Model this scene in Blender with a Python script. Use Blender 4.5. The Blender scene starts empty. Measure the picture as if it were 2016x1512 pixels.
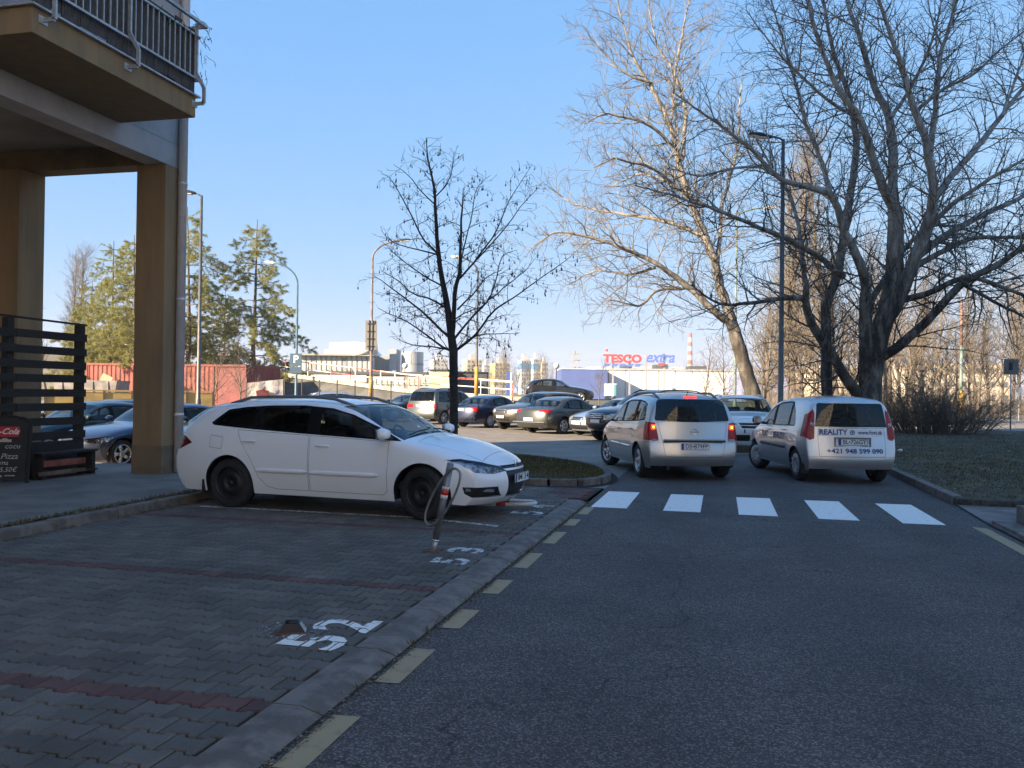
import bpy, bmesh, math, random, numpy as np
from mathutils import Vector, Matrix
from mathutils.bvhtree import BVHTree
R = math.radians
scene = bpy.context.scene
COL = scene.collection

# ------------------------------------------------------------------ camera, sky, sun, exposure
cam_data = bpy.data.cameras.new("camera")
cam = bpy.data.objects.new("camera", cam_data)
COL.objects.link(cam)
cam_data.sensor_width = 36.0
cam_data.lens = 36.0 * 1700.0 / 2016.0
cam_data.clip_start = 0.05
cam_data.clip_end = 6000.0
CAM_H = 1.6
cam.matrix_world = (Matrix.Translation((0, 0, CAM_H)) @ Matrix.Rotation(R(13.6), 4, 'Z')
                    @ Matrix.Rotation(R(90.0) + math.atan(15.0 / 1700.0), 4, 'X') @ Matrix.Rotation(R(0.75), 4, 'Z'))
scene.camera = cam

SUN_EL, SUN_AZ = 22.0, 42.0           # light travels towards (sin az, cos az)
world = bpy.data.worlds.new("World")
scene.world = world
world.use_nodes = True
wn, wl = world.node_tree.nodes, world.node_tree.links
sky = wn.new('ShaderNodeTexSky')
sky.sky_type = 'NISHITA'
sky.sun_disc = False
sky.sun_elevation = R(SUN_EL)
sky.sun_rotation = R(180.0 + SUN_AZ)   # the side the light comes from
sky.altitude = 130.0
sky.air_density = 0.85
sky.dust_density = 0.3
sky.ozone_density = 3.2
bg = wn['Background']
bg.inputs['Strength'].default_value = 0.13
# sky colours toned to even out from horizon to zenith: one response curve for each colour, the same all round
sepc = wn.new('ShaderNodeSeparateColor')
comb = wn.new('ShaderNodeCombineColor')
wl.new(sky.outputs[0], sepc.inputs[0])
for k, (expo, gain) in enumerate(((0.65, 0.56), (0.34, 0.975), (0.09, 1.97))):
    pw = wn.new('ShaderNodeMath'); pw.operation = 'POWER'; pw.inputs[1].default_value = expo
    ml = wn.new('ShaderNodeMath'); ml.operation = 'MULTIPLY'; ml.inputs[1].default_value = gain
    wl.new(sepc.outputs[k], pw.inputs[0]); wl.new(pw.outputs[0], ml.inputs[0]); wl.new(ml.outputs[0], comb.inputs[k])
wl.new(comb.outputs[0], bg.inputs['Color'])

sun_data = bpy.data.lights.new("sun", 'SUN')
sun_data.energy = 5.0
sun_data.angle = R(0.5)
sun_data.color = (1.0, 0.80, 0.56)
sun = bpy.data.objects.new("sun", sun_data)
COL.objects.link(sun)
_d = Vector((math.sin(R(SUN_AZ)) * math.cos(R(SUN_EL)), math.cos(R(SUN_AZ)) * math.cos(R(SUN_EL)), -math.sin(R(SUN_EL))))
sun.rotation_euler = _d.to_track_quat('-Z', 'Y').to_euler()

vs = scene.view_settings
vs.view_transform = 'Standard'
vs.look = 'None'
vs.exposure = 1.80
vs.gamma = 1.0
vs.use_curve_mapping = False
scene.cycles.max_bounces = 8
scene.cycles.transparent_max_bounces = 24
scene.cycles.caustics_reflective = False
scene.cycles.caustics_refractive = False
scene.cycles.use_denoising = True
# ------------------------------------------------------------------ helpers
def empty(name, loc=(0, 0, 0), rz=0.0):
    o = bpy.data.objects.new(name, None)
    COL.objects.link(o)
    o.location = loc
    o.rotation_euler = (0, 0, rz)
    o.empty_display_size = 0.2
    return o

def tag(o, label=None, cat=None, group=None, kind=None):
    if label: o['label'] = label
    if cat: o['category'] = cat
    if group: o['group'] = group
    if kind: o['kind'] = kind
    return o

def link(name, me, mat=None, parent=None, loc=None, rot=None):
    o = bpy.data.objects.new(name, me)
    COL.objects.link(o)
    if mat is not None and not me.materials:
        me.materials.append(mat)
    if parent is not None: o.parent = parent
    if loc is not None: o.location = loc
    if rot is not None: o.rotation_euler = rot
    return o

class MB:
    """collects simple shapes into one mesh"""
    def __init__(s): s.v = []; s.f = []
    def add(s, vs, fs):
        n = len(s.v); s.v += [tuple(p) for p in vs]; s.f += [tuple(i + n for i in f) for f in fs]; return s
    def box(s, c, d, rz=0.0, M=None):
        x, y, z = d[0] / 2, d[1] / 2, d[2] / 2
        vs = [Vector(p) for p in ((-x,-y,-z),(x,-y,-z),(x,y,-z),(-x,y,-z),(-x,-y,z),(x,-y,z),(x,y,z),(-x,y,z))]
        if rz: vs = [Matrix.Rotation(rz, 3, 'Z') @ p for p in vs]
        if M is not None: vs = [M @ p for p in vs]
        vs = [p + Vector(c) for p in vs]
        return s.add(vs, [(3,2,1,0),(4,5,6,7),(0,1,5,4),(1,2,6,5),(2,3,7,6),(3,0,4,7)])
    def bar(s, a, b, w, h=None, up=(0, 0, 1)):
        a, b = Vector(a), Vector(b); h = h or w
        t = (b - a).normalized(); u = Vector(up)
        if abs(t.dot(u)) > 0.98: u = Vector((0, 1, 0))
        r = t.cross(u).normalized(); u = r.cross(t).normalized()
        vs = []
        for p in (a, b):
            for (i, j) in ((-1,-1),(1,-1),(1,1),(-1,1)): vs.append(p + r * i * w / 2 + u * j * h / 2)
        return s.add(vs, [(3,2,1,0),(4,5,6,7),(0,1,5,4),(1,2,6,5),(2,3,7,6),(3,0,4,7)])
    def tube(s, pts, rad, k=8, closed=False, caps=True):
        pts = [Vector(p) for p in pts]; n = len(pts)
        if not hasattr(rad, '__len__'): rad = [rad] * n
        ring = []; prev = None
        for i, p in enumerate(pts):
            if closed: t = (pts[(i + 1) % n] - pts[i - 1])
            else: t = pts[min(i + 1, n - 1)] - pts[max(i - 1, 0)]
            t.normalize()
            if prev is None:
                u = Vector((0, 0, 1)) if abs(t.z) < 0.9 else Vector((1, 0, 0))
            else: u = prev
            r = t.cross(u).normalized(); u = r.cross(t).normalized(); prev = u
            ring.append([p + (r * math.cos(2*math.pi*j/k) + u * math.sin(2*math.pi*j/k)) * rad[i] for j in range(k)])
        vs = [q for rr in ring for q in rr]; fs = []
        for i in range(n if closed else n - 1):
            a, b = i * k, ((i + 1) % n) * k
            for j in range(k): fs.append((a + j, a + (j + 1) % k, b + (j + 1) % k, b + j))
        if caps and not closed:
            fs.append(tuple(range(k))[::-1]); fs.append(tuple((n - 1) * k + j for j in range(k)))
        return s.add(vs, fs)
    def lathe(s, prof, k=24, axis='Z', c=(0, 0, 0), M=None):
        vs = []; fs = []
        for (r, h) in prof:
            for j in range(k):
                a = 2 * math.pi * j / k
                p = Vector((r * math.cos(a), r * math.sin(a), h))
                if axis == 'Y': p = Vector((p.x, p.z, p.y))
                if axis == 'X': p = Vector((p.z, p.x, p.y))
                if M is not None: p = M @ p
                vs.append(p + Vector(c))
        for i in range(len(prof) - 1):
            for j in range(k):
                q = (i*k + j, i*k + (j+1) % k, (i+1)*k + (j+1) % k, (i+1)*k + j)
                fs.append(q if axis != 'Y' else q[::-1])
        return s.add(vs, fs)
    def prism(s, poly, z0, z1, M=None):
        n = len(poly)
        vs = [Vector((p[0], p[1], z0)) for p in poly] + [Vector((p[0], p[1], z1)) for p in poly]
        if M is not None: vs = [M @ p for p in vs]
        fs = [tuple(range(n))[::-1], tuple(range(n, 2*n))] + [(i, (i+1) % n, n + (i+1) % n, n + i) for i in range(n)]
        return s.add(vs, fs)
    def mesh(s, name, mat=None, smooth=False):
        me = bpy.data.meshes.new(name)
        me.from_pydata([tuple(p) for p in s.v], [], s.f)
        if mat is not None: me.materials.append(mat)
        if smooth: me.shade_smooth()
        me.update()
        return me
    def build(s, name, mat, parent=None, smooth=False, loc=None, rot=None, bevel=0.0):
        me = s.mesh(name, mat, False)
        if bevel:
            bm = bmesh.new(); bm.from_mesh(me)
            bmesh.ops.recalc_face_normals(bm, faces=bm.faces)
            bmesh.ops.bevel(bm, geom=list(bm.edges), offset=bevel, segments=2, affect='EDGES', profile=0.6, clamp_overlap=True)
            bm.to_mesh(me); bm.free()
        if smooth: me.shade_smooth()
        return link(name, me, None, parent, loc, rot)

def fast_mesh(name, V, F, mat, smooth=False):
    """V (n,3), F (m,k) arrays with k vertices for each face"""
    V = np.asarray(V, np.float32); F = np.asarray(F, np.int32)
    me = bpy.data.meshes.new(name)
    me.vertices.add(len(V)); me.vertices.foreach_set('co', V.ravel())
    m, k = F.shape
    me.loops.add(m * k); me.loops.foreach_set('vertex_index', F.ravel())
    me.polygons.add(m); me.polygons.foreach_set('loop_start', np.arange(0, m * k, k, dtype=np.int32))
    me.update(calc_edges=True)
    if mat is not None: me.materials.append(mat)
    if smooth: me.shade_smooth()
    else: me.shade_flat()
    return me

_text_cache = {}
def text_mesh(body, size=1.0, align='CENTER', shear=0.0, bold=0.0, extrude=0.0):
    cu = bpy.data.curves.new('lettering', 'FONT')
    cu.body = body; cu.size = size; cu.align_x = align; cu.align_y = 'CENTER'
    cu.shear = shear; cu.offset = bold; cu.extrude = extrude; cu.resolution_u = 3
    ob = bpy.data.objects.new('lettering', cu)
    me = bpy.data.meshes.new_from_object(ob)
    bpy.data.objects.remove(ob); bpy.data.curves.remove(cu)
    return me

# ------------------------------------------------------------------ materials
def new_mat(name):
    m = bpy.data.materials.new(name); m.use_nodes = True
    return m, m.node_tree.nodes, m.node_tree.links, m.node_tree.nodes['Principled BSDF']

def mat(name, col, rough=0.6, metal=0.0, spec=0.5, var=0.0, scale=6.0, bump=0.0, bscale=40.0, coat=0.0, emit=None, estr=0.0, col2=None, detail=5.0, stretch=(1, 1, 1), sat_lo=0.42, sat_hi=0.58):
    m, n, l, b = new_mat(name)
    c = tuple(col) + (1.0,)
    b.inputs['Base Color'].default_value = c
    b.inputs['Roughness'].default_value = rough
    b.inputs['Metallic'].default_value = metal
    b.inputs['Specular IOR Level'].default_value = spec
    b.inputs['Coat Weight'].default_value = coat
    b.inputs['Coat Roughness'].default_value = 0.04
    if emit:
        b.inputs['Emission Color'].default_value = tuple(emit) + (1.0,)
        b.inputs['Emission Strength'].default_value = estr
    if var or col2 or bump:
        tc = n.new('ShaderNodeTexCoord'); mp = n.new('ShaderNodeMapping')
        mp.inputs['Scale'].default_value = stretch
        l.new(tc.outputs['Object'], mp.inputs['Vector'])
    if var or col2:
        nz = n.new('ShaderNodeTexNoise'); nz.inputs['Scale'].default_value = scale; nz.inputs['Detail'].default_value = detail
        nz.inputs['Roughness'].default_value = 0.65
        l.new(mp.outputs[0], nz.inputs['Vector'])
        rp = n.new('ShaderNodeValToRGB')
        rp.color_ramp.elements[0].position = sat_lo; rp.color_ramp.elements[1].position = sat_hi
        if col2: lo, hi = tuple(col2), tuple(col)
        else:
            lo = tuple(v * (1 - var) for v in col); hi = tuple(min(1, v * (1 + var)) for v in col)
        rp.color_ramp.elements[0].color = lo + (1,); rp.color_ramp.elements[1].color = hi + (1,)
        l.new(nz.outputs['Fac'], rp.inputs['Fac']); l.new(rp.outputs['Color'], b.inputs['Base Color'])
    if bump:
        n2 = n.new('ShaderNodeTexNoise'); n2.inputs['Scale'].default_value = bscale; n2.inputs['Detail'].default_value = 6
        l.new(mp.outputs[0], n2.inputs['Vector'])
        bp = n.new('ShaderNodeBump'); bp.inputs['Strength'].default_value = bump; bp.inputs['Distance'].default_value = 0.02
        l.new(n2.outputs['Fac'], bp.inputs['Height']); l.new(bp.outputs['Normal'], b.inputs['Normal'])
    return m

def glass_mat(name, tint, ior=1.5, rough=0.0):
    m, n, l, b = new_mat(name)
    n.remove(b)
    out = n['Material Output']
    tr = n.new('ShaderNodeBsdfTransparent'); tr.inputs['Color'].default_value = tuple(tint) + (1,)
    gl = n.new('ShaderNodeBsdfGlossy'); gl.inputs['Roughness'].default_value = rough; gl.inputs['Color'].default_value = (0.95, 0.95, 0.95, 1)
    fr = n.new('ShaderNodeFresnel'); fr.inputs['IOR'].default_value = ior
    mx = n.new('ShaderNodeMixShader')
    l.new(fr.outputs[0], mx.inputs['Fac']); l.new(tr.outputs[0], mx.inputs[1]); l.new(gl.outputs[0], mx.inputs[2])
    l.new(mx.outputs[0], out.inputs['Surface'])
    return m

def paint_mat(name, col, metal=0.0, rough=0.35, dirt=0.12):
    m, n, l, b = new_mat(name)
    b.inputs['Roughness'].default_value = rough; b.inputs['Metallic'].default_value = metal
    b.inputs['Coat Weight'].default_value = 0.9; b.inputs['Coat Roughness'].default_value = 0.05
    tc = n.new('ShaderNodeTexCoord')
    nz = n.new('ShaderNodeTexNoise'); nz.inputs['Scale'].default_value = 3.0; nz.inputs['Detail'].default_value = 8; nz.inputs['Roughness'].default_value = 0.7
    l.new(tc.outputs['Object'], nz.inputs['Vector'])
    sep = n.new('ShaderNodeSeparateXYZ'); l.new(tc.outputs['Object'], sep.inputs[0])
    # road dirt thrown up on the lower flanks
    mr = n.new('ShaderNodeMapRange'); mr.inputs['From Min'].default_value = 0.75; mr.inputs['From Max'].default_value = 0.2
    l.new(sep.outputs['Z'], mr.inputs['Value'])
    mu = n.new('ShaderNodeMath'); mu.operation = 'MULTIPLY'; l.new(nz.outputs['Fac'], mu.inputs[0]); l.new(mr.outputs[0], mu.inputs[1])
    mu2 = n.new('ShaderNodeMath'); mu2.operation = 'MULTIPLY_ADD'; mu2.inputs[1].default_value = dirt * 5; mu2.inputs[2].default_value = dirt * 0.15
    l.new(mu.outputs[0], mu2.inputs[0])
    mx = n.new('ShaderNodeMix'); mx.data_type = 'RGBA'; mx.clamp_factor = True
    mx.inputs['A'].default_value = tuple(col) + (1,); mx.inputs['B'].default_value = (0.13, 0.115, 0.095, 1)
    l.new(mu2.outputs[0], mx.inputs['Factor']); l.new(mx.outputs['Result'], b.inputs['Base Color'])
    ra = n.new('ShaderNodeMath'); ra.operation = 'MULTIPLY_ADD'; ra.inputs[1].default_value = 0.5; ra.inputs[2].default_value = 0.04
    l.new(mu2.outputs[0], ra.inputs[0]); l.new(ra.outputs[0], b.inputs['Coat Roughness'])
    return m

M = {}
def mats():
    M['black'] = mat('black_plastic', (0.012, 0.012, 0.013), 0.55)
    M['rubber'] = mat('tyre_rubber', (0.018, 0.018, 0.019), 0.85, var=0.25, scale=20)
    M['dark_int'] = mat('dark_interior', (0.02, 0.02, 0.022), 0.8)
    M['cloth'] = mat('seat_cloth', (0.05, 0.05, 0.052), 0.9)
    M['beige'] = mat('beige_interior', (0.35, 0.31, 0.24), 0.8)
    M['chrome'] = mat('chrome', (0.8, 0.8, 0.8), 0.12, metal=1.0)
    M['alloy'] = mat('alloy', (0.55, 0.55, 0.56), 0.32, metal=0.9)
    M['steelblack'] = mat('black_steel', (0.02, 0.02, 0.022), 0.5, metal=0.3)
    M['hubcap'] = mat('grey_hubcap', (0.38, 0.38, 0.39), 0.45, metal=0.3)
    M['glass'] = glass_mat('car_glass', (0.55, 0.62, 0.60))
    M['tint'] = glass_mat('tinted_glass', (0.20, 0.23, 0.23))
    M['lens'] = glass_mat('lamp_lens', (0.86, 0.88, 0.9))
    M['reflector'] = mat('lamp_reflector', (0.66, 0.68, 0.72), 0.25, metal=0.35, col2=(.12, .13, .15), scale=11, detail=2)
    M['amber'] = mat('amber_lens', (0.75, 0.28, 0.05), 0.2, coat=0.5)
    M['red'] = mat('red_lens', (0.32, 0.006, 0.008), 0.22, spec=.35, coat=0.15, var=.25, scale=30)
    M['redlit'] = mat('lit_brake_lens', (0.6, 0.03, 0.01), 0.2, emit=(1.0, 0.045, 0.015), estr=0.9)
    M['redcore'] = mat('lit_brake_core', (0.7, 0.2, 0.02), 0.2, emit=(1.0, 0.30, 0.03), estr=2.2)
    M['darkred'] = mat('smoked_red_lens', (0.10, 0.006, 0.008), 0.12, coat=0.6)
    M['clearlens'] = mat('clear_lens', (0.42, 0.44, 0.46), 0.15, metal=.4, coat=0.6, var=.4, scale=16)
    M['plate'] = mat('plate_white', (0.72, 0.72, 0.70), 0.4)
    M['plateblue'] = mat('plate_blue', (0.02, 0.05, 0.30), 0.4)
    M['ink'] = mat('black_ink', (0.012, 0.012, 0.014), 0.5)
    M['blueink'] = mat('navy_lettering', (0.02, 0.035, 0.16), 0.45)
    M['white'] = mat('white_vinyl', (0.75, 0.75, 0.76), 0.4)
    M['trim'] = mat('window_rubber', (0.004, 0.004, 0.0045), 0.6, spec=0.15)
    M['gap'] = mat('painted_gap', (0.01, 0.01, 0.01), 0.9)  # black stands in for the shade between body panels
mats()
def pchip(xs, ys, q):
    xs = np.asarray(xs, float); ys = np.asarray(ys, float); h = np.diff(xs); d = np.diff(ys) / h
    m = np.zeros_like(xs); m[0], m[-1] = d[0], d[-1]
    for i in range(1, len(xs) - 1):
        if d[i-1] * d[i] > 0:
            w1, w2 = 2*h[i] + h[i-1], h[i] + 2*h[i-1]
            m[i] = (w1 + w2) / (w1 / d[i-1] + w2 / d[i])
    q = np.clip(np.asarray(q, float), xs[0], xs[-1])
    k = np.clip(np.searchsorted(xs, q, side='right') - 1, 0, len(h) - 1)
    t = (q - xs[k]) / h[k]
    return ((1+2*t)*(1-t)**2*ys[k] + t*(1-t)**2*h[k]*m[k] + t*t*(3-2*t)*ys[k+1] + t*t*(t-1)*h[k]*m[k+1])

def inset_poly(p, d):
    n = len(p)
    a = sum(p[i][0]*p[(i+1) % n][1] - p[(i+1) % n][0]*p[i][1] for i in range(n))
    sg = 1 if a > 0 else -1
    ln = []
    for i in range(n):
        (x0, y0), (x1, y1) = p[i], p[(i+1) % n]
        L = math.hypot(x1-x0, y1-y0) or 1e-9
        nx, ny = -(y1-y0)/L*sg, (x1-x0)/L*sg
        ln.append((nx, ny, nx*(x0+nx*d) + ny*(y0+ny*d)))
    out = []
    for i in range(n):
        a1, b1, c1 = ln[i-1]; a2, b2, c2 = ln[i]
        det = a1*b2 - a2*b1
        if abs(det) < 1e-4: out.append((p[i][0]+a2*d, p[i][1]+b2*d))
        else: out.append(((c1*b2-c2*b1)/det, (a1*c2-a2*c1)/det))
    return out

def clip_x(p, x0, x1):
    def half(p, x, keep):
        out = []
        for i in range(len(p)):
            a, b = p[i-1], p[i]
            ia, ib = keep(a[0], x), keep(b[0], x)
            if ia != ib:
                t = (x-a[0])/(b[0]-a[0]); out.append((x, a[1]+t*(b[1]-a[1])))
            if ib: out.append(b)
        return out
    p = half(p, x0, lambda v, x: v >= x)
    return half(p, x1, lambda v, x: v <= x)

def in_poly(p, x, y):
    c = False; j = len(p) - 1
    for i in range(len(p)):
        if (p[i][1] > y) != (p[j][1] > y) and x < (p[j][0]-p[i][0])*(y-p[i][1])/(p[j][1]-p[i][1]) + p[i][0]: c = not c
        j = i
    return c

# ------------------------------------------------------------------ ground, paving, kerbs, markings
PAVE_Z = 0.03
WALK_Z = 0.12
RAMP_CAR_Z = 1.0
rng = np.random.default_rng(7)
random.seed(7)

def asphalt_mat(name, base, warm=(1, 1, 1), grain=110.0, contrast=1.0, tracks=False):
    m, n, l, b = new_mat(name)
    tc = n.new('ShaderNodeTexCoord')
    vo = n.new('ShaderNodeTexVoronoi'); vo.inputs['Scale'].default_value = grain
    n1 = n.new('ShaderNodeTexNoise'); n1.inputs['Scale'].default_value = 0.7; n1.inputs['Detail'].default_value = 8; n1.inputs['Roughness'].default_value = .7
    n2 = n.new('ShaderNodeTexNoise'); n2.inputs['Scale'].default_value = grain*1.6; n2.inputs['Detail'].default_value = 3
    for t in (vo, n1, n2): l.new(tc.outputs['Object'], t.inputs['Vector'])
    sep = n.new('ShaderNodeSeparateColor'); l.new(vo.outputs['Color'], sep.inputs[0])
    r1 = n.new('ShaderNodeValToRGB')
    e = r1.color_ramp.elements
    e[0].position = 0.0; e[0].color = tuple(base*0.55*w for w in warm) + (1,)
    e[1].position = 1.0; e[1].color = tuple(base*(1.0 + 1.1*contrast)*w for w in warm) + (1,)
    k = e.new(0.62); k.color = tuple(base*0.95*w for w in warm) + (1,)
    l.new(sep.outputs[0], r1.inputs['Fac'])
    mp = n.new('ShaderNodeMapRange'); mp.inputs['From Min'].default_value = .3; mp.inputs['From Max'].default_value = .7
    mp.inputs['To Min'].default_value = .72; mp.inputs['To Max'].default_value = 1.28
    l.new(n1.outputs['Fac'], mp.inputs['Value'])
    mx = n.new('ShaderNodeMix'); mx.data_type = 'RGBA'; mx.blend_type = 'MULTIPLY'; mx.inputs['Factor'].default_value = 1
    l.new(r1.outputs['Color'], mx.inputs['A']); l.new(mp.outputs[0], mx.inputs['B'])
    last = mx.outputs['Result']
    if tracks:
        def mul(sock, fac):
            q = n.new('ShaderNodeMix'); q.data_type = 'RGBA'; q.blend_type = 'MULTIPLY'; q.inputs['Factor'].default_value = 1
            l.new(sock, q.inputs['A']); l.new(fac, q.inputs['B']); return q.outputs['Result']
        sx = n.new('ShaderNodeSeparateXYZ'); l.new(tc.outputs['Object'], sx.inputs[0])
        # bands polished by wheels along the lane
        w1 = n.new('ShaderNodeMath'); w1.operation = 'MULTIPLY_ADD'; w1.inputs[1].default_value = 3.9; w1.inputs[2].default_value = .6; l.new(sx.outputs['X'], w1.inputs[0])
        w2 = n.new('ShaderNodeMath'); w2.operation = 'SINE'; l.new(w1.outputs[0], w2.inputs[0])
        w3 = n.new('ShaderNodeMapRange'); w3.inputs['From Min'].default_value = -1; w3.inputs['To Min'].default_value = .93; w3.inputs['To Max'].default_value = 1.07; l.new(w2.outputs[0], w3.inputs['Value'])
        last = mul(last, w3.outputs[0])
        # oil spots
        ns = n.new('ShaderNodeTexNoise'); ns.inputs['Scale'].default_value = 1.9; ns.inputs['Detail'].default_value = 4; l.new(tc.outputs['Object'], ns.inputs['Vector'])
        s1 = n.new('ShaderNodeMapRange'); s1.inputs['From Min'].default_value = .66; s1.inputs['From Max'].default_value = .74; s1.inputs['To Min'].default_value = 1.0; s1.inputs['To Max'].default_value = .62; l.new(ns.outputs['Fac'], s1.inputs['Value'])
        last = mul(last, s1.outputs[0])
        # hairline cracks
        wp = n.new('ShaderNodeTexNoise'); wp.inputs['Scale'].default_value = 1.6; wp.inputs['Detail'].default_value = 5; l.new(tc.outputs['Object'], wp.inputs['Vector'])
        va = n.new('ShaderNodeVectorMath'); va.operation = 'MULTIPLY_ADD'; va.inputs[1].default_value = (.9, .9, .9); l.new(wp.outputs['Color'], va.inputs[0]); l.new(tc.outputs['Object'], va.inputs[2])
        cr = n.new('ShaderNodeTexVoronoi'); cr.feature = 'DISTANCE_TO_EDGE'; cr.inputs['Scale'].default_value = .33; l.new(va.outputs[0], cr.inputs['Vector'])
        c1 = n.new('ShaderNodeMapRange'); c1.inputs['From Min'].default_value = .0008; c1.inputs['From Max'].default_value = .0035; c1.inputs['To Min'].default_value = .45; c1.inputs['To Max'].default_value = 1.0; l.new(cr.outputs['Distance'], c1.inputs['Value'])
        last = mul(last, c1.outputs[0])
    l.new(last, b.inputs['Base Color'])
    b.inputs['Roughness'].default_value = .82; b.inputs['Specular IOR Level'].default_value = .35
    ad = n.new('ShaderNodeMath'); ad.operation = 'ADD'; l.new(vo.outputs['Distance'], ad.inputs[0]); l.new(n2.outputs['Fac'], ad.inputs[1])
    bp = n.new('ShaderNodeBump'); bp.inputs['Strength'].default_value = .55; bp.inputs['Distance'].default_value = .006
    l.new(ad.outputs[0], bp.inputs['Height']); l.new(bp.outputs['Normal'], b.inputs['Normal'])
    return m

def paver_mat(name, base, per_object):
    m, n, l, b = new_mat(name)
    tc = n.new('ShaderNodeTexCoord')
    geo = n.new('ShaderNodeNewGeometry')
    src = (n.new('ShaderNodeObjectInfo').outputs['Random'] if per_object else geo.outputs['Random Per Island'])
    rp = n.new('ShaderNodeValToRGB'); e = rp.color_ramp.elements
    e[0].color = tuple(v*.80 for v in base) + (1,); e[1].color = tuple(v*1.18 for v in base) + (1,)
    k = e.new(.5); k.color = tuple(base) + (1,)
    l.new(src, rp.inputs['Fac'])
    nz = n.new('ShaderNodeTexNoise'); nz.inputs['Scale'].default_value = 1.3; nz.inputs['Detail'].default_value = 7; nz.inputs['Roughness'].default_value = .7
    n3 = n.new('ShaderNodeTexNoise'); n3.inputs['Scale'].default_value = 160; n3.inputs['Detail'].default_value = 4
    l.new(geo.outputs['Position'], nz.inputs['Vector']); l.new(geo.outputs['Position'], n3.inputs['Vector'])
    mp = n.new('ShaderNodeMapRange'); mp.inputs['From Min'].default_value = .3; mp.inputs['From Max'].default_value = .7; mp.inputs['To Min'].default_value = .72; mp.inputs['To Max'].default_value = 1.22
    l.new(nz.outputs['Fac'], mp.inputs['Value'])
    m2 = n.new('ShaderNodeMapRange'); m2.inputs['From Min'].default_value = .3; m2.inputs['From Max'].default_value = .7; m2.inputs['To Min'].default_value = .75; m2.inputs['To Max'].default_value = 1.25
    l.new(n3.outputs['Fac'], m2.inputs['Value'])
    ml = n.new('ShaderNodeMath'); ml.operation = 'MULTIPLY'; l.new(mp.outputs[0], ml.inputs[0]); l.new(m2.outputs[0], ml.inputs[1])
    mx = n.new('ShaderNodeMix'); mx.data_type = 'RGBA'; mx.blend_type = 'MULTIPLY'; mx.inputs['Factor'].default_value = 1
    l.new(rp.outputs['Color'], mx.inputs['A']); l.new(ml.outputs[0], mx.inputs['B']); l.new(mx.outputs['Result'], b.inputs['Base Color'])
    b.inputs['Roughness'].default_value = .85; b.inputs['Specular IOR Level'].default_value = .3
    bp = n.new('ShaderNodeBump'); bp.inputs['Strength'].default_value = .35; bp.inputs['Distance'].default_value = .004
    l.new(n3.outputs['Fac'], bp.inputs['Height']); l.new(bp.outputs['Normal'], b.inputs['Normal'])
    return m

def worn_paint(name, col, under, wear=.5, scale=14):
    m = mat(name, col, .7, col2=under, scale=scale, detail=8, sat_lo=.5-.13+wear*.06-.08, sat_hi=.5-.06+wear*.06-.02, bump=.3, bscale=200)
    return m

M['asphalt'] = asphalt_mat('asphalt', .064, (1.22, 1.03, .94), 110, 1.5, True)
M['lot'] = asphalt_mat('lot_asphalt', .21, (1.14, 1.0, .84), 60, .4)
M['terrain'] = mat('winter_ground', (.13, .115, .065), .95, col2=(.07, .075, .035), scale=.35, detail=9, sat_lo=.4, sat_hi=.6)
M['soil'] = mat('soil', (.055, .048, .036), .95, var=.4, scale=9, bump=.6, bscale=60)
M['lawn'] = mat('lawn_soil', (.105, .083, .047), .95, col2=(.05, .043, .025), scale=1.6, detail=9, bump=.6, bscale=50)
M['concrete'] = mat('concrete', (.21, .205, .195), .85, var=.22, scale=3.5, detail=9, bump=.3, bscale=90)
M['kerbstone'] = mat('kerb_concrete', (.152, .126, .108), .85, var=.28, scale=5, detail=9, bump=.35, bscale=120)
M['walk'] = mat('walk_concrete', (.178, .148, .122), .85, var=.2, scale=1.2, detail=10, bump=.25, bscale=140)
M['sand'] = mat('joint_sand', (.014, .013, .011), .95, var=.4, scale=12)
M['paver'] = paver_mat('grey_paver', (.122, .106, .09), True)
M['paver_i'] = paver_mat('grey_paver_far', (.122, .106, .09), False)
M['paver_red'] = paver_mat('red_paver', (.115, .058, .05), True)
M['paver_red_i'] = paver_mat('red_paver_far', (.115, .058, .05), False)
M['white_line'] = worn_paint('road_white', (.86, .81, .74), (.50, .46, .42), .2)
M['white_worn'] = worn_paint('worn_white', (.72, .70, .67), (.13, .115, .10), 2.0, 16)
M['yellow_line'] = worn_paint('faded_yellow', (.36, .265, .14), (.22, .17, .11), .5, 10)

def sheet(name, poly, z, m, kind='structure', parent=None):
    me = bpy.data.meshes.new(name)
    me.from_pydata([(x, y, z) for x, y in poly], [], [tuple(range(len(poly)))])
    o = link(name, me, m, parent)
    if kind: o['kind'] = kind
    return o
def rect(x0, y0, x1, y1): return [(x0, y0), (x1, y0), (x1, y1), (x0, y1)]

sheet('terrain', [(1500*math.cos(2*math.pi*k/48), 1500*math.sin(2*math.pi*k/48)) for k in range(48)], -.32, M['terrain'])
sheet('road', rect(-1.86, -14, 12, 24), 0.0, M['asphalt'])
def lot_ground():
    # the lot dips a little behind the building
    xs = [-60, -20, -10.6, -9.0, -1.86, 12, 16]; ys = [14.4, 22, 24, 27, 49]
    zz = lambda x, y: -.2 if (x < -10 and y < 23) else (-.1 if (x < -10 and y < 25) else .001)
    vs = [(x, y, zz(x, y)) for y in ys for x in xs]; n = len(xs)
    fs = [(j*n+i, j*n+i+1, (j+1)*n+i+1, (j+1)*n+i) for j in range(len(ys)-1) for i in range(n-1) if not (xs[i] >= -1.86 and ys[j+1] <= 24) and not (xs[i] >= 12 and ys[j] < 27)]
    o = MB().add(vs, fs).build('road', M['lot']); o['kind'] = 'structure'
lot_ground()

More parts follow.
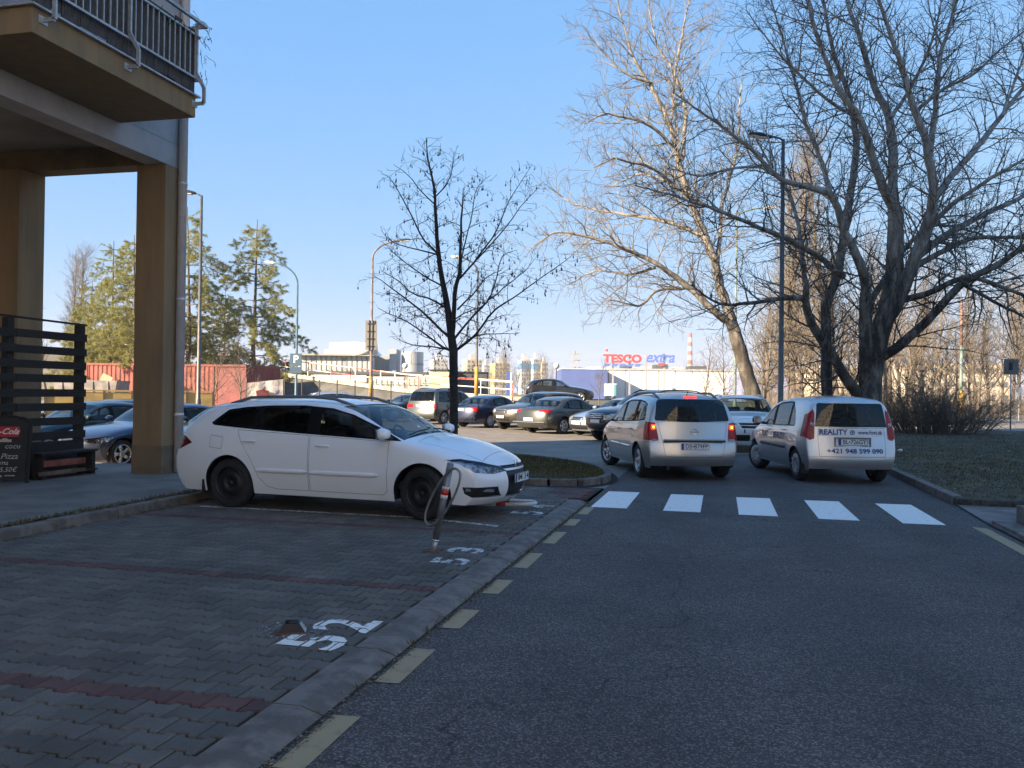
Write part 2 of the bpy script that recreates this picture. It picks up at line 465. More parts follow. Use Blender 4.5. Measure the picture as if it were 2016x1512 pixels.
# paving of the parking bays: interlocking I-shaped blocks, rows run away from the kerb
BX0, BX1, BY0, BY1 = -6.98, -2.15, 1.9, 14.05
PL, PP = .2, .165
half = [(-.0950, .0915), (-.060, .0915), (-.0415, .0625), (.0415, .0625), (.060, .0915), (.0950, .0915)]
outline = half + [(x, -y) for x, y in half[::-1]]
def in_paver(x, y):
    """mask: is (x, y) on the top of a paver rather than in a joint"""
    row = np.floor((y - BY0)/PP + .5).astype(int)
    best = np.zeros(np.shape(x), bool)
    for dr in (-1, 0, 1):
        r = row + dr
        cy = BY0 + r*PP
        off = (r % 2)*PL/2
        lx = (x - BX0 - off + PL/2) % PL - PL/2
        ly = np.abs(y - cy)
        ax = np.abs(lx)
        hh = np.where(ax < .0385, .0635, np.where(ax > .062, .0925, .0635 + (ax-.0385)/(.0235)*.029))
        best |= (ax < .0955) & (ly < hh)
    return best
def paver_mesh(name, m):
    n = len(outline)
    inn = inset_poly(outline[::-1], .006)[::-1]
    vs = [(x, y, -.035) for x, y in outline] + [(x, y, -.007) for x, y in outline] + [(x, y, 0) for x, y in inn]
    fs = [(i, i+n, (i+1) % n + n, (i+1) % n) for i in range(n)] + [(i+n, i+2*n, (i+1) % n + 2*n, (i+1) % n + n) for i in range(n)]
    fs.append(tuple(range(2*n, 3*n))[::-1])
    me = bpy.data.meshes.new(name); me.from_pydata(vs, [], fs); me.materials.append(m); me.update()
    return me
def build_paving():
    base = sheet('pavement', rect(BX0-.02, BY0-.1, BX1, BY1+.1), -.003, M['sand'])
    pm, pr = paver_mesh('paver', M['paver']), paver_mesh('paver', M['paver_red'])
    spots = []
    nrow = int((BY1-BY0)/PP) + 1
    for r in range(nrow):
        y = BY0 + r*PP
        red = min(abs(y-3.86), abs(y-6.58), abs(y-9.30)) < PP/2 and (y < 9 or True)
        for c in range(int((BX1-BX0)/PL) + 1):
            x = BX0 + c*PL + (r % 2)*PL/2
            if x > BX1-.03: continue
            spots.append((x, y, red))
    fw = Vector((-math.sin(R(13.6)), math.cos(R(13.6))))
    def seen(x, y):
        d = x*fw.x + y*fw.y; lat = x*fw.y - y*fw.x
        if d < 2.2: return False
        return abs(lat/d) < .615 and 1.6/d < .47
    vis = [s for s in spots if seen(s[0], s[1])]
    vis.sort(key=lambda s: math.hypot(s[0], s[1]))
    near = set((s[0], s[1]) for s in vis[:297])
    for (x, y, red) in vis[:297]:
        link('paver', pr if red else pm, None, base, (x, y, PAVE_Z + random.uniform(-.0025, .002)), (random.uniform(-.008, .008), random.uniform(-.008, .008), random.uniform(-.006, .006)))
    n = len(outline)
    tv = np.array([v.co[:] for v in pm.vertices])
    quads = np.array([p.vertices[:] for p in pm.polygons if len(p.vertices) == 4])
    top = np.array([[p.vertices[:]] for p in pm.polygons if len(p.vertices) == n])[0, 0]
    # top as quads so that the joined mesh stays plain: the outline is symmetric about y = 0
    tq = np.array([(top[i], top[i+1], top[n-2-i], top[n-1-i]) for i in range(n//2-1)])
    F1 = np.vstack([quads, tq])
    for red, nm, mm in ((False, 'more_pavers', 'paver_i'), (True, 'more_red_pavers', 'paver_red_i')):
        rest = [s for s in spots if (s[0], s[1]) not in near and s[2] == red]
        P = np.array([(s[0], s[1], PAVE_Z) for s in rest]); P[:, 2] += rng.uniform(-.0025, .002, len(P))
        V = (tv[None] + P[:, None]).reshape(-1, 3)
        F = (F1[None] + (np.arange(len(P))*len(tv))[:, None, None]).reshape(-1, 4)
        o = link(nm, fast_mesh(nm, V, F, M[mm]), None, base); o['kind'] = 'stuff'
    return base

def paint_on_pavers(name, inside, x0, x1, y0, y1, m, parent, cell=.007):
    xs = np.arange(x0, x1, cell); ys = np.arange(y0, y1, cell)
    X, Y = np.meshgrid(xs, ys)
    k = inside(X, Y) & in_paver(X, Y)
    cx, cy = X[k], Y[k]; h = cell/2
    if not len(cx): return
    V = np.stack([np.c_[cx-h, cy-h], np.c_[cx+h, cy-h], np.c_[cx+h, cy+h], np.c_[cx-h, cy+h]], 1).reshape(-1, 2)
    V = np.c_[V, np.full(len(V), PAVE_Z + .004)]
    me = fast_mesh(name, V, np.arange(len(V)).reshape(-1, 4), m)
    bm = bmesh.new(); bm.from_mesh(me); bmesh.ops.remove_doubles(bm, verts=bm.verts, dist=.0005); bm.to_mesh(me); bm.free()
    return link(name, me, None, parent)

def digit_mask(ch, cx, cy, h, wdt):
    """a stencilled figure whose top points to -x and which reads along +y"""
    me = text_mesh(ch, 1.0, bold=.024)
    co = np.array([v.co[:2] for v in me.vertices]); me.calc_loop_triangles()
    tri = np.array([t.vertices[:] for t in me.loop_triangles])
    lo, hi = co.min(0), co.max(0); co = (co - (lo+hi)/2)/(hi-lo)
    T = co[tri]
    def inside(X, Y):
        u = (Y - cy)/wdt; v = -(X - cx)/h
        r = np.zeros(X.shape, bool)
        for a, b, c in T:
            d1 = (u-b[0])*(a[1]-b[1]) - (a[0]-b[0])*(v-b[1]); d2 = (u-c[0])*(b[1]-c[1]) - (b[0]-c[0])*(v-c[1]); d3 = (u-a[0])*(c[1]-a[1]) - (c[0]-a[0])*(v-a[1])
            r |= ~(((d1 < 0) | (d2 < 0) | (d3 < 0)) & ((d1 > 0) | (d2 > 0) | (d3 > 0)))
        return r & ~((np.abs(v) < .035) & (np.abs(u) < .5) & (ch in '52') & (u > .1))
    return inside

def kerb_run(name, label_unused, profile, stones, m, along='y', base=0.0):
    """kerb stones laid end to end; profile is (offset, z) across the run"""
    root = empty(name); root['kind'] = 'structure'
    return root

def build_kerbs():
    # flush kerb between bays and road
    k = sheet('kerb', rect(-2.149, 1.9, -1.855, 12.55), .006, M['sand'])
    y = 1.9; i = 0
    while y < 12.4:
        ln = random.choice((1.0, 1.0, .98, 1.02)); y1 = min(y+ln, 12.45)
        prof = [(-2.146, -.05), (-2.146, .034), (-2.140, .040), (-1.99, .042), (-1.90, .018), (-1.868, .004), (-1.868, -.05)]
        vs = []; nz = 5; j = .006
        for t in range(nz):
            yy = y + j + (y1-y-2*j)*t/(nz-1)
            for (px_, z_) in prof: vs.append((px_ + random.uniform(-.0012, .0012)*(px_ > -2.0), yy, z_ + random.uniform(-.0015, .0015)))
        n = len(prof)
        fs = [(t*n+a, t*n+a+1, (t+1)*n+a+1, (t+1)*n+a) for t in range(nz-1) for a in range(n-1)]
        fs += [tuple(range(n))[::-1], tuple((nz-1)*n+a for a in range(n))]
        MB().add(vs, [f[::-1] for f in fs]).build('kerb_stone', M['kerbstone'], k)
        y = y1; i += 1
    # raised kerb between bays and walkway
    k = sheet('kerb', rect(-7.35, 1.0, -6.99, 14.3), .004, M['soil'])
    y = 1.0
    while y < 14.2:
        y1 = min(y+1.0, 14.25)
        MB().box((-7.10, (y+y1)/2, .055), (.16 + random.uniform(-.006, .006), y1-y-.012, .15 + random.uniform(-.01, .01)), random.uniform(-.006, .006)).build('kerb_stone', M['kerbstone'], k, bevel=.012)
        y = y1
    # kerb along the right lawn
    k = sheet('kerb', rect(3.36, 14.1, 3.60, 28.0), .004, M['soil'])
    y = 14.15
    while y < 27.9:
        y1 = min(y+1.0, 28.0)
        MB().box((3.46 + .0025*(y-14)**1.2*0, (y+y1)/2, .045), (.15, y1-y-.012, .16), random.uniform(-.004, .004)).build('kerb_stone', M['kerbstone'], k, bevel=.012)
        y = y1

def smooth_loop(pts, n=6):
    out = []; N = len(pts)
    for i in range(N):
        p0, p1, p2, p3 = [Vector(pts[(i+k-1) % N]) for k in range(4)]
        for t in np.linspace(0, 1, n, endpoint=False):
            out.append(tuple(.5*((2*p1) + (p2-p0)*t + (2*p0-5*p1+4*p2-p3)*t*t + (3*p1-p0-3*p2+p3)*t**3)))
    return out

def inside_loop(poly, x, y):
    c = np.zeros(x.shape, bool); j = len(poly)-1
    for i in range(len(poly)):
        (xi, yi), (xj, yj) = poly[i], poly[j]
        c ^= ((yi > y) != (yj > y)) & (x < (xj-xi)*(y-yi)/((yj-yi) or 1e-9) + xi)
        j = i
    return c

def grass_blades(name, poly, z, count, hmin, hmax, m, parent=None, seed=1, dens=None):
    r = np.random.default_rng(seed)
    xs = [p[0] for p in poly]; ys = [p[1] for p in poly]
    x = r.uniform(min(xs), max(xs), count*2); y = r.uniform(min(ys), max(ys), count*2)
    k = inside_loop(poly, x, y)
    k &= r.uniform(0, 1, len(x)) < .35 + .65*(.5 + .5*np.sin(x*1.7+np.sin(y*1.3)*1.5)*np.cos(y*1.1+np.sin(x*.9)*2))
    if dens is not None: k &= r.uniform(0, 1, len(x)) < dens(x, y)
    x, y = x[k][:count], y[k][:count]; n = len(x)
    h = r.uniform(hmin, hmax, n)*(.5 + .8*r.random(n)); a = r.uniform(0, 2*np.pi, n); w = h*.10 + .003
    lx, ly = r.normal(0, .5, n)*h, r.normal(0, .5, n)*h
    V = np.stack([np.c_[x-w*np.cos(a), y-w*np.sin(a), np.full(n, z)], np.c_[x+w*np.cos(a), y+w*np.sin(a), np.full(n, z)], np.c_[x+lx, y+ly, z+h]], 1).reshape(-1, 3)
    o = link(name, fast_mesh(name, V, np.arange(3*n).reshape(-1, 3), m), None, parent)
    o['kind'] = 'stuff'
    return o

def blade_mat(name, cols, thin=0.0):
    m, n, l, b = new_mat(name)
    g = n.new('ShaderNodeNewGeometry'); rp = n.new('ShaderNodeValToRGB'); e = rp.color_ramp.elements
    e[0].color = cols[0] + (1,); e[1].color = cols[-1] + (1,)
    for i, c in enumerate(cols[1:-1]): k = e.new((i+1)/(len(cols)-1)); k.color = c + (1,)
    l.new(g.outputs['Random Per Island'], rp.inputs['Fac']); l.new(rp.outputs['Color'], b.inputs['Base Color'])
    b.inputs['Roughness'].default_value = .8; b.inputs['Specular IOR Level'].default_value = .2
    if thin:                                   # light also comes through thin blades and needles
        tl = n.new('ShaderNodeBsdfTranslucent'); mx = n.new('ShaderNodeMixShader'); mx.inputs['Fac'].default_value = thin
        l.new(rp.outputs['Color'], tl.inputs['Color']); l.new(b.outputs[0], mx.inputs[1]); l.new(tl.outputs[0], mx.inputs[2]); l.new(mx.outputs[0], n['Material Output'].inputs['Surface'])
    return m
M['blades'] = blade_mat('grass_blades', [(.052, .052, .014), (.08, .073, .02), (.12, .095, .036), (.19, .145, .07)])
M['litter'] = blade_mat('leaf_litter', [(.10, .06, .03), (.20, .13, .06), (.30, .24, .15), (.07, .05, .035), (.15, .14, .12)])

def litter(name, poly, z, count, smin, smax, m, seed=3):
    r = np.random.default_rng(seed)
    xs = [p[0] for p in poly]; ys = [p[1] for p in poly]
    x = r.uniform(min(xs), max(xs), count*2); y = r.uniform(min(ys), max(ys), count*2)
    k = inside_loop(poly, x, y); x, y = x[k][:count], y[k][:count]; n = len(x)
    s = r.uniform(smin, smax, n)*(.4+r.random(n)); a = r.uniform(0, 2*np.pi, n); b = s*r.uniform(.3, .8, n)
    dz = r.uniform(0, .35, (n, 4))*s[:, None] + z
    ca, sa = np.cos(a), np.sin(a)
    V = np.stack([np.c_[x+s*ca, y+s*sa, dz[:, 0]], np.c_[x-b*sa, y+b*ca, dz[:, 1]], np.c_[x-s*ca, y-s*sa, dz[:, 2]], np.c_[x+b*sa, y-b*ca, dz[:, 3]]], 1).reshape(-1, 3)
    o = link(name, fast_mesh(name, V, np.arange(4*n).reshape(-1, 4), m), None); o['kind'] = 'stuff'
    tag(o, None)
    return o

def build_ground():
    base = build_paving()
    build_kerbs()
    # bay numbers and lines
    for ch, cx, cy in (('5', -2.435, 4.94), ('2', -2.41, 5.34)):
        paint_on_pavers('painted_number', digit_mask(ch, cx, cy, .41, .30), cx-.3, cx+.3, cy-.2, cy+.2, M['white_line'], base)
    for ch, cx, cy in (('5', -2.40, 7.62), ('3', -2.42, 8.18)):
        paint_on_pavers('painted_number', digit_mask(ch, cx, cy, .36, .28), cx-.3, cx+.3, cy-.2, cy+.2, M['white_worn'], base)
    for ch, cx, cy in (('5', -2.42, 10.95), ('4', -2.42, 11.62)):
        paint_on_pavers('painted_number', digit_mask(ch, cx, cy, .42, .30), cx-.3, cx+.3, cy-.2, cy+.2, M['white_worn'], base)
    paint_on_pavers('bay_line', lambda X, Y: np.abs(Y - (9.76 - (X+2.55)*.32*(X > -3.6) + .33*(X <= -3.6) - (X+3.6)*.02*(X <= -3.6))) < .05, -6.7, -2.5, 9.5, 10.6, M['white_worn'], base, .012)
    paint_on_pavers('bay_line', lambda X, Y: np.abs(Y - 12.25) < .05, -4.2, -2.6, 12.1, 12.4, M['white_worn'], base, .012)
    # crossing
    for i in range(5):
        x = -1.75 + i
        o = sheet('crossing_stripe', [(x, 12.0 - .06*i), (x+.5, 12.0 - .06*i), (x+.5, 14.02 - .05*i), (x, 14.0 - .05*i)], .005, M['white_line'], None)
        tag(o, ['white crossing stripe nearest the grey kerb on the left', 'white crossing stripe second from the left kerb', 'middle white stripe of the zebra crossing', 'white crossing stripe second from the lawn', 'white crossing stripe nearest the lawn on the right'][i], 'crossing stripe', 'stripes of the zebra crossing')
    names = ['cut off by the lower edge of the picture', 'second from the lower edge of the picture', 'beside the painted 52', 'just beyond the painted 52', 'between the painted 52 and the leaning post', 'beside the leaning steel post', 'just beyond the leaning steel post', 'third from the crossing', 'second from the crossing', 'touching the crossing']
    dash = [(1.5, 2.1), (2.3, 2.86), (3.32, 3.94), (4.43, 5.08), (5.56, 6.08), (6.60, 7.12), (7.64, 8.39), (8.96, 9.75), (10.24, 10.78), (11.24, 11.95)]
    lab = ['faded yellow dash on the asphalt cut off by the lower picture edge', 'faded yellow dash nearest the camera beside the kerb', 'long faded yellow dash beside the kerb at the lower picture edge', 'faded yellow dash just before the painted 52', 'faded yellow dash just beyond the painted 52', 'sixth faded yellow dash from the crossing end, before the post', 'faded yellow dash level with the leaning steel post', 'faded yellow dash just beyond the leaning steel post', 'second faded yellow dash from the crossing', 'faded yellow dash touching the crossing']
    for i, (a, b_) in enumerate(dash):
        if i < 2: continue
        o = sheet('yellow_dash', [(-1.825, a), (-1.685, a+.01), (-1.69, b_), (-1.83, b_-.01)], .0045, M['yellow_line'], None)
        tag(o, lab[i], 'road marking', 'yellow dashes along the kerb')
    tag(sheet('yellow_line', [(2.98, 6.0), (3.13, 6.0), (3.18, 11.62), (3.03, 11.72)], .0045, M['yellow_line'], None), 'faded yellow line along the right edge of the road', 'road marking')
    # walkway under the building
    o = sheet('walkway', rect(-19, -14, -7.32, 14.3), WALK_Z, M['walk'])
    MB().box((-13.1, 14.34, -.10), (11.7, .10, .455)).build('edge_stone', M['kerbstone'], o)
    # rough strip between walkway and kerb
    litter('leaf_litter', rect(-7.40, 2, -7.16, 14.2), WALK_Z + .004, 1500, .012, .03, M['litter'], 5)
    litter('leaf_litter', rect(-7.03, 3, -6.93, 14.2), PAVE_Z + .004, 1200, .01, .026, M['litter'], 6)
    litter('grit', rect(-1.885, 2.6, -1.80, 12.6), .006, 3800, .003, .011, M['litter'], 8)
    litter('grit', rect(-6.9, 2.6, -2.2, 12.6), PAVE_Z + .002, 500, .003, .012, M['litter'], 9)
    litter('grit', rect(-1.8, 2.6, 3.2, 14), .003, 350, .002, .008, M['litter'], 10)
    grass_blades('weeds', rect(-7.40, 2, -7.2, 14.2), WALK_Z, 2600, .02, .05, M['blades'], None, 11)
    grass_blades('weeds', rect(-1.90, 3.8, -1.84, 12.5), .0, 420, .015, .04, M['blades'], None, 12)
    # grass island with the young tree
    isl = smooth_loop([(-7.3, 14.55), (-3.2, 14.45), (-2.15, 15.0), (-2.2, 16.6), (-3.0, 18.4), (-4.6, 19.9), (-6.3, 20.5), (-7.5, 20.0), (-7.8, 17.0)])
    sheet('lawn', isl, .105, M['lawn'])
    grass_blades('grass', isl, .104, 42000, .02, .05, M['blades'], None, 21)
    root = sheet('kerb', smooth_loop([(-7.4, 14.2), (-3.0, 14.2), (-1.9, 14.9), (-1.95, 16.7), (-2.8, 18.7), (-4.5, 20.2), (-6.4, 20.8), (-7.8, 20.2), (-8.1, 17.0)]), .008, M['sand'])
    n = len(isl); acc = 0
    L_ = [Vector(p) for p in isl]; per = [0]
    for i in range(n): per.append(per[-1] + (L_[(i+1) % n] - L_[i]).length)
    def pt(s):
        s %= per[-1]; i = max(k for k in range(n) if per[k] <= s); return L_[i].lerp(L_[(i+1) % n], (s-per[i])/(per[i+1]-per[i]))
    s = 0
    while s < per[-1]-.05:
        a, b_ = pt(s), pt(s+.48)
        d = (b_-a); q = Vector((d.y, -d.x)).normalized()*.07
        c = (a+b_)/2 + q
        MB().box((c.x, c.y, .05), (d.length-.012, .13, .15), math.atan2(d.y, d.x)).build('kerb_stone', M['kerbstone'], root, bevel=.012)
        s += .5
    # ribbon of red blocks at the foot of the island
    rd = sheet('pavement', [(-3.1, 12.6), (-1.90, 12.6), (-1.88, 14.3), (-3.1, 14.3)], .02, M['sand'])
    pr = bpy.data.meshes.get('paver')
    bm_ = MB().box((0, 0, -.02), (.196, .096, .04)).mesh('red_block', M['paver_red'])
    for r_ in range(13):
        for c_ in range(5):
            x = -2.86 + c_*.2 + (r_ % 2)*.1 + .04; y = 12.75 + r_*.1
            if x < -1.98 and x > -2.6 + (r_ < 5)*.25: link('block', bm_, None, rd, (x, y, PAVE_Z + .004 + random.uniform(-.002, .002)))
    # right-hand lawn
    lawn = [(3.56, 14.0), (12, 13.6), (40, 13.0), (40, 44.2), (12.2, 44.2), (8, 43.8), (5.0, 40), (3.9, 33), (3.56, 28)]
    sheet('lawn', lawn, .10, M['lawn'])
    near = lambda x, y: np.clip(1.25 - (y-14)/22, .12, 1)*np.clip(1.15 - np.abs(x-8)/14, .1, 1)
    grass_blades('grass', [(3.58, 14.1), (18, 13.8), (20, 43), (8, 43), (5, 39), (3.7, 30)], .099, 110000, .022, .055, M['blades'], None, 22, near)
    litter('leaf_litter', [(3.7, 19), (14, 21), (16, 42), (6, 41), (4, 30)], .105, 3800, .02, .06, M['litter'], 23)
    litter('leaf_litter', [(3.6, 14.2), (5.2, 14.1), (5.0, 27), (3.6, 27)], .106, 900, .015, .045, M['litter'], 24)
    MB().box((8.5, 13.88, .03), (10.2, .30, .16), -.035).build('edge_bank', M['soil'], bpy.data.objects['lawn.001'], bevel=.05)
    # worn concrete apron and planter edge on the right
    sheet('pavement', [(3.22, 6), (9, 6), (9, 13.95), (3.4, 13.95), (3.3, 12.2)], .02, mat('reddish_apron', (.17, .14, .125), .9, var=.25, scale=2.5, detail=9, bump=.3))
    kk = sheet('kerb', [(3.2, 6), (3.34, 6), (3.42, 12.0), (3.28, 12.0)], .012, M['soil'])
    y = 6.0
    while y < 11.6:
        x = 3.33 + (y-6)*.013
        MB().box((x, y+.49, .03), (.14, .98, .06), random.uniform(-.01, .01)).build('kerb_stone', M['kerbstone'], kk, bevel=.01); y += 1.0
    # far road beyond the lawn
    sheet('road', [(-60, 49), (16, 49), (16, 44.6), (120, 44.6), (120, 84), (-60, 100)], -.004, M['lot'])

build_ground()
# ------------------------------------------------------------------ apartment building with open ground floor
M['ochre'] = mat('ochre_plaster', (.28, .19, .10), .9, col2=(.22, .155, .088), scale=3.0, stretch=(1.6, 1.6, .22), sat_lo=.36, sat_hi=.56, detail=10, bump=.35, bscale=160)
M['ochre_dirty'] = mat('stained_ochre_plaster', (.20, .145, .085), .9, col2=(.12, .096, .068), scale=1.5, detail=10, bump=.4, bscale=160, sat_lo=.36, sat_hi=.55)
M['grey_plaster'] = mat('grey_plaster', (.40, .385, .385), .9, var=.10, scale=1.4, detail=9, bump=.25, bscale=160)
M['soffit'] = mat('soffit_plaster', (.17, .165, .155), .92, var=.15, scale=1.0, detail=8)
M['galv'] = mat('galvanised', (.42, .43, .44), .5, metal=.55, var=.12, scale=14)
M['pipe'] = mat('painted_pipe', (.62, .61, .63), .5, metal=.2, var=.06, scale=5)
M['darkwood'] = mat('dark_stained_wood', (.018, .014, .011), .8, var=.4, scale=7, stretch=(1, 1, 8), bump=.4, bscale=40)
M['boards'] = mat('weathered_boards', (.10, .09, .085), .9, col2=(.035, .03, .028), scale=9, stretch=(6, 6, 1), detail=9, sat_lo=.35, sat_hi=.65)
M['steel_dark'] = mat('dark_steel', (.03, .03, .032), .5, metal=.6)

def build_building():
    b = empty('apartment_building', (-13.8, -10, 0))
    tag(b, 'ochre and grey apartment building on columns with a balcony, at the left edge', 'building')
    def part(name, mb, m, **k):
        o = mb.build(name, m, None, **k); o.parent = b; o.matrix_parent_inverse = b.matrix_basis.inverted()
        return o
    xf, ye, xb = -9.2, 13.25, -18.6
    # upper storeys, one wall block with window openings on the road side left out of view
    part('upper_wall', MB().box(((xf+xb)/2, (ye-17)/2, 5.80+11.6), (xf-xb, ye+17, 23.2)), M['grey_plaster'])
    part('facade_beam', MB().box((xf-.202, (ye-17)/2-.0, 5.599), (.396, ye+17-.004, .398)), M['grey_plaster'])
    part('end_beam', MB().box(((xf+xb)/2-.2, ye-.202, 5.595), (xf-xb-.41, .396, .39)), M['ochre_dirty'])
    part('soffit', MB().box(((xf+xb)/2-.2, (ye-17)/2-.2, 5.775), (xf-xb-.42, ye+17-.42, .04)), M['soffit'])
    # columns
    cols = [((-9.485, 13.04), (.57, .41)), ((-12.24, 12.94), (.50, .60)), ((-18.3, 12.94), (.5, .6))]
    for y in (6.6, .2, -6.2, -12.6, -16.7): cols.append(((-9.485, y), (.57, .41)))
    for (c, d) in cols:
        o = part('column', MB().box((c[0], c[1], (5.4+WALK_Z)/2), (d[0], d[1], 5.4-WALK_Z-.004)), M['ochre'], bevel=.012)
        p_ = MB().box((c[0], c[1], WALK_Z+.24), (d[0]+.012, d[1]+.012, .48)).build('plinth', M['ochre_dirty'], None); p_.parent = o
    # shop wall set back under the building
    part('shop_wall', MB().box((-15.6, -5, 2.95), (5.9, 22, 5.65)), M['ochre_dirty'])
    # rain pipe on the corner
    pp = MB().tube([(xf+.082, ye-.06, .14), (xf+.082, ye-.06, 28)], .075, 14)
    o = part('rain_pipe', pp, M['pipe'], smooth=True)
    for z in (1.1, 3.1, 5.1, 7.1):
        q = MB().tube([(xf+.082, ye-.06, z), (xf+.082, ye-.06, z+.05)], .081, 12).build('pipe_joint', M['pipe'], None, True); q.parent = o
    # balcony
    x0, x1, y0, y1, z0, z1 = xf, -7.87, 8.44, 11.67, 5.73, 6.04
    s = part('balcony_slab', MB().box(((x0+x1)/2+.002, (y0+y1)/2, (z0+z1)/2), (x1-x0, y1-y0, z1-z0)), M['ochre'], bevel=.008)
    part('balcony_floor_sheet', MB().box(((x0+x1)/2+.03, (y0+y1)/2, z1+.014), (x1-x0+.06, y1-y0+.10, .024)), M['galv'])
    rail = part('railing', MB().bar((x1+.10, y0-.1, 7.16), (x1+.10, y1+.12, 7.16), .05, .04).bar((x1+.02, y0-.1, 6.32), (x1+.02, y1+.06, 6.32), .035, .03).bar((x1+.02, y0-.1, 6.98), (x1+.02, y1+.06, 6.98), .035, .03)
            .bar((x0+.1, y1+.10, 7.16), (x1+.12, y1+.10, 7.16), .05, .04).bar((x0+.1, y1+.06, 6.32), (x1+.02, y1+.06, 6.32), .03).bar((x0+.1, y1+.06, 6.98), (x1+.02, y1+.06, 6.98), .03)
            .bar((x0+.1, y0-.1, 7.16), (x1+.12, y0-.1, 7.16), .05, .04).bar((x0+.1, y0-.1, 6.32), (x1+.02, y0-.1, 6.32), .03), M['galv'])
    bar = MB().box((0, 0, 0), (.016, .016, .66)).mesh('baluster', M['galv'])
    n = 26
    for i in range(n):
        y = y0 - .02 + (y1-y0+.02)*(i+.5)/n
        o = link('baluster', bar, None, rail, (x1+.02, y, 6.65))
    for i in range(9): link('baluster', bar, None, rail, (x0+.22+i*.13, y1+.06, 6.65))
    for i in range(9): link('baluster', bar, None, rail, (x0+.22+i*.13, y0-.1, 6.65))
    # cranked stanchions bolted to the slab edge
    for y in (y0+.16, (y0+y1)/2+.05, y1-.04):
        st = MB()
        pts = [(x1+.03, y, 7.16), (x1+.03, y, 6.40), (x1+.17, y, 6.16), (x1+.17, y, 5.93), (x1-.0, y, 5.93)]
        for a, c in zip(pts[:-1], pts[1:]): st.bar(a, c, .05, .03, up=(0, 1, 0))
        st.box((x1+.008, y, 5.93), (.012, .14, .09))
        q = st.build('stanchion', M['galv'], rail)
    # boards tied behind the bars
    nb = 20
    for i in range(nb):
        y = y0 + (y1-y0)*(i+.5)/nb
        MB().box((x1-.035 + random.uniform(-.008, .008), y, 6.60 + random.uniform(-.015, .015)), (.014, (y1-y0)/nb-.004, .95 + random.uniform(-.05, .05))).build('board', M['boards'], rail)
    for i in range(7):
        MB().box((x0+.2+i*.165, y1-.02, 6.60), (.155, .014, .95)).build('board', M['boards'], rail)
    return b

def dry_climber():
    """dead tendrils hanging on the railing corner"""
    r = random.Random(5); mb = MB(); lf = []
    for k in range(22):
        p = Vector((-7.82 + r.uniform(-.05, .06), r.uniform(10.2, 11.9), r.uniform(6.9, 7.25)))
        if k % 3 == 0: p = Vector((-7.80, 11.75 + r.uniform(-.08, .10), r.uniform(6.4, 7.2)))
        d = Vector((r.uniform(-.5, .6), r.uniform(-1, 1), r.uniform(-1, .4))); pts = [p]
        for i in range(5):
            d += Vector((r.uniform(-.5, .5), r.uniform(-.5, .5), r.uniform(-.6, .25))); p = p + d.normalized()*.055; pts.append(p)
            if r.random() < .5:
                q = Vector((r.uniform(-1, 1), r.uniform(-1, 1), r.uniform(-1, 1))).normalized()*.03; w = Vector((q.y, -q.x, q.z))*.5
                lf.append((p, q, w))
        mb.tube(pts, [.004]*5 + [.002], 4)
    for (p, q, w) in lf: mb.add([p, p+q*.5+w, p+q, p+q*.5-w], [(0, 1, 2, 3)])
    o = mb.build('climbing_plant', mat('dead_tendrils', (.03, .028, .02), .9), None)
    tag(o, 'dry climbing plant tangled on the balcony railing corner', 'plant', None, 'stuff')

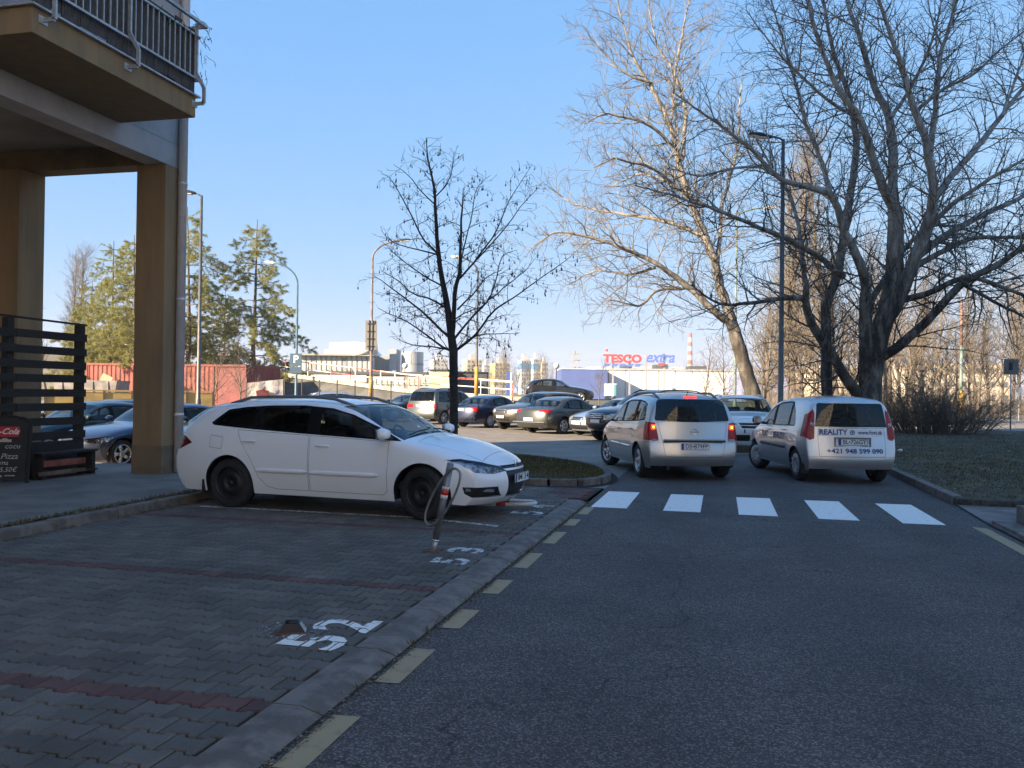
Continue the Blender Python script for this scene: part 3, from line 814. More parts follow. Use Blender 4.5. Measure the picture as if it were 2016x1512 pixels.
def build_terrace():
    # slatted timber screen of the terrace under the building
    f = empty('slatted_screen', (-10.82, 11.2, WALK_Z)); tag(f, 'dark timber slatted screen standing beside the building column', 'screen')
    def part(name, mb, m, **k):
        o = mb.build(name, m, None, **k); o.parent = f; o.matrix_parent_inverse = f.matrix_basis.inverted(); return o
    ys = [12.80, 11.25, 9.7, 8.1]
    for y in ys: part('post', MB().box((-10.83, y, 1.39), (.12, .13, 2.54)), M['darkwood'], bevel=.008)
    for z in (2.42, 2.185, 1.95, 1.715, 1.48, 1.245, 1.01, .78):
        for a, b_ in ((8.1, 11.32), (11.33, 12.86)):
            part('slat', MB().box((-10.745 + random.uniform(-.006, .006), (a+b_)/2, z + random.uniform(-.01, .01)), (.035, b_-a, .128)), M['darkwood'])
    part('top_rail', MB().bar((-10.83, 8.0, 2.72), (-10.80, 12.92, 2.66), .05, .03), M['darkwood'])
    for z, h in ((.60, .16), (.40, .16), (.20, .12)): part('kick_board', MB().box((-10.75, 10.48, z), (.03, 4.7, h)), M['darkwood'])
    # pallet bench inside
    p = empty('pallet_bench', (-10.4, 12.2, WALK_Z)); tag(p, 'low pallet bench with a reddish plank in front of the slatted screen', 'bench')
    def pp(name, mb, m):
        o = mb.build(name, m, None); o.parent = p; o.matrix_parent_inverse = p.matrix_basis.inverted()
    for z, m in ((.52, 'darkwood'), (.20, 'darkwood')): pp('plank', MB().box((-10.45, 12.0, z), (.35, 1.25, .03)), M[m])
    pp('plank', MB().box((-10.26, 11.85, .37), (.02, .9, .10)), mat('red_plank', (.20, .055, .035), .8, var=.3))
    pp('plank', MB().box((-10.26, 11.8, .22), (.02, 1.0, .06)), mat('tan_plank', (.14, .085, .05), .8, var=.3))
    for y in (11.45, 12.55): pp('leg', MB().box((-10.45, y, .31), (.3, .08, .38)), M['darkwood'])
    # chalk board
    c = empty('chalkboard', (-10.50, 10.86, WALK_Z), R(26)); tag(c, 'black pavement chalkboard with a red drink sign and chalked menu', 'board')
    tilt = Matrix.Rotation(R(-9), 3, 'X')
    W_, H_ = .66, 1.0
    def cb(name, mb, m, z=0):
        o = mb.build(name, m, c); return o
    M['slate'] = mat('slate', (.012, .013, .016), .7, var=.3, scale=6)
    M['chalk'] = mat('chalk', (.45, .45, .43), .9, var=.3, scale=30)
    M['signred'] = mat('sign_red', (.42, .012, .02), .35)
    panel = [(-.30, 0.05), (.30, .05), (.30, .90), (.22, .96), (.0, .99), (-.22, .96), (-.30, .90)]
    T = Matrix.Translation((0, 0, 0)) @ tilt.to_4x4() @ Matrix.Rotation(R(90), 4, 'X')
    MB().prism(panel, -.012, .012, T).build('panel', M['slate'], c)
    fr = MB()
    edge = [(-.33, 0.0), (-.33, .91), (-.24, .985), (0, 1.02), (.24, .985), (.33, .91), (.33, 0.0)]
    for a, b_ in zip(edge[:-1], edge[1:]):
        va, vb = T @ Vector((a[0], a[1], 0)), T @ Vector((b_[0], b_[1], 0)); fr.bar(va, vb, .04, .05, up=(0, 1, 0))
    fr.build('frame', M['darkwood'], c)
    for sx in (-.3, .3): MB().bar((sx, .42, .0), (sx, .16, .95), .035, .03).build('back_leg', M['darkwood'], c)
    MB().prism([(-.30, .70), (.17, .70), (.20, .78), (.17, .855), (-.30, .855)], .014, .022, T).build('drink_sign', M['signred'], c)
    MB().prism([(-.28, .62), (.08, .62), (.08, .66), (.03, .66), (.02, .68), (-.04, .68), (-.05, .66), (-.28, .66)], .014, .02, T).build('pennant', mat('cream_sign', (.45, .36, .28), .6), c)
    def chalk(txt, x, y, size, m, shear=.25, z=.024, bold=0):
        me = text_mesh(txt, size, shear=shear, bold=bold); me.transform(T @ Matrix.Translation((x, y, z))); link('chalk_writing', me, m, c)
    chalk('Coca-Cola', -.10, .778, .125, M['plate'], .45, .026, .002)
    chalk('cocu', .10, .555, .11, M['chalk']); chalk('4 Pizza', .02, .40, .12, M['chalk'])
    chalk('forma', -.06, .305, .10, M['chalk']); chalk('5,50\u20ac', .06, .20, .10, M['chalk'])
    MB().prism([(-.22, .095), (-.02, .095), (-.02, .115), (-.22, .115)], .014, .017, T).build('chalk_line', M['chalk'], c)
    MB().prism([(.02, .105), (.16, .105), (.16, .118), (.02, .118)], .014, .017, T).build('chalk_line', M['chalk'], c)

def build_bounce_block():
    # unseen block added behind the camera so its sunlit front bounces warm light here
    b = empty('apartment_building', (17.3, -24, 0)); tag(b, 'unseen pale apartment block added behind the viewer to bounce light', 'building')
    wall = mat('cream_block_plaster', (.74, .70, .64), .9, var=.06, scale=.8); gl = mat('block_glass', (.05, .06, .07), .1, coat=.3); fr = mat('block_frame', (.7, .7, .68), .6)
    MB().box((0, 0, 13), (12, 32, 26.1)).build('wall', wall, b)
    for f in range(9):
        for k in range(9):
            w = MB().box((-6.02, -13+k*3.25, 2.2+f*2.85), (.06, 1.5, 1.35)).build('window', gl, b)
            MB().box((-6.08, -13+k*3.25, 1.48+f*2.85), (.16, 1.7, .06)).build('sill', fr, w)
    MB().box((0, 0, 26.2), (12.6, 32.6, .3)).build('roof', M['soffit'], b)
build_building()
build_bounce_block()
dry_climber()
build_terrace()
# ------------------------------------------------------------------ cars
# side profile tables: for each key (s, z) on the centre line and (s, z) on the outer corner line; s runs back from the nose
CAR = {}
CAR['estate'] = dict(L=4.80, W=1.81, H=1.445, axles=(0.98, 3.74), wr=0.325, ar=0.372, sill=0.21, belt=((1.1, .94), (4.4, 1.06)), tumble=.30,
    C0=[(.16,.20),(.04,.30),(0,.47),(.06,.655),(.36,.83),(.74,.945),(1.13,1.01),(1.98,1.385),(2.65,1.45),(3.35,1.445),(3.95,1.40),(4.20,1.365),(4.63,1.02),(4.73,.84),(4.80,.62),(4.78,.40),(4.66,.25)],
    C1=[(.46,.20),(.34,.30),(.28,.47),(.34,.64),(.62,.78),(.92,.875),(1.23,.945),(2.20,1.36),(2.75,1.405),(3.4,1.395),(3.88,1.345),(4.10,1.305),(4.50,1.0),(4.58,.84),(4.66,.62),(4.64,.40),(4.54,.25)],
    plan=[(0.2,.76),(.5,.85),(1.0,.895),(2.4,.905),(3.7,.905),(4.3,.875),(4.7,.80)],
    dlo=[(1.27,.945),(1.62,1.115),(1.97,1.255),(2.28,1.33),(2.7,1.36),(3.2,1.35),(3.55,1.325),(3.82,1.285),(4.05,1.11),(4.01,1.08),(3.5,1.045),(2.6,1.0)], pillars=[(2.42,2.58),(3.30,3.36)],
    doors=[[(1.42,.94),(2.53,.985),(2.53,.28),(1.50,.28),(1.44,.33)], [(2.545,.985),(3.62,1.03),(3.55,.86),(3.40,.66),(3.28,.42),(3.16,.31),(3.02,.28),(2.545,.28)]])
CAR['mpv'] = dict(L=4.467, W=1.80, H=1.635, axles=(0.93, 3.63), wr=0.32, ar=0.365, sill=0.22, belt=((1.0, .97), (4.2, 1.06)), tumble=.27,
    C0=[(.14,.20),(.03,.30),(0,.5),(.06,.70),(.32,.86),(.66,.98),(1.0,1.06),(1.95,1.52),(2.5,1.605),(3.3,1.625),(3.95,1.575),(4.14,1.535),(4.33,1.08),(4.37,.86),(4.44,.62),(4.46,.42),(4.36,.27)],
    C1=[(.44,.20),(.32,.30),(.26,.5),(.32,.69),(.56,.82),(.86,.92),(1.15,1.0),(2.12,1.465),(2.6,1.535),(3.3,1.55),(3.88,1.495),(4.04,1.455),(4.22,1.05),(4.26,.86),(4.32,.62),(4.33,.42),(4.26,.27)],
    plan=[(0.2,.75),(.5,.85),(1.0,.89),(2.4,.90),(3.6,.90),(4.1,.87),(4.45,.82)],
    dlo=[(1.3,.985),(1.7,1.19),(2.05,1.37),(2.3,1.44),(2.7,1.475),(3.3,1.48),(3.7,1.45),(3.9,1.40),(4.0,1.14),(3.97,1.10),(3.4,1.06),(2.4,1.02)], pillars=[(2.30,2.40),(3.20,3.32)],
    doors=[[(1.28,.95),(2.34,.99),(2.34,.30),(1.36,.30)], [(2.355,.99),(3.36,1.03),(3.28,.78),(3.2,.5),(3.1,.36),(2.98,.30),(2.355,.30)]])
CAR['roomster'] = dict(L=4.205, W=1.70, H=1.607, axles=(0.86, 3.47), wr=0.305, ar=0.348, sill=0.23, belt=((1.0, .97), (4.0, 1.02)), tumble=.22,
    C0=[(.14,.20),(.03,.30),(0,.5),(.06,.70),(.3,.86),(.62,.96),(.95,1.05),(1.75,1.50),(2.4,1.585),(3.2,1.607),(3.8,1.585),(3.98,1.55),(4.09,1.05),(4.11,.86),(4.17,.60),(4.20,.42),(4.10,.27)],
    C1=[(.42,.20),(.30,.30),(.24,.5),(.30,.69),(.52,.82),(.82,.90),(1.08,.985),(1.95,1.455),(2.5,1.525),(3.2,1.545),(3.74,1.515),(3.88,1.47),(4.0,1.03),(4.02,.86),(4.07,.60),(4.09,.42),(4.02,.27)],
    plan=[(0.2,.70),(.5,.80),(1.0,.84),(2.4,.85),(3.5,.85),(3.9,.83),(4.2,.785)],
    dlo=[(1.22,.98),(1.55,1.18),(1.85,1.36),(2.02,1.40),(2.3,1.46),(2.8,1.485),(3.05,1.475),(3.25,1.32),(3.42,1.06),(3.38,1.02),(2.6,1.0)], pillars=[(2.04,2.14),(3.0,3.04)],
    doors=[[(1.2,.95),(2.08,.98),(2.08,.30),(1.28,.30)], [(2.095,.98),(3.04,1.0),(3.04,.70),(2.98,.42),(2.86,.30),(2.095,.30)]])
CAR['suv'] = dict(L=4.75, W=1.93, H=1.73, axles=(0.92, 3.78), wr=0.37, ar=0.425, sill=0.36, belt=((1.2, 1.12), (4.4, 1.20)), tumble=.30,
    C0=[(.16,.36),(.04,.44),(0,.62),(.05,.90),(.24,1.04),(.7,1.12),(1.28,1.20),(2.0,1.63),(2.6,1.72),(3.4,1.72),(4.2,1.67),(4.42,1.62),(4.60,1.20),(4.64,.98),(4.72,.76),(4.74,.56),(4.62,.40)],
    C1=[(.46,.36),(.32,.44),(.24,.62),(.28,.89),(.48,1.0),(.9,1.07),(1.42,1.14),(2.2,1.58),(2.7,1.655),(3.4,1.65),(4.1,1.59),(4.3,1.54),(4.46,1.18),(4.5,.98),(4.56,.76),(4.57,.56),(4.48,.40)],
    plan=[(0.2,.82),(.5,.92),(1.0,.955),(2.4,.965),(3.8,.965),(4.3,.93),(4.7,.86)],
    dlo=[(1.5,1.14),(1.85,1.33),(2.2,1.50),(2.5,1.575),(3.0,1.60),(3.6,1.58),(4.0,1.53),(4.18,1.30),(4.1,1.25),(3.2,1.20),(2.4,1.17)], pillars=[(2.5,2.62),(3.5,3.58)],
    doors=[[(1.5,1.1),(2.55,1.16),(2.55,.44),(1.56,.44)], [(2.57,1.16),(3.6,1.2),(3.4,.8),(3.2,.5),(3.1,.44),(2.57,.44)]])
CAR['sedan'] = dict(L=4.72, W=1.80, H=1.44, axles=(0.88, 3.62), wr=0.32, ar=0.365, sill=0.21, belt=((1.2, .93), (4.4, .97)), tumble=.36,
    C0=[(.16,.20),(.04,.30),(0,.46),(.06,.68),(.4,.82),(.9,.92),(1.42,.99),(2.15,1.36),(2.6,1.435),(3.0,1.43),(3.4,1.37),(3.6,1.31),(4.12,1.02),(4.60,.985),(4.70,.68),(4.72,.42),(4.60,.25)],
    C1=[(.44,.20),(.34,.30),(.28,.46),(.32,.67),(.60,.79),(1.0,.875),(1.52,.94),(2.35,1.33),(2.65,1.385),(3.0,1.375),(3.35,1.32),(3.55,1.255),(4.10,.965),(4.46,.935),(4.54,.68),(4.55,.42),(4.45,.25)],
    plan=[(0.2,.74),(.5,.85),(1.0,.89),(2.4,.90),(3.6,.90),(4.2,.86),(4.7,.78)],
    dlo=[(1.58,.945),(1.9,1.10),(2.2,1.23),(2.45,1.30),(2.8,1.325),(3.1,1.30),(3.35,1.23),(3.62,1.06),(3.70,.985),(3.0,.965),(2.2,.95)], pillars=[(2.5,2.58),(3.28,3.33)],
    doors=[[(1.5,.92),(2.53,.95),(2.53,.28),(1.56,.28)], [(2.55,.95),(3.5,.965),(3.3,.6),(3.1,.32),(2.98,.28),(2.55,.28)]])
CAR['hatch'] = dict(L=4.24, W=1.75, H=1.43, axles=(0.80, 3.45), wr=0.315, ar=0.36, sill=0.21, belt=((1.2, .93), (4.0, 1.0)), tumble=.32,
    C0=[(.16,.20),(.04,.30),(0,.46),(.05,.66),(.36,.81),(.85,.91),(1.40,.985),(2.05,1.34),(2.5,1.425),(3.0,1.42),(3.55,1.35),(3.78,1.30),(4.05,1.02),(4.14,.84),(4.22,.62),(4.23,.42),(4.12,.25)],
    C1=[(.44,.20),(.34,.30),(.28,.46),(.31,.65),(.56,.78),(.95,.87),(1.50,.94),(2.22,1.31),(2.55,1.375),(3.0,1.365),(3.46,1.30),(3.66,1.245),(3.92,1.0),(4.0,.84),(4.06,.62),(4.07,.42),(3.98,.25)],
    plan=[(0.2,.73),(.5,.83),(1.0,.865),(2.2,.875),(3.4,.875),(3.9,.84),(4.2,.77)],
    dlo=[(1.56,.945),(1.85,1.09),(2.15,1.24),(2.4,1.30),(2.8,1.32),(3.15,1.295),(3.45,1.22),(3.66,1.07),(3.6,1.02),(2.8,.975),(2.2,.955)], pillars=[(2.42,2.52),(3.2,3.26)],
    doors=[[(1.46,.92),(2.47,.95),(2.47,.28),(1.52,.28)], [(2.49,.95),(3.34,.98),(3.15,.6),(2.95,.32),(2.85,.28),(2.49,.28)]])
CAR['van'] = dict(L=4.63, W=1.81, H=1.73, axles=(0.92, 3.76), wr=0.325, ar=0.37, sill=0.23, belt=((1.0, 1.0), (4.4, 1.04)), tumble=.22,
    C0=[(.14,.22),(.03,.32),(0,.5),(.06,.72),(.32,.90),(.66,1.02),(1.0,1.10),(1.9,1.60),(2.5,1.70),(3.4,1.715),(4.1,1.68),(4.28,1.64),(4.48,1.08),(4.52,.86),(4.60,.62),(4.62,.42),(4.52,.28)],
    C1=[(.44,.22),(.32,.32),(.26,.5),(.32,.71),(.56,.86),(.86,.95),(1.15,1.03),(2.08,1.55),(2.6,1.635),(3.4,1.645),(4.04,1.60),(4.2,1.56),(4.38,1.06),(4.42,.86),(4.48,.62),(4.50,.42),(4.42,.28)],
    plan=[(0.2,.76),(.5,.86),(1.0,.895),(2.4,.905),(3.7,.905),(4.3,.885),(4.6,.85)],
    dlo=[(1.3,1.01),(1.7,1.25),(2.0,1.43),(2.3,1.52),(2.8,1.565),(3.5,1.57),(4.0,1.54),(4.16,1.14),(4.1,1.08),(3.2,1.05),(2.2,1.03)], pillars=[(2.36,2.46),(3.28,3.38)],
    doors=[[(1.3,.98),(2.4,1.02),(2.4,.32),(1.38,.32)], [(2.42,1.02),(3.4,1.04),(3.3,.7),(3.15,.4),(3.0,.32),(2.42,.32)]])

class Shell:
    def __init__(self, spec, detail):
        self.sp = spec
        N, rows, cols = {2: (150, 22, 15), 1: (104, 16, 11), 0: (70, 12, 8)}[detail]
        C0 = np.array(spec['C0']); C1 = np.array(spec['C1'])
        ch = np.r_[0, np.cumsum(np.hypot(*np.diff(C0, axis=0).T) + 0.5*np.hypot(*np.diff(C1, axis=0).T))]
        self.ch = ch
        # sample so that every key is hit
        u = []
        for k in range(len(ch) - 1):
            n = max(2, int(round(N * (ch[k+1] - ch[k]) / ch[-1])))
            u += list(np.linspace(ch[k], ch[k+1], n, endpoint=False))
        u.append(ch[-1]); u = np.array(u); N = len(u)
        self.keyi = [int(np.argmin(abs(u - c))) for c in ch]
        c0 = np.c_[pchip(ch, C0[:, 0], u), pchip(ch, C0[:, 1], u)]
        c1 = np.c_[pchip(ch, C1[:, 0], u), pchip(ch, C1[:, 1], u)]
        i4, i12 = self.keyi[4], self.keyi[12]
        bs = c1[:, 0].copy()
        bs[:i4+1] = np.linspace(c1[0, 0], c1[i4, 0], i4+1)
        bs[i12:] = np.linspace(c1[i12, 0], c1[-1, 0], N-i12)
        bs = np.maximum.accumulate(bs)
        sill = spec['sill']
        bz = np.full(N, sill); 
        bz[:i4+1] = np.linspace(C0[0][1], sill, i4+1); bz[i12:] = np.linspace(sill, C0[-1][1], N-i12)
        M_ = 2*(rows + cols) + 1
        P = np.zeros((N, M_, 3)); L = spec['L']
        t = np.linspace(0, 1, rows, endpoint=False)
        for j in range(rows):
            s = bs + (c1[:, 0]-bs)*t[j]; z = bz + (c1[:, 1]-bz)*t[j]
            P[:, j] = np.c_[L/2 - s, self.w(s, z), z]
        w1 = self.w(c1[:, 0], c1[:, 1])
        for j in range(cols + 1):
            tt = j/cols
            g = 1 - (1-tt)**2.1
            P[:, rows+j] = np.c_[L/2 - (c1[:, 0] + (c0[:, 0]-c1[:, 0])*g), w1*(1-tt), c1[:, 1] + (c0[:, 1]-c1[:, 1])*g]
        for j in range(M_//2): P[:, M_-1-j] = P[:, j]*np.array([1, -1, 1])
        for it in range({2: 6, 1: 4, 0: 2}[detail]):
            Q = P.copy()
            Q[:, 1:-1] = 0.5*P[:, 1:-1] + 0.25*(P[:, :-2] + P[:, 2:])
            P = Q.copy()
            if it % 2 == 0:
                Q[1:-1] = 0.5*P[1:-1] + 0.25*(P[:-2] + P[2:])
                P = Q
        self.P, self.N, self.Mj, self.rows, self.cols = P, N, M_, rows, cols
    def w(self, s, z):
        sp = self.sp
        pl = np.array(sp['plan']); h = pchip(pl[:, 0], pl[:, 1], s)
        (s0, z0), (s1, z1) = sp['belt']
        zb = np.interp(s, [s0, s1], [z0, z1])
        zm = sp['sill'] + (zb - sp['sill'])*0.55
        low = 0.075*np.clip((zm - z)/(zm-sp['sill']), 0, 1.2)**2
        mid = 0.022*np.clip((z - zm)/(zb-zm), 0, 1)**2
        up = np.clip(z - zb, 0, 2)
        tum = sp['tumble']*up*(0.82 + 0.45*up) + 0.018*np.clip((z-zb)/0.03, 0, 1)
        fl = 0
        for a in sp['axles']:
            d = np.hypot(s-a, z - sp['wr'])
            fl = fl + 0.014*np.exp(-((d-sp['ar'])/0.09)**2)
        return h - low - mid - tum + fl
    def bm(self):
        bm = bmesh.new(); P = self.P
        V = [[bm.verts.new(P[i, j]) for j in range(self.Mj)] for i in range(self.N)]
        lay = bm.faces.layers.int.new('part')
        for i in range(self.N-1):
            for j in range(self.Mj-1):
                if (P[i, j]-P[i+1, j]).dot(P[i, j]-P[i+1, j]) < 1e-9 and (P[i, j+1]-P[i+1, j+1]).dot(P[i, j+1]-P[i+1, j+1]) < 1e-9: continue
                f = bm.faces.new((V[i][j], V[i][j+1], V[i+1][j+1], V[i+1][j]))
        bmesh.ops.remove_doubles(bm, verts=bm.verts, dist=1e-5)
        bmesh.ops.recalc_face_normals(bm, faces=bm.faces)
        c = sum(1 for f in bm.faces if f.normal.z > 0.5 and f.calc_center_median().z > 1.0) - sum(1 for f in bm.faces if f.normal.z < -0.5 and f.calc_center_median().z > 1.0)
        if c < 0: bmesh.ops.reverse_faces(bm, faces=bm.faces)
        bm.normal_update()
        return bm

VIEW = {'side': lambda L, p: (L/2 - p.x, p.z), 'front': lambda L, p: (p.y, p.z), 'rear': lambda L, p: (p.y, p.z), 'top': lambda L, p: (L/2 - p.x, p.y)}
def visible(view, sg, f, c, L, lim):
    n = f.normal
    if view == 'side': return c.y*sg > lim.get('ymin', .3) and n.y*sg > lim.get('n', .12)
    if view == 'front': return n.x > lim.get('n', .12) and c.x > L/2 - lim.get('deep', .9)
    if view == 'rear': return n.x < -lim.get('n', .1) and c.x < -L/2 + lim.get('deep', .9)
    return n.z > lim.get('n', .2)

def cut_region(bm, L, lay, ident, poly, view='side', sg=1, lim={}, over=None):
    """cuts the outline into the shell with real edges and marks the faces inside"""
    pv = VIEW[view]
    xs = [p[0] for p in poly]; ys = [p[1] for p in poly]
    x0, x1, y0, y1 = min(xs)-.002, max(xs)+.002, min(ys)-.002, max(ys)+.002
    sel = []
    for f in bm.faces:
        if over is not None and f[lay] not in over: continue
        c = f.calc_center_median()
        if not visible(view, sg, f, c, L, lim): continue
        q = [pv(L, v.co) for v in f.verts]
        if max(a[0] for a in q) < x0 or min(a[0] for a in q) > x1 or max(a[1] for a in q) < y0 or min(a[1] for a in q) > y1: continue
        sel.append(f)
    for i in range(len(poly)):
        a, b = poly[i], poly[(i+1) % len(poly)]
        dx, dy = b[0]-a[0], b[1]-a[1]
        if abs(dx)+abs(dy) < 1e-6: continue
        if view == 'side': co, no = (L/2-a[0], 0, a[1]), (dy, 0, dx)
        elif view == 'top': co, no = (L/2-a[0], a[1], 0), (dy, dx, 0)
        else: co, no = (0, a[0], a[1]), (0, dy, -dx)
        ge = set(sel)
        for f in sel: ge.update(f.edges); ge.update(f.verts)
        r = bmesh.ops.bisect_plane(bm, geom=list(ge), dist=1e-5, plane_co=co, plane_no=Vector(no).normalized())
        sel = [g for g in r['geom'] if isinstance(g, bmesh.types.BMFace) and g.is_valid]
    n = 0
    for f in sel:
        c = pv(L, f.calc_center_median())
        if in_poly(poly, c[0], c[1]): f[lay] = ident; n += 1
    return n

def split_out(bm, lay, ident, offset=0.0):
    """a new bmesh with the faces marked ident, pushed along their normals"""
    nb = bmesh.new(); mp = {}
    for f in bm.faces:
        if f[lay] != ident: continue
        vs = []
        for v in f.verts:
            if v not in mp: mp[v] = nb.verts.new(v.co + v.normal*offset)
            vs.append(mp[v])
        try: nb.faces.new(vs)
        except ValueError: pass
    return nb

def rim_walls(nb, depth):
    """turns an open patch inwards at its border so that it reads as a solid panel"""
    nb.normal_update()
    ed = [e for e in nb.edges if e.is_boundary]
    r = bmesh.ops.extrude_edge_only(nb, edges=ed)
    for v in [g for g in r['geom'] if isinstance(g, bmesh.types.BMVert)]:
        src = [e.other_vert(v) for e in v.link_edges if e.other_vert(v).normal.length > 0.1]
        nrm = src[0].normal if src else Vector((0, 0, 1))
        v.co -= nrm*depth

def bm_obj(bm, name, m, parent, smooth=True, angle=None):
    me = bpy.data.meshes.new(name)
    bm.normal_update()
    bm.to_mesh(me); bm.free()
    me.materials.append(m)
    if smooth: me.shade_smooth()
    return link(name, me, None, parent)

_wheel_cache = {}
def wheel_meshes(kind, r):
    key = (kind, round(r, 3))
    if key in _wheel_cache: return _wheel_cache[key]
    w = 0.205; rr = r*0.66
    t = MB().lathe([(rr, -w/2+.01), (rr+.02, -w/2), (r-.035, -w/2-.005), (r-.012, -w/2+.02), (r, -w/2+.045), (r, w/2-.045), (r-.012, w/2-.02), (r-.035, w/2+.005), (rr+.02, w/2), (rr, w/2-.01)], 40, 'Y')
    tyre = t.mesh('wheel', M['rubber'], True)
    b = MB(); k = 40
    b.lathe([(rr+.004, -w/2+.0), (rr+.004, w/2-.004), (rr-.012, w/2-.004), (rr-.02, w/2-.03), (rr-.03, -w/2+.02)], k, 'Y')   # barrel and lip
    if kind == 'steel':
        b.lathe([(rr-.02, w/2-.05), (rr-.05, w/2-.06), (rr-.075, w/2-.03), (.085, w/2-.025), (.07, w/2-.05), (.0, w/2-.05)], k, 'Y')
        for i in range(5):
            a = 2*math.pi*i/5; b.lathe([(.0, .012), (.012, .010), (.012, 0)], 8, 'Y', (.055*math.cos(a), w/2-.05, .055*math.sin(a)))
        b.lathe([(0, .03), (.03, .028), (.033, 0)], 16, 'Y', (0, w/2-.05, 0))
        m = M['steelblack']
    elif kind == 'cap':
        b.lathe([(rr-.005, w/2-.004), (rr-.03, w/2+.006), (rr*.55, w/2+.012), (.06, w/2+.004), (0, w/2+.008)], k, 'Y')
        m = M['hubcap']
        for i in range(9):
            a = 2*math.pi*i/9
            c = Vector((math.cos(a), 0, math.sin(a)))
            b.bar(c*(rr*.45) + Vector((0, w/2+.012, 0)), c*(rr*.86) + Vector((0, w/2+.006, 0)), .012, .04, up=(0, 1, 0))
    else:
        n = {'five': 5, 'seven': 7, 'ten': 10}[kind]
        for i in range(n):
            a = 2*math.pi*i/n
            c = Vector((math.cos(a), 0, math.sin(a))); tn = Vector((-math.sin(a), 0, math.cos(a)))
            w0, w1 = (.034, .05) if n == 5 else (.02, .026)
            y0, y1 = w/2-.03, w/2-.012
            p = []
            for (q, ww, yy) in ((.05, w0, y0), (rr-.01, w1, y1)):
                for (sx, dy) in ((-1, -.03), (1, -.03), (.8, 0), (-.8, 0)):
                    p.append(c*q + tn*ww*sx + Vector((0, yy+dy, 0)))
            b.add(p, [(0,1,2,3),(7,6,5,4),(0,4,5,1),(1,5,6,2),(2,6,7,3),(3,7,4,0)])
        b.lathe([(.075, w/2-.06), (.075, w/2-.022), (.05, w/2-.014), (.03, w/2-.02), (0, w/2-.018)], 20, 'Y')
        m = M['alloy']
    rim = b.mesh('rim', m, True)
    d = MB().lathe([(rr-.025, 0), (.0, 0)], 24, 'Y', (0, -.02, 0)).lathe([(rr*.78, .0), (rr*.78, .02), (0, .02)], 24, 'Y', (0, .0, 0))
    disc = d.mesh('brake_disc', M['steelblack'])
    _wheel_cache[key] = (tyre, rim, disc)
    return _wheel_cache[key]

def rounded_box(c, d, bev=.04, seg=3):
    bm = bmesh.new(); bmesh.ops.create_cube(bm, size=1.0)
    for v in bm.verts: v.co = Vector((v.co.x*d[0], v.co.y*d[1], v.co.z*d[2])) + Vector(c)
    bmesh.ops.bevel(bm, geom=list(bm.edges), offset=min(bev, min(d)*.45), segments=seg, affect='EDGES', profile=.5)
    return bm

def place_text(body, size, parent, bvh, origin, view, m, bold=0.0, name='lettering', shear=0.0, off=.004, width=None):
    """letters laid onto the surface of a car: origin is (y, z) for the rear, (s, z) for the side"""
    me = text_mesh(body, size, bold=bold, shear=shear)
    if width:
        xs = [v.co.x for v in me.vertices]; k = width/(max(xs)-min(xs))
    else: k = 1.0
    for v in me.vertices:
        u, h = v.co.x*k, v.co.y
        if view == 'rear':
            o = Vector((-10, origin[0]-u, origin[1]+h)); d = Vector((1, 0, 0))
        elif view == 'left':
            o = Vector((origin[0]-u, 10, origin[1]+h)); d = Vector((0, -1, 0))
        else:
            o = Vector((10, origin[0]+u, origin[1]+h)); d = Vector((-1, 0, 0))
        hit = bvh.ray_cast(o, d)
        if hit[0] is not None: v.co = hit[0] - d*off
        else: v.co = o*0
    me.update()
    return link(name, me, m, parent)

def number_plate(parent, loc, rz, txt, chars=True, tilt=0.0, white=None):
    b = rounded_box((0, 0, 0), (.015, .52, .115), .006, 1)
    o = bm_obj(b, 'number_plate', white or M['plate'], parent, False)
    o.location = loc; o.rotation_euler = (0, tilt, rz)
    q = MB().box((.0085, -.238, 0), (.003, .042, .108)).build('country_band', M['plateblue'], o)
    if chars and txt:
        fr = MB()
        for (c, d) in (((.0085, 0, .055), (.004, .52, .006)), ((.0085, 0, -.055), (.004, .52, .006)), ((.0085, .257, 0), (.004, .006, .104)), ((.0085, -.257, 0), (.004, .006, .104))): fr.box(c, d)
        fr.build('plate_frame', M['black'], o)
        me = text_mesh(txt, .108, bold=.0012)
        xs = [v.co.x for v in me.vertices]; k = .42/(max(xs)-min(xs))
        for v in me.vertices: v.co = Vector((.0095, (v.co.x)*k + .025, v.co.y - .0))
        link('plate_characters', me, M['ink'], o)
    return o

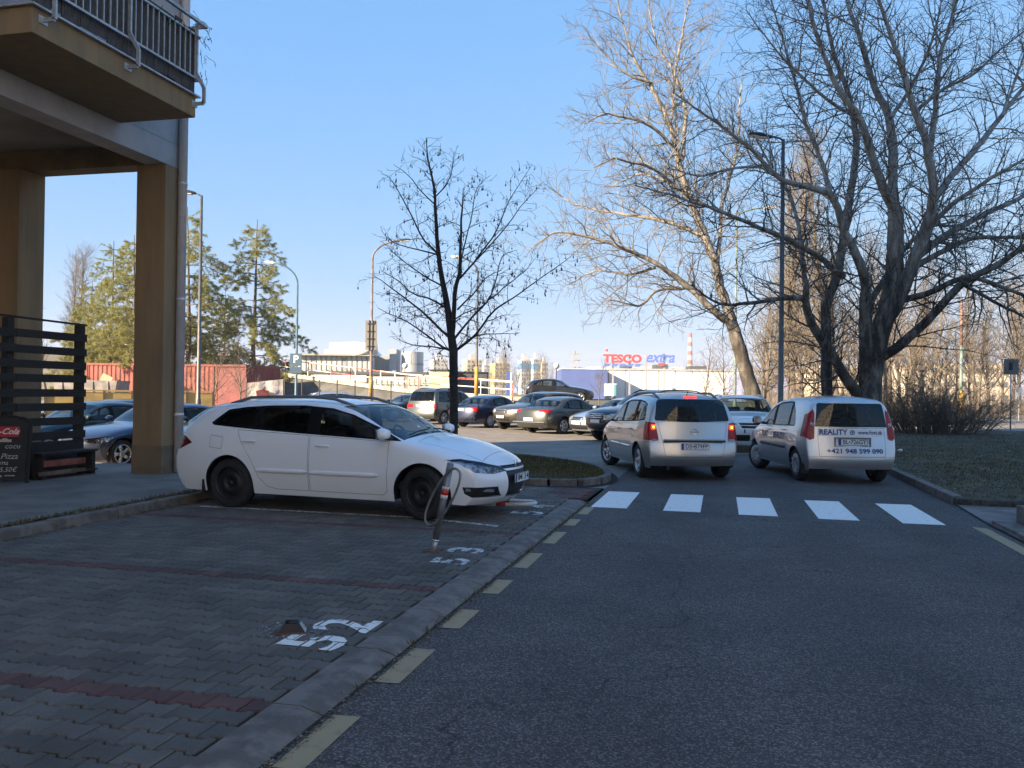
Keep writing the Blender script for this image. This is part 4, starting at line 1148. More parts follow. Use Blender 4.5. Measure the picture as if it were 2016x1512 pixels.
def make_car(name, label, spec, loc, heading, paint, detail=1, wheels='five', group=None, glass='glass', opts={}):
    """heading: degrees clockwise from +Y"""
    sp = dict(CAR[spec]); sp.update(opts.get('spec', {}))
    L, W, H = sp['L'], sp['W'], sp['H']
    root = empty(name, (loc[0], loc[1], opts.get('z', 0.0)), R(90 - heading))
    tag(root, label, 'car', group)
    key = (spec, detail, opts.get('key'))
    sh = Shell(sp, detail)
    bm = sh.bm()
    bvh = BVHTree.FromBMesh(bm)
    lay = bm.faces.layers.int['part']
    ids = {}
    def new(nm, m, off=0.0, wall=0.0, child_of=None):
        i = len(ids) + 1; ids[i] = (nm, m, off, wall, child_of); return i
    # wheel arches
    GONE = 900
    for a in sp['axles']:
        nseg = 28 if detail == 2 else 18
        arc = [(a + sp['ar']*math.cos(math.pi*k/nseg), sp['wr'] + sp['ar']*math.sin(math.pi*k/nseg)) for k in range(nseg+1)]
        arc += [(a - sp['ar'], -.1), (a + sp['ar'], -.1)]
        for sg in (1, -1): cut_region(bm, L, lay, GONE, arc, 'side', sg, dict(n=-1, ymin=.3))
    gl = M[glass]
    # windscreen and rear window follow the grid of the shell
    ws = new('windscreen', M['glass'], -.006); rw = new('rear_window', M[opts.get('rearglass', glass)], -.006)
    bm.faces.ensure_lookup_table()
    k6, k7, k11, k12 = sh.keyi[6], sh.keyi[7], sh.keyi[11], sh.keyi[12]
    P = sh.P; mc = sh.Mj//2
    def mark_grid(i0, i1, half, ident, pad=1):
        x_lo = min(P[i0, mc][0], P[i1, mc][0])
        # test each face against the grid by nearest sample
        for f in bm.faces:
            if f[lay] != 0: continue
            c = f.calc_center_median()
            key_ = gidx.get((round(c.x, 4), round(c.y, 4), round(c.z, 4)))
            if key_ and i0 <= key_[0] < i1 and abs(key_[1] + .5 - mc) < half: f[lay] = ident
    gidx = {}
    for i in range(sh.N-1):
        for j in range(sh.rows, sh.Mj-1-sh.rows):
            c = (P[i, j]+P[i, j+1]+P[i+1, j+1]+P[i+1, j])/4
            gidx[(round(float(c[0]), 4), round(float(c[1]), 4), round(float(c[2]), 4))] = (i, j)
    mark_grid(k6+1, k7, sh.cols-1+.1, ws)
    if 'rear_glass' in opts: cut_region(bm, L, lay, rw, opts['rear_glass'], 'rear', 1, dict(n=.12))
    else: mark_grid(k11+1, k12, sh.cols-1+.1, rw)
    # side windows
    dlo = sp['dlo']
    for sg in (1, -1):
        tr = new('window_trim', M['trim'], -.002)
        cut_region(bm, L, lay, tr, dlo, 'side', sg, dict(n=.1))
        edges = [min(p[0] for p in dlo)] + [v for pr in sp['pillars'] for v in pr] + [max(p[0] for p in dlo)]
        ins = inset_poly(dlo, .022)
        for k in range(0, len(edges), 2):
            pane = clip_x(ins, edges[k] + (.0 if k == 0 else .012), edges[k+1] - (.0 if k+2 == len(edges) else .012))
            if len(pane) > 2:
                i = new('side_window', gl, -.008)
                cut_region(bm, L, lay, i, pane, 'side', sg, dict(n=.1), over=(tr,))
    # doors ringed by a sunk black strip that paints the dark of a gap
    GAP = new('painted_gap', M['gap'], -.004)
    if detail >= 1:
        for sg in (1, -1):
            for d in sp['doors']:
                if detail == 1 and sg != opts.get('doorside', sg): continue
                cut_region(bm, L, lay, GAP, d, 'side', sg, dict(n=.1), over=(0,))
                i = new('door', paint, 0)
                cut_region(bm, L, lay, i, inset_poly(d, .0045 if detail == 2 else .008), 'side', sg, dict(n=.1), over=(GAP,))
    for (nm, m, view, poly, kw) in opts.get('regions', []):
        for sg in kw.get('sides', (1, -1) if (view == 'side' or kw.get('mirror')) else (1,)):
            pl = poly if (view == 'side' or sg == 1) else [(-x, y) for (x, y) in poly[::-1]]
            if kw.get('gap'):
                cut_region(bm, L, lay, GAP, pl, view, sg, kw.get('lim', {}), over=kw.get('over', (0, GAP)))
                pl = inset_poly(pl, kw['gap'])
            i = new(nm, M[m] if isinstance(m, str) else m, kw.get('off', 0.0), kw.get('wall', 0.0), kw.get('child'))
            cut_region(bm, L, lay, i, pl, view, sg, kw.get('lim', {}), over=(GAP,) if kw.get('gap') else kw.get('over', (0,)))
            if kw.get('pocket'):
                pk = split_out(bm, lay, i, -kw['pocket'])
                ids[i] = ids[i][:2] + (ids[i][2],) + ids[i][3:]
                if len(pk.faces):
                    bm_obj(pk, kw.get('pocket_name', 'reflector'), M[kw.get('pocket_mat', 'reflector')], root)
                else: pk.free()
    bm.normal_update()
    made = {}
    for i, (nm, m, off, wall, ch) in ids.items():
        nb = split_out(bm, lay, i, off)
        if not len(nb.faces): nb.free(); continue
        if wall: rim_walls(nb, wall)
        made.setdefault(nm, []).append(bm_obj(nb, nm, m, root))
    bmesh.ops.delete(bm, geom=[f for f in bm.faces if f[lay] != 0], context='FACES')
    body = bm_obj(bm, 'body', paint, root)
    # underside, arch liners, wheels
    ub = MB()
    s0, s1 = .42, L-.42
    z0 = sp['sill'] + .02
    xs_ = [s0, sp['axles'][0]-sp['ar'], sp['axles'][0]+sp['ar'], sp['axles'][1]-sp['ar'], sp['axles'][1]+sp['ar'], s1]
    for k in range(5):
        ww = (W-.2 if k == 2 else W-.56) if k % 2 == 0 else W-.66
        ub.box((L/2-(xs_[k]+xs_[k+1])/2, 0, z0+.06), (xs_[k+1]-xs_[k]-.004, ww, .12))
    ub.build('underbody', M['black'], root)
    tyre, rim, disc = wheel_meshes(wheels, sp['wr'])
    steer = opts.get('steer', 0.0)
    for ai, a in enumerate(sp['axles']):
        for sg in (1, -1):
            ln = MB(); n = 14; yo, yi = W/2-.05, W/2-.33
            vs = []
            for k in range(n+1):
                an = math.pi*k/n*1.0
                for y in (yo, yi): vs.append((L/2-a+(sp['ar']+.004)*math.cos(an), sg*y, sp['wr']+(sp['ar']+.004)*math.sin(an)))
            fs = [(2*k, 2*k+1, 2*k+3, 2*k+2) for k in range(n)] + [tuple(range(1, 2*n+2, 2))]
            ln.add(vs, fs).build('wheel_arch_liner', M['black'], root)
            wo = link('wheel', tyre, None, root, (L/2-a, sg*(W/2-.135), sp['wr']), (0, 0, (0 if sg > 0 else math.pi) + (R(steer) if ai == 0 else 0)))
            link('rim', rim, None, wo); 
            if wheels not in ('steel', 'cap'): link('brake_disc', disc, None, wo)
    # cabin
    inter = M[opts.get('interior', 'cloth')]
    (b0, zb0), (b1, zb1) = sp['belt']
    cab = MB()
    ka = sp['C1'][6][0]
    cab.box((L/2-(ka+L-.5)/2, 0, .40), (L-.5-ka, W-.34, .10))
    cab.build('cabin_floor', M['dark_int'], root)
    if detail >= 1:
        db = rounded_box((L/2-ka-.28, 0, zb0-.06), (.5, W-.42, .2), .06)
        bm_obj(db, 'dashboard', M['dark_int'], root)
        rs = sp['dlo'][0][0]
        for (s_, ys) in ((ka+1.15, (.36, -.36)), (ka+2.0, (.40, 0, -.40))) + (((ka+2.75, (.36, -.36)),) if spec in ('mpv',) else ()):
            if s_ > L-.9: continue
            for y_ in ys:
                sb = rounded_box((0, 0, .30), (.14, .46 if len(ys) == 2 else .38, .62), .05)
                bmesh.ops.rotate(sb, verts=sb.verts, cent=(0, 0, 0), matrix=Matrix.Rotation(R(-12), 3, 'Y'))
                bmesh.ops.translate(sb, verts=sb.verts, vec=(L/2-s_, y_, .46))
                so = bm_obj(sb, 'seat', inter, root)
                hb = rounded_box((L/2-s_-.15, y_, 1.16+(H-1.445)*.5), (.1, .26, .17), .045)
                bm_obj(hb, 'headrest', inter, so)
        st = MB(); cen = Vector((L/2-ka-.62, opts.get('driver', .36), zb0-.02)); ang = R(28)
        st.tube([cen + Vector((math.sin(ang)*math.sin(t)*-.185, .185*math.cos(t), math.cos(ang)*.185*math.sin(t))) for t in np.linspace(0, 2*math.pi, 24, endpoint=False)], .016, 8, closed=True)
        st.bar(cen + Vector((0, -.17, 0)), cen + Vector((0, .17, 0)), .03, .02); st.bar(cen, cen + Vector((.2, 0, -.06)), .06)
        st.build('steering_wheel', M['black'], root, True)
    # mirrors
    for sg in (1, -1):
        if detail == 0 and opts.get('nomirror'): break
        mx, mz = L/2 - (dlo[0][0] + .16), dlo[0][1] + .06
        my = float(sh.w(np.array([dlo[0][0]+.16]), np.array([mz]))[0])
        mb = rounded_box((0, 0, 0), (.13, .20, .145), .05)
        for v in mb.verts:
            if v.co.x > 0: v.co.y *= .86; v.co.z *= .82
        bmesh.ops.translate(mb, verts=mb.verts, vec=(mx, sg*(my+.15), mz+.03))
        mo = bm_obj(mb, 'mirror', opts.get('mirror', paint), root)
        MB().bar((mx+.01, sg*(my-.02), mz-.03), (mx+.01, sg*(my+.09), mz-.01), .07, .04).build('mirror_arm', M['black'], mo)
        MB().box((mx-.067, sg*(my+.15), mz+.03), (.004, .165, .11)).build('mirror_glass', M['chrome'], mo)
    # handles
    if detail >= 1:
        for sg in (1, -1):
            if sg != opts.get('doorside', sg): continue
            for d in sp['doors']:
                xr = max(p[0] for p in d if p[1] > .8) - .2
                zz = opts.get('handle_z', zb0 - .10) + (.03 if d is sp['doors'][1] else 0)
                yy = float(sh.w(np.array([xr]), np.array([zz]))[0])
                hb = rounded_box((L/2-xr, sg*(yy+.018), zz), (.2, .026, .026), .011, 2)
                do = [o for o in made.get('door', [])]
                bm_obj(hb, 'door_handle', opts.get('handle', paint), root)
    if opts.get('rails'):
        for sg in (1, -1):
            pts = []
            sA, sB = opts['rails']
            for t in np.linspace(0, 1, 13):
                s_ = sA + (sB-sA)*t
                hit = bvh.ray_cast(Vector((L/2-s_, sg*(W/2-.335), 5)), Vector((0, 0, -1)))
                lift = .05*min(1, min(t, 1-t)*6)
                if hit[0] is not None: pts.append(hit[0] + Vector((0, 0, lift - .008)))
            MB().tube(pts, .021, 8).build('roof_rail', M[opts.get('railmat', 'black')], root, True)
    if opts.get('moulding'):
        s_a, s_b, zz, hh, mm = opts['moulding']
        for sg in (1, -1):
            for (a, b) in ((s_a, sp['doors'][0][1][0]-.012), (sp['doors'][1][0][0]+.012, s_b)):
                ss = np.linspace(a, b, 12); yy = sh.w(ss, np.full(12, zz))
                mb = MB()
                prof = [(-.5, .0), (-.4, .016), (.4, .016), (.5, .0)]
                vs = [(L/2-ss[i], sg*(yy[i]+py), zz+pz*hh*(.5 if i in (0, 11) else 1)) for i in range(12) for (pz, py) in prof]
                fs = [(i*4+j, (i+1)*4+j, (i+1)*4+j+1, i*4+j+1) for i in range(11) for j in range(3)]
                mb.add(vs, fs).build('side_moulding', M[mm] if isinstance(mm, str) else mm, root, True)
    if opts.get('plate_front'):
        t_, z_ = opts['plate_front']
        hit = bvh.ray_cast(Vector((10, 0, z_)), Vector((-1, 0, 0)))
        number_plate(root, hit[0] + Vector((.012, 0, 0)), 0, t_, chars=detail >= 1)
    if opts.get('plate_rear'):
        t_, z_ = opts['plate_rear']
        hit = bvh.ray_cast(Vector((-10, 0, z_)), Vector((1, 0, 0)))
        number_plate(root, hit[0] - Vector((.012, 0, 0)), math.pi, t_, chars=detail >= 1)
    return root, bvh, sh
M['railgrey'] = mat('rail_grey', (.16, .16, .17), .45, metal=.3)
M['railalu'] = mat('rail_alloy', (.5, .5, .5), .35, metal=.8)
PT = dict(white=paint_mat('white_paint', (0.80, 0.83, 0.86), 0.0, .3, .03),
          silver=paint_mat('silver_paint', (0.50, 0.50, 0.49), 0.75, .32, .03),
          silver2=paint_mat('pale_silver_paint', (0.58, 0.59, 0.60), 0.6, .34, .08),
          white2=paint_mat('pearl_white_paint', (0.82, 0.82, 0.80), 0.0, .3, .015),
          navy=paint_mat('navy_paint', (0.012, 0.018, 0.035), 0.4, .3, .03),
          bmwblue=paint_mat('slate_blue_paint', (0.04, 0.055, 0.10), 0.6, .3, .03),
          iceblue=paint_mat('ice_blue_paint', (0.36, 0.44, 0.54), 0.6, .32, .03),
          green=paint_mat('dark_green_grey_paint', (0.06, 0.065, 0.06), 0.55, .32, .04),
          black=paint_mat('black_paint', (0.008, 0.008, 0.009), 0.0, .25, .008),
          blue=paint_mat('dark_blue_paint', (0.012, 0.02, 0.06), 0.4, .3, .04),
          olive=paint_mat('olive_grey_paint', (0.07, 0.065, 0.05), 0.5, .35, .04),
          grey=paint_mat('grey_green_paint', (0.09, 0.10, 0.095), 0.6, .35, .05),
          teal=paint_mat('dark_teal_paint', (0.015, 0.03, 0.035), 0.4, .3, .03),
          silver3=paint_mat('far_silver_paint', (0.40, 0.41, 0.43), 0.6, .35, .04))
SL = dict(lim=dict(n=.03, ymin=.3))
def mv(poly, L0, L1): return [(x + L1 - L0, z) for x, z in poly]

def ring(name, m, parent, c, r, t, axis='X'):
    b = MB(); pts = []
    for k in range(20):
        a = 2*math.pi*k/20
        pts.append(Vector(c) + (Vector((0, r*math.cos(a), r*math.sin(a))) if axis == 'X' else Vector((r*math.cos(a), 0, r*math.sin(a)))))
    b.tube(pts, t, 6, closed=True)
    return b.build(name, m, parent, True)

def surf_x(bvh, y, z, rear=True):
    h = bvh.ray_cast(Vector((-10 if rear else 10, y, z)), Vector((1 if rear else -1, 0, 0)))
    return h[0].x if h[0] is not None else (-2 if rear else 2)

def wiper(root, bvh, L, sg, s0=1.2):
    pts = []
    for t in np.linspace(0, 1, 7):
        y = sg*(.08 + .56*t); 
        h = bvh.ray_cast(Vector((L/2-(s0+.16-.10*t*0), y, 5)), Vector((0, 0, -1)))
        if h[0] is not None: pts.append(h[0] + Vector((0, 0, .018)))
    MB().tube(pts, .009, 5).build('wiper', M['black'], root)

def white_estate(loc, heading, z):
    W_ = PT['white']
    regs = [
        ('headlight', 'lens', 'side', [(.68,.745),(.52,.757),(.32,.72),(.15,.66),(.085,.60),(.16,.572),(.33,.60),(.49,.69)], dict(SL, pocket=.04, over=(0,), off=.001)),
        ('taillight', 'darkred', 'side', [(4.34,.84),(4.46,.92),(4.60,.95),(4.80,.955),(4.82,.74),(4.60,.735)], dict(SL, over=(0,), off=.004)),
        ('air_intake', 'black', 'side', [(.47,.425),(.45,.345),(.37,.30),(.13,.29),(.13,.42)], dict(SL, over=(0,), off=-.02)),
        ('grille', 'black', 'front', [(-.36,.60),(.36,.60),(.31,.27),(-.31,.27)], dict(over=(0,), off=-.018)),
        ('grille_slot', 'black', 'front', [(-.42,.665),(.42,.665),(.40,.625),(-.40,.625)], dict(over=(0,), off=-.015)),
        ('bonnet', W_, 'top', [(.30,-.60),(.30,.60),(.70,.69),(1.10,.73),(1.10,-.73),(.70,-.69)], dict(gap=.005, over=(0,), lim=dict(n=.45))),
        ('fuel_flap', W_, 'side', [(3.83,.93),(4.03,.95),(4.05,.79),(3.85,.77)], dict(gap=.004, sides=(-1,), over=(0,))),
    ]
    root, bvh, sh = make_car('estate_car', 'white estate car with black steel wheels parked across the paved bays', 'estate', loc, heading, W_, 2, 'steel', None, 'tint',
        dict(regions=regs, rails=(2.05, 3.95), railmat='railgrey', moulding=(1.55, 3.30, .52, .055, W_), interior='beige', plate_front=('IM 34', .50), steer=-12, handle_z=.86, z=z, rearglass='tint'))
    L = 4.8
    for sg in (1, -1):
        # lamp units behind the clear cover and the bright blades in the bumper
        for k, (s_, y_, zz, r) in enumerate(((.50, .70, .685, .045), (.38, .63, .655, .05), (.25, .52, .625, .045))):
            b = MB().lathe([(0, .02), (r*.6, .016), (r, 0), (r*.95, -.03)], 14, 'X', (L/2-s_-.02, sg*y_, zz)); b.build('lamp_unit', M['chrome'], root, True)
        h0 = float(sh.w(np.array([.42]), np.array([.385]))[0])
        MB().bar((L/2-.44, sg*(h0-.0), .392), (L/2-.17, sg*(h0-.25), .372), .03, .035).build('bumper_blade', M['chrome'], root)
        wiper(root, bvh, L, sg, 1.10)
    MB().lathe([(0, .008), (.032, .006), (.05, 0)], 16, 'X', (surf_x(bvh, 0, .66, False), 0, .66)).build('badge', M['chrome'], root)
    MB().box((L/2-3.74-.41, -.80, .27), (.012, .17, .18)).build('mud_flap', M['rubber'], root)
    return root

def silver_mpv(loc, heading):
    P_ = PT['silver']; L = 4.467
    regs = [
        ('taillight', 'red', 'rear', [(.655,.74),(.675,.90),(.705,1.06),(.95,1.09),(.95,.74)], dict(mirror=1, lim=dict(n=.015, deep=.40), off=.006)),
        ('tailgate', P_, 'rear', [(-.665,1.085),(.665,1.085),(.595,.74),(.55,.46),(.50,.44),(-.50,.44),(-.55,.46),(-.595,.74)], dict(gap=.006, over=(0,))),
        ('headlight', 'clearlens', 'side', [(.60,.80),(.4,.83),(.12,.72),(.1,.62),(.35,.64)], dict(SL)),
        ('rear_bumper', P_, 'side', [(4.06,.71),(4.06,.2),(4.6,.2),(4.6,.71)], dict(gap=.004, over=(0,), lim=dict(n=-.1, ymin=.62))),
    ]
    opts = dict(regions=regs, rails=(1.9, 4.0), railmat='railgrey', moulding=(1.5, 3.15, .56, .05, P_), steer=14, handle_z=.88, mirror=M['black'], driver=.36,
        rear_glass=[(-.69,1.10),(-.71,1.13),(-.645,1.44),(-.60,1.49),(-.5,1.50),(.5,1.50),(.60,1.49),(.645,1.44),(.71,1.13),(.69,1.10),(.2,1.085),(-.2,1.085)], rearglass='tint', plate_rear=('DS\u2022879FP', .635))
    root, bvh, sh = make_car('people_carrier', 'silver people carrier with its brake lights lit driving away past the crossing', 'mpv', loc, heading, P_, 2, 'five', None, 'glass', opts)
    for sg in (1, -1):
        x = surf_x(bvh, sg*.70, .98)
        b = rounded_box((x-.008, sg*.745, .985), (.03, .085, .09), .03); bm_obj(b, 'lit_brake_lamp', M['redlit'], root)
        b = rounded_box((x-.016, sg*.745, .985), (.03, .04, .05), .015); bm_obj(b, 'brake_bulb', M['redcore'], root)
        MB().box((surf_x(bvh, sg*.68, .75)-.004, sg*.725, .752), (.03, .12, .028)).build('lamp_strip', M['clearlens'], root)
    MB().bar((surf_x(bvh, .0, .755)-.008, -.585, .755), (surf_x(bvh, 0, .755)-.008, .585, .755), .014, .022).build('chrome_strip', M['chrome'], root)
    MB().bar((surf_x(bvh, .0, .73)-.006, -.585, .728), (surf_x(bvh, 0, .73)-.006, .585, .728), .02, .03).build('plate_ledge', M['black'], root)
    xr = surf_x(bvh, 0, .90)-.008
    ring('badge', M['chrome'], root, (xr, 0, .90), .062, .007)
    MB().bar((xr, -.09, .90), (xr, .09, .90), .008, .014).build('badge_bolt', M['chrome'], root)
    b = rounded_box((surf_x(bvh, 0, 1.535)-.0, 0, 1.545), (.05, .25, .022), .008, 2); bm_obj(b, 'high_brake_lamp', M['redlit'], root)
    MB().tube([(L/2-3.9, 0, 1.57), (L/2-3.98, 0, 1.66)], [.008, .004], 6).build('antenna', M['black'], root)
    MB().tube([(surf_x(bvh, .0, 1.12)-.012, .0, 1.11), (surf_x(bvh, .3, 1.13)-.012, .32, 1.135)], .009, 5).build('rear_wiper', M['black'], root)
    MB().tube([(-L/2+.25, .5, .24), (-L/2+.06, .5, .24)], .03, 10).build('exhaust_pipe', M['steelblack'], root)
    return root

def lettered_van(loc, heading):
    P_ = PT['silver2']; L = 4.205
    regs = [
        ('taillight', 'red', 'rear', [(.672,.82),(.645,1.28),(.665,1.35),(.73,1.28),(.90,1.02),(.90,.90),(.75,.79)], dict(mirror=1, lim=dict(n=.015, deep=.42), off=.008)),
        ('tailgate', P_, 'rear', [(-.60,1.02),(.60,1.02),(.615,.78),(.60,.50),(-.60,.50),(-.615,.78)], dict(gap=.006, over=(0,))),
        ('headlight', 'clearlens', 'side', [(.55,.80),(.4,.82),(.12,.72),(.1,.60),(.35,.62)], dict(SL)),
        ('rear_bumper', P_, 'side', [(3.84,.50),(3.84,.2),(4.3,.2),(4.3,.50)], dict(gap=.004, over=(0,), lim=dict(n=-.1, ymin=.62))),
        ('rear_bumper', P_, 'rear', [(-.85,.495),(.85,.495),(.85,.15),(-.85,.15)], dict(gap=.004, over=(0,))),
    ]
    opts = dict(regions=regs, moulding=(1.35, 2.95, .60, .06, 'black'), handle_z=.90, mirror=M['black'], steer=16,
        rear_glass=[(-.655,1.035),(-.60,1.44),(-.57,1.465),(.57,1.465),(.60,1.44),(.655,1.035)], rearglass='tint', plate_rear=('BL\u2022726GY', .765))
    root, bvh, sh = make_car('lettered_hatch_van', 'silver hatchback van with company lettering on its tailgate beside the grass', 'roomster', loc, heading, P_, 2, 'cap', None, 'glass', opts)
    # white sticker and lettering
    b = MB(); vs = []; n = 13
    for zz in (.875, 1.0):
        for k in range(n):
            y = .60 - 1.2*k/(n-1); vs.append((surf_x(bvh, y, zz)-.003, y, zz))
    b.add(vs, [(k, k+1, n+k+1, n+k) for k in range(n-1)]).build('sticker', M['white'], root)
    place_text('REALITY', .135, root, bvh, (.34, .938), 'rear', M['blueink'], bold=.004, off=.007, width=.50)
    place_text('www.foxt.sk', .10, root, bvh, (-.33, .938), 'rear', M['blueink'], bold=.002, off=.007, width=.46)
    ring('round_logo', M['blueink'], root, (surf_x(bvh, 0, .938)-.008, .0, .938), .038, .007)
    place_text('v', .06, root, bvh, (.0, .938), 'rear', M['blueink'], bold=.003, off=.009)
    place_text('+421 948 599 090', .115, root, bvh, (-.04, .60), 'rear', M['blueink'], bold=.003, off=.006, width=1.02)
    x0 = L/2
    place_text('FOXT', .17, root, bvh, (x0-1.62, .80), 'left', M['blueink'], bold=.004, off=.006, width=.40)
    place_text('REALITY', .17, root, bvh, (x0-2.55, .80), 'left', M['blueink'], bold=.004, off=.006, width=.72)
    fr = MB()
    for (c, d) in (((0, 0, .075), (.02, .66, .02)), ((0, .32, 0), (.02, .02, .15)), ((0, -.32, 0), (.02, .02, .15)), ((0, 0, -.075), (.02, .66, .012))):
        fr.box(Vector(c) + Vector((surf_x(bvh, 0, .765)-.006, 0, .765)), d)
    fr.build('plate_recess', M['railgrey'], root)
    for sg in (1, -1):
        b = rounded_box((surf_x(bvh, sg*.68, 1.07)-.012, sg*.705, 1.07), (.02, .06, .075), .015); bm_obj(b, 'indicator_lamp', M['clearlens'], root)
    MB().box((L/2-3.47-.39, .76, .26), (.012, .17, .18)).build('mud_flap', M['rubber'], root)
    MB().tube([(surf_x(bvh, 0, 1.06)-.012, 0, 1.05), (surf_x(bvh, -.3, 1.07)-.012, -.34, 1.075)], .009, 5).build('rear_wiper', M['black'], root)
    return root

def suv_front(zl, zh, chrome=True, s_end=.5):
    return [('headlight', 'clearlens', 'side', [(s_end,zh-.02),(.30,zh),(.10,zh-.05),(.06,zl),(.28,zl),(s_end-.06,zl+.06)], dict(SL, off=.003)),
            ('grille', 'black', 'front', [(-.42,zh-.03),(.42,zh-.03),(.36,zl-.02),(-.36,zl-.02)], dict(off=-.01)),
            ('air_intake', 'black', 'front', [(-.55,zl-.18),(.55,zl-.18),(.48,zl-.34),(-.48,zl-.34)], dict(off=-.01))]
def chrome_bars(root, bvh, zs, hw, m='chrome', h=.03):
    for z in zs:
        x = surf_x(bvh, 0, z, False); x2 = surf_x(bvh, hw*.98, z, False)
        MB().tube([(x2+.012, -hw, z), ((x*2+x2)/3+.012, -hw*.55, z), (x+.012, 0, z), ((x*2+x2)/3+.012, hw*.55, z), (x2+.012, hw, z)], h/2, 6).build('grille_bar', M[m], root, True)

def at_end(endpt, heading, L, rear):
    h = (math.sin(R(heading)), math.cos(R(heading))); k = L/2 if rear else -L/2
    return (endpt[0] + h[0]*k, endpt[1] + h[1]*k)

def build_cars():
    white_estate((-4.82, 10.86), 95.4, PAVE_Z)
    silver_mpv((-1.20, 18.25), -20)
    lettered_van((1.84, 18.62), -14)
    G_ = 'cars parked in the lot'
    # white crossover facing the camera
    c, b, s = make_car('crossover_car', 'white crossover facing the camera between the two silver cars', 'suv', at_end((.86, 24.3), 173, 4.38, False), 173, PT['white2'], 1, 'five', None, 'glass',
        dict(spec=dict(L=4.75, H=1.6), regions=[('headlight', 'lens', 'side', [(.72,.99),(.5,1.0),(.22,.93),(.10,.86),(.16,.80),(.45,.84)], dict(SL, pocket=.03, off=.002)),
              ('grille', 'black', 'front', [(-.40,.90),(.40,.90),(.30,.74),(-.30,.74)], dict(off=-.01)), ('lower_cladding', 'black', 'side', [(-.2,.55),(4.9,.55),(4.9,.2),(-.2,.2)], dict(lim=dict(n=-.5, ymin=.1), over=(0,)))],
             plate_front=('', .66), rails=(2.1, 4.2), railmat='railalu', key='q'))
    c.scale = (.93, .94, .925)
    chrome_bars(c, b, (.82,), .36)
    for sg in (1, -1):
        MB().lathe([(0, .02), (.03, .016), (.055, 0), (.05, -.03)], 14, 'X', (4.75/2-.34, sg*.72, .90)).build('lamp_unit', M['chrome'], c, True)
    # dark blue off-roader nose-out
    c, b, s = make_car('off_road_car', 'dark blue off-roader with chrome grille bars nose-out behind the silver people carrier', 'suv', at_end((-3.98, 27.9), 224, 4.75, False), 224, PT['navy'], 1, 'five', G_, 'glass',
        dict(regions=suv_front(.76, .95), plate_front=('', .68), rails=(2.1, 4.3), railmat='black'))
    chrome_bars(c, b, (.80, .855, .91), .38)
    ring('badge', M['chrome'], c, (surf_x(b, 0, .85, False)+.03, 0, .855), .075, .011)
    # ice blue hatchback nose-out
    c, b, s = make_car('hatchback_car', 'ice blue hatchback nose-out beside the dark blue off-roader', 'hatch', at_end((-5.15, 31.2), 222, 4.24, False), 222, PT['iceblue'], 1, 'five', G_, 'glass',
        dict(regions=suv_front(.60, .74), plate_front=('', .50)))
    chrome_bars(c, b, (.62, .66), .36, h=.022)
    # dark green-grey saloon tail-out
    c, b, s = make_car('saloon_car', 'dark green-grey saloon tail-out with wide red tail lamps', 'sedan', at_end((-7.10, 32.0), 30, 4.72, True), 30, PT['green'], 1, 'five', G_, 'glass',
        dict(regions=[('taillight', 'red', 'side', [(4.20,.885),(4.40,.93),(4.9,.93),(4.9,.83),(4.45,.82)], dict(SL, off=.004, lim=dict(n=-.2, ymin=.42)))], plate_rear=('', .56)))
    MB().bar((surf_x(b, 0, .60), -.8, .46), (surf_x(b, 0, .60), .8, .46), .03, .03).build('bumper_strip', M['railgrey'], c)
    # dark off-roader with a glinting grille
    c, b, s = make_car('off_road_car', 'black-brown off-roader with a glinting chrome grille nose-out behind the dark green-grey saloon', 'suv', at_end((-8.85, 34.4), 216, 4.5, False), 216, PT['olive'], 1, 'five', G_, 'glass',
        dict(spec=dict(), regions=suv_front(.78, .95), plate_front=('', .60)))
    c.scale = (.93, .92, .94)
    chrome_bars(c, b, (.80, .90), .40, h=.05)
    # navy saloon tail-out behind the young tree
    c, b, s = make_car('saloon_car', 'navy saloon tail-out just right of the young tree trunk', 'sedan', at_end((-10.95, 35.9), 26, 4.5, True), 26, PT['blue'], 1, 'ten', G_, 'glass',
        dict(regions=[('taillight', 'red', 'side', [(4.30,.90),(4.9,.94),(4.9,.70),(4.40,.72)], dict(SL, off=.004, lim=dict(n=-.2, ymin=.5)))], plate_rear=('', .80)))
    MB().tube([(-2.3, .45, .25), (-2.42, .45, .25)], .035, 10).build('exhaust_pipe', M['chrome'], c)
    # grey-green people carrier tail-out
    c, b, s = make_car('people_carrier', 'grey-green people carrier tail-out left of the young tree trunk', 'van', at_end((-13.8, 38.4), 20, 4.63, True), 20, PT['grey'], 1, 'five', G_, 'tint',
        dict(regions=[('taillight', 'red', 'rear', [(.42,.80),(.42,.93),(.95,1.02),(.95,.76)], dict(mirror=1, lim=dict(n=-.02, deep=.4), off=.005))], plate_rear=('', .88), rails=(2.0, 4.1),
             rear_glass=[(-.74,1.10),(-.66,1.55),(.66,1.55),(.74,1.10)], rearglass='tint'))
    MB().tube([(surf_x(b, 0, 1.14)-.012, 0, 1.13), (surf_x(b, .3, 1.15)-.012, -.4, 1.15)], .009, 5).build('rear_wiper', M['black'], c)
    make_car('hatchback_car', 'dark grey hatchback half hidden left of the grey-green people carrier', 'hatch', (-15.9, 42.2), 214, PT['teal'], 0, 'five', G_, 'glass', {})
    make_car('estate_car', 'silver estate car with only its roof seen over the white estate', 'estate', (-20.4, 44.6), 60, PT['silver3'], 0, 'five', G_, 'tint', dict(rails=(2.2, 4.1), railmat='railalu'))
    # left group behind the columns
    G2 = 'cars parked behind the building'
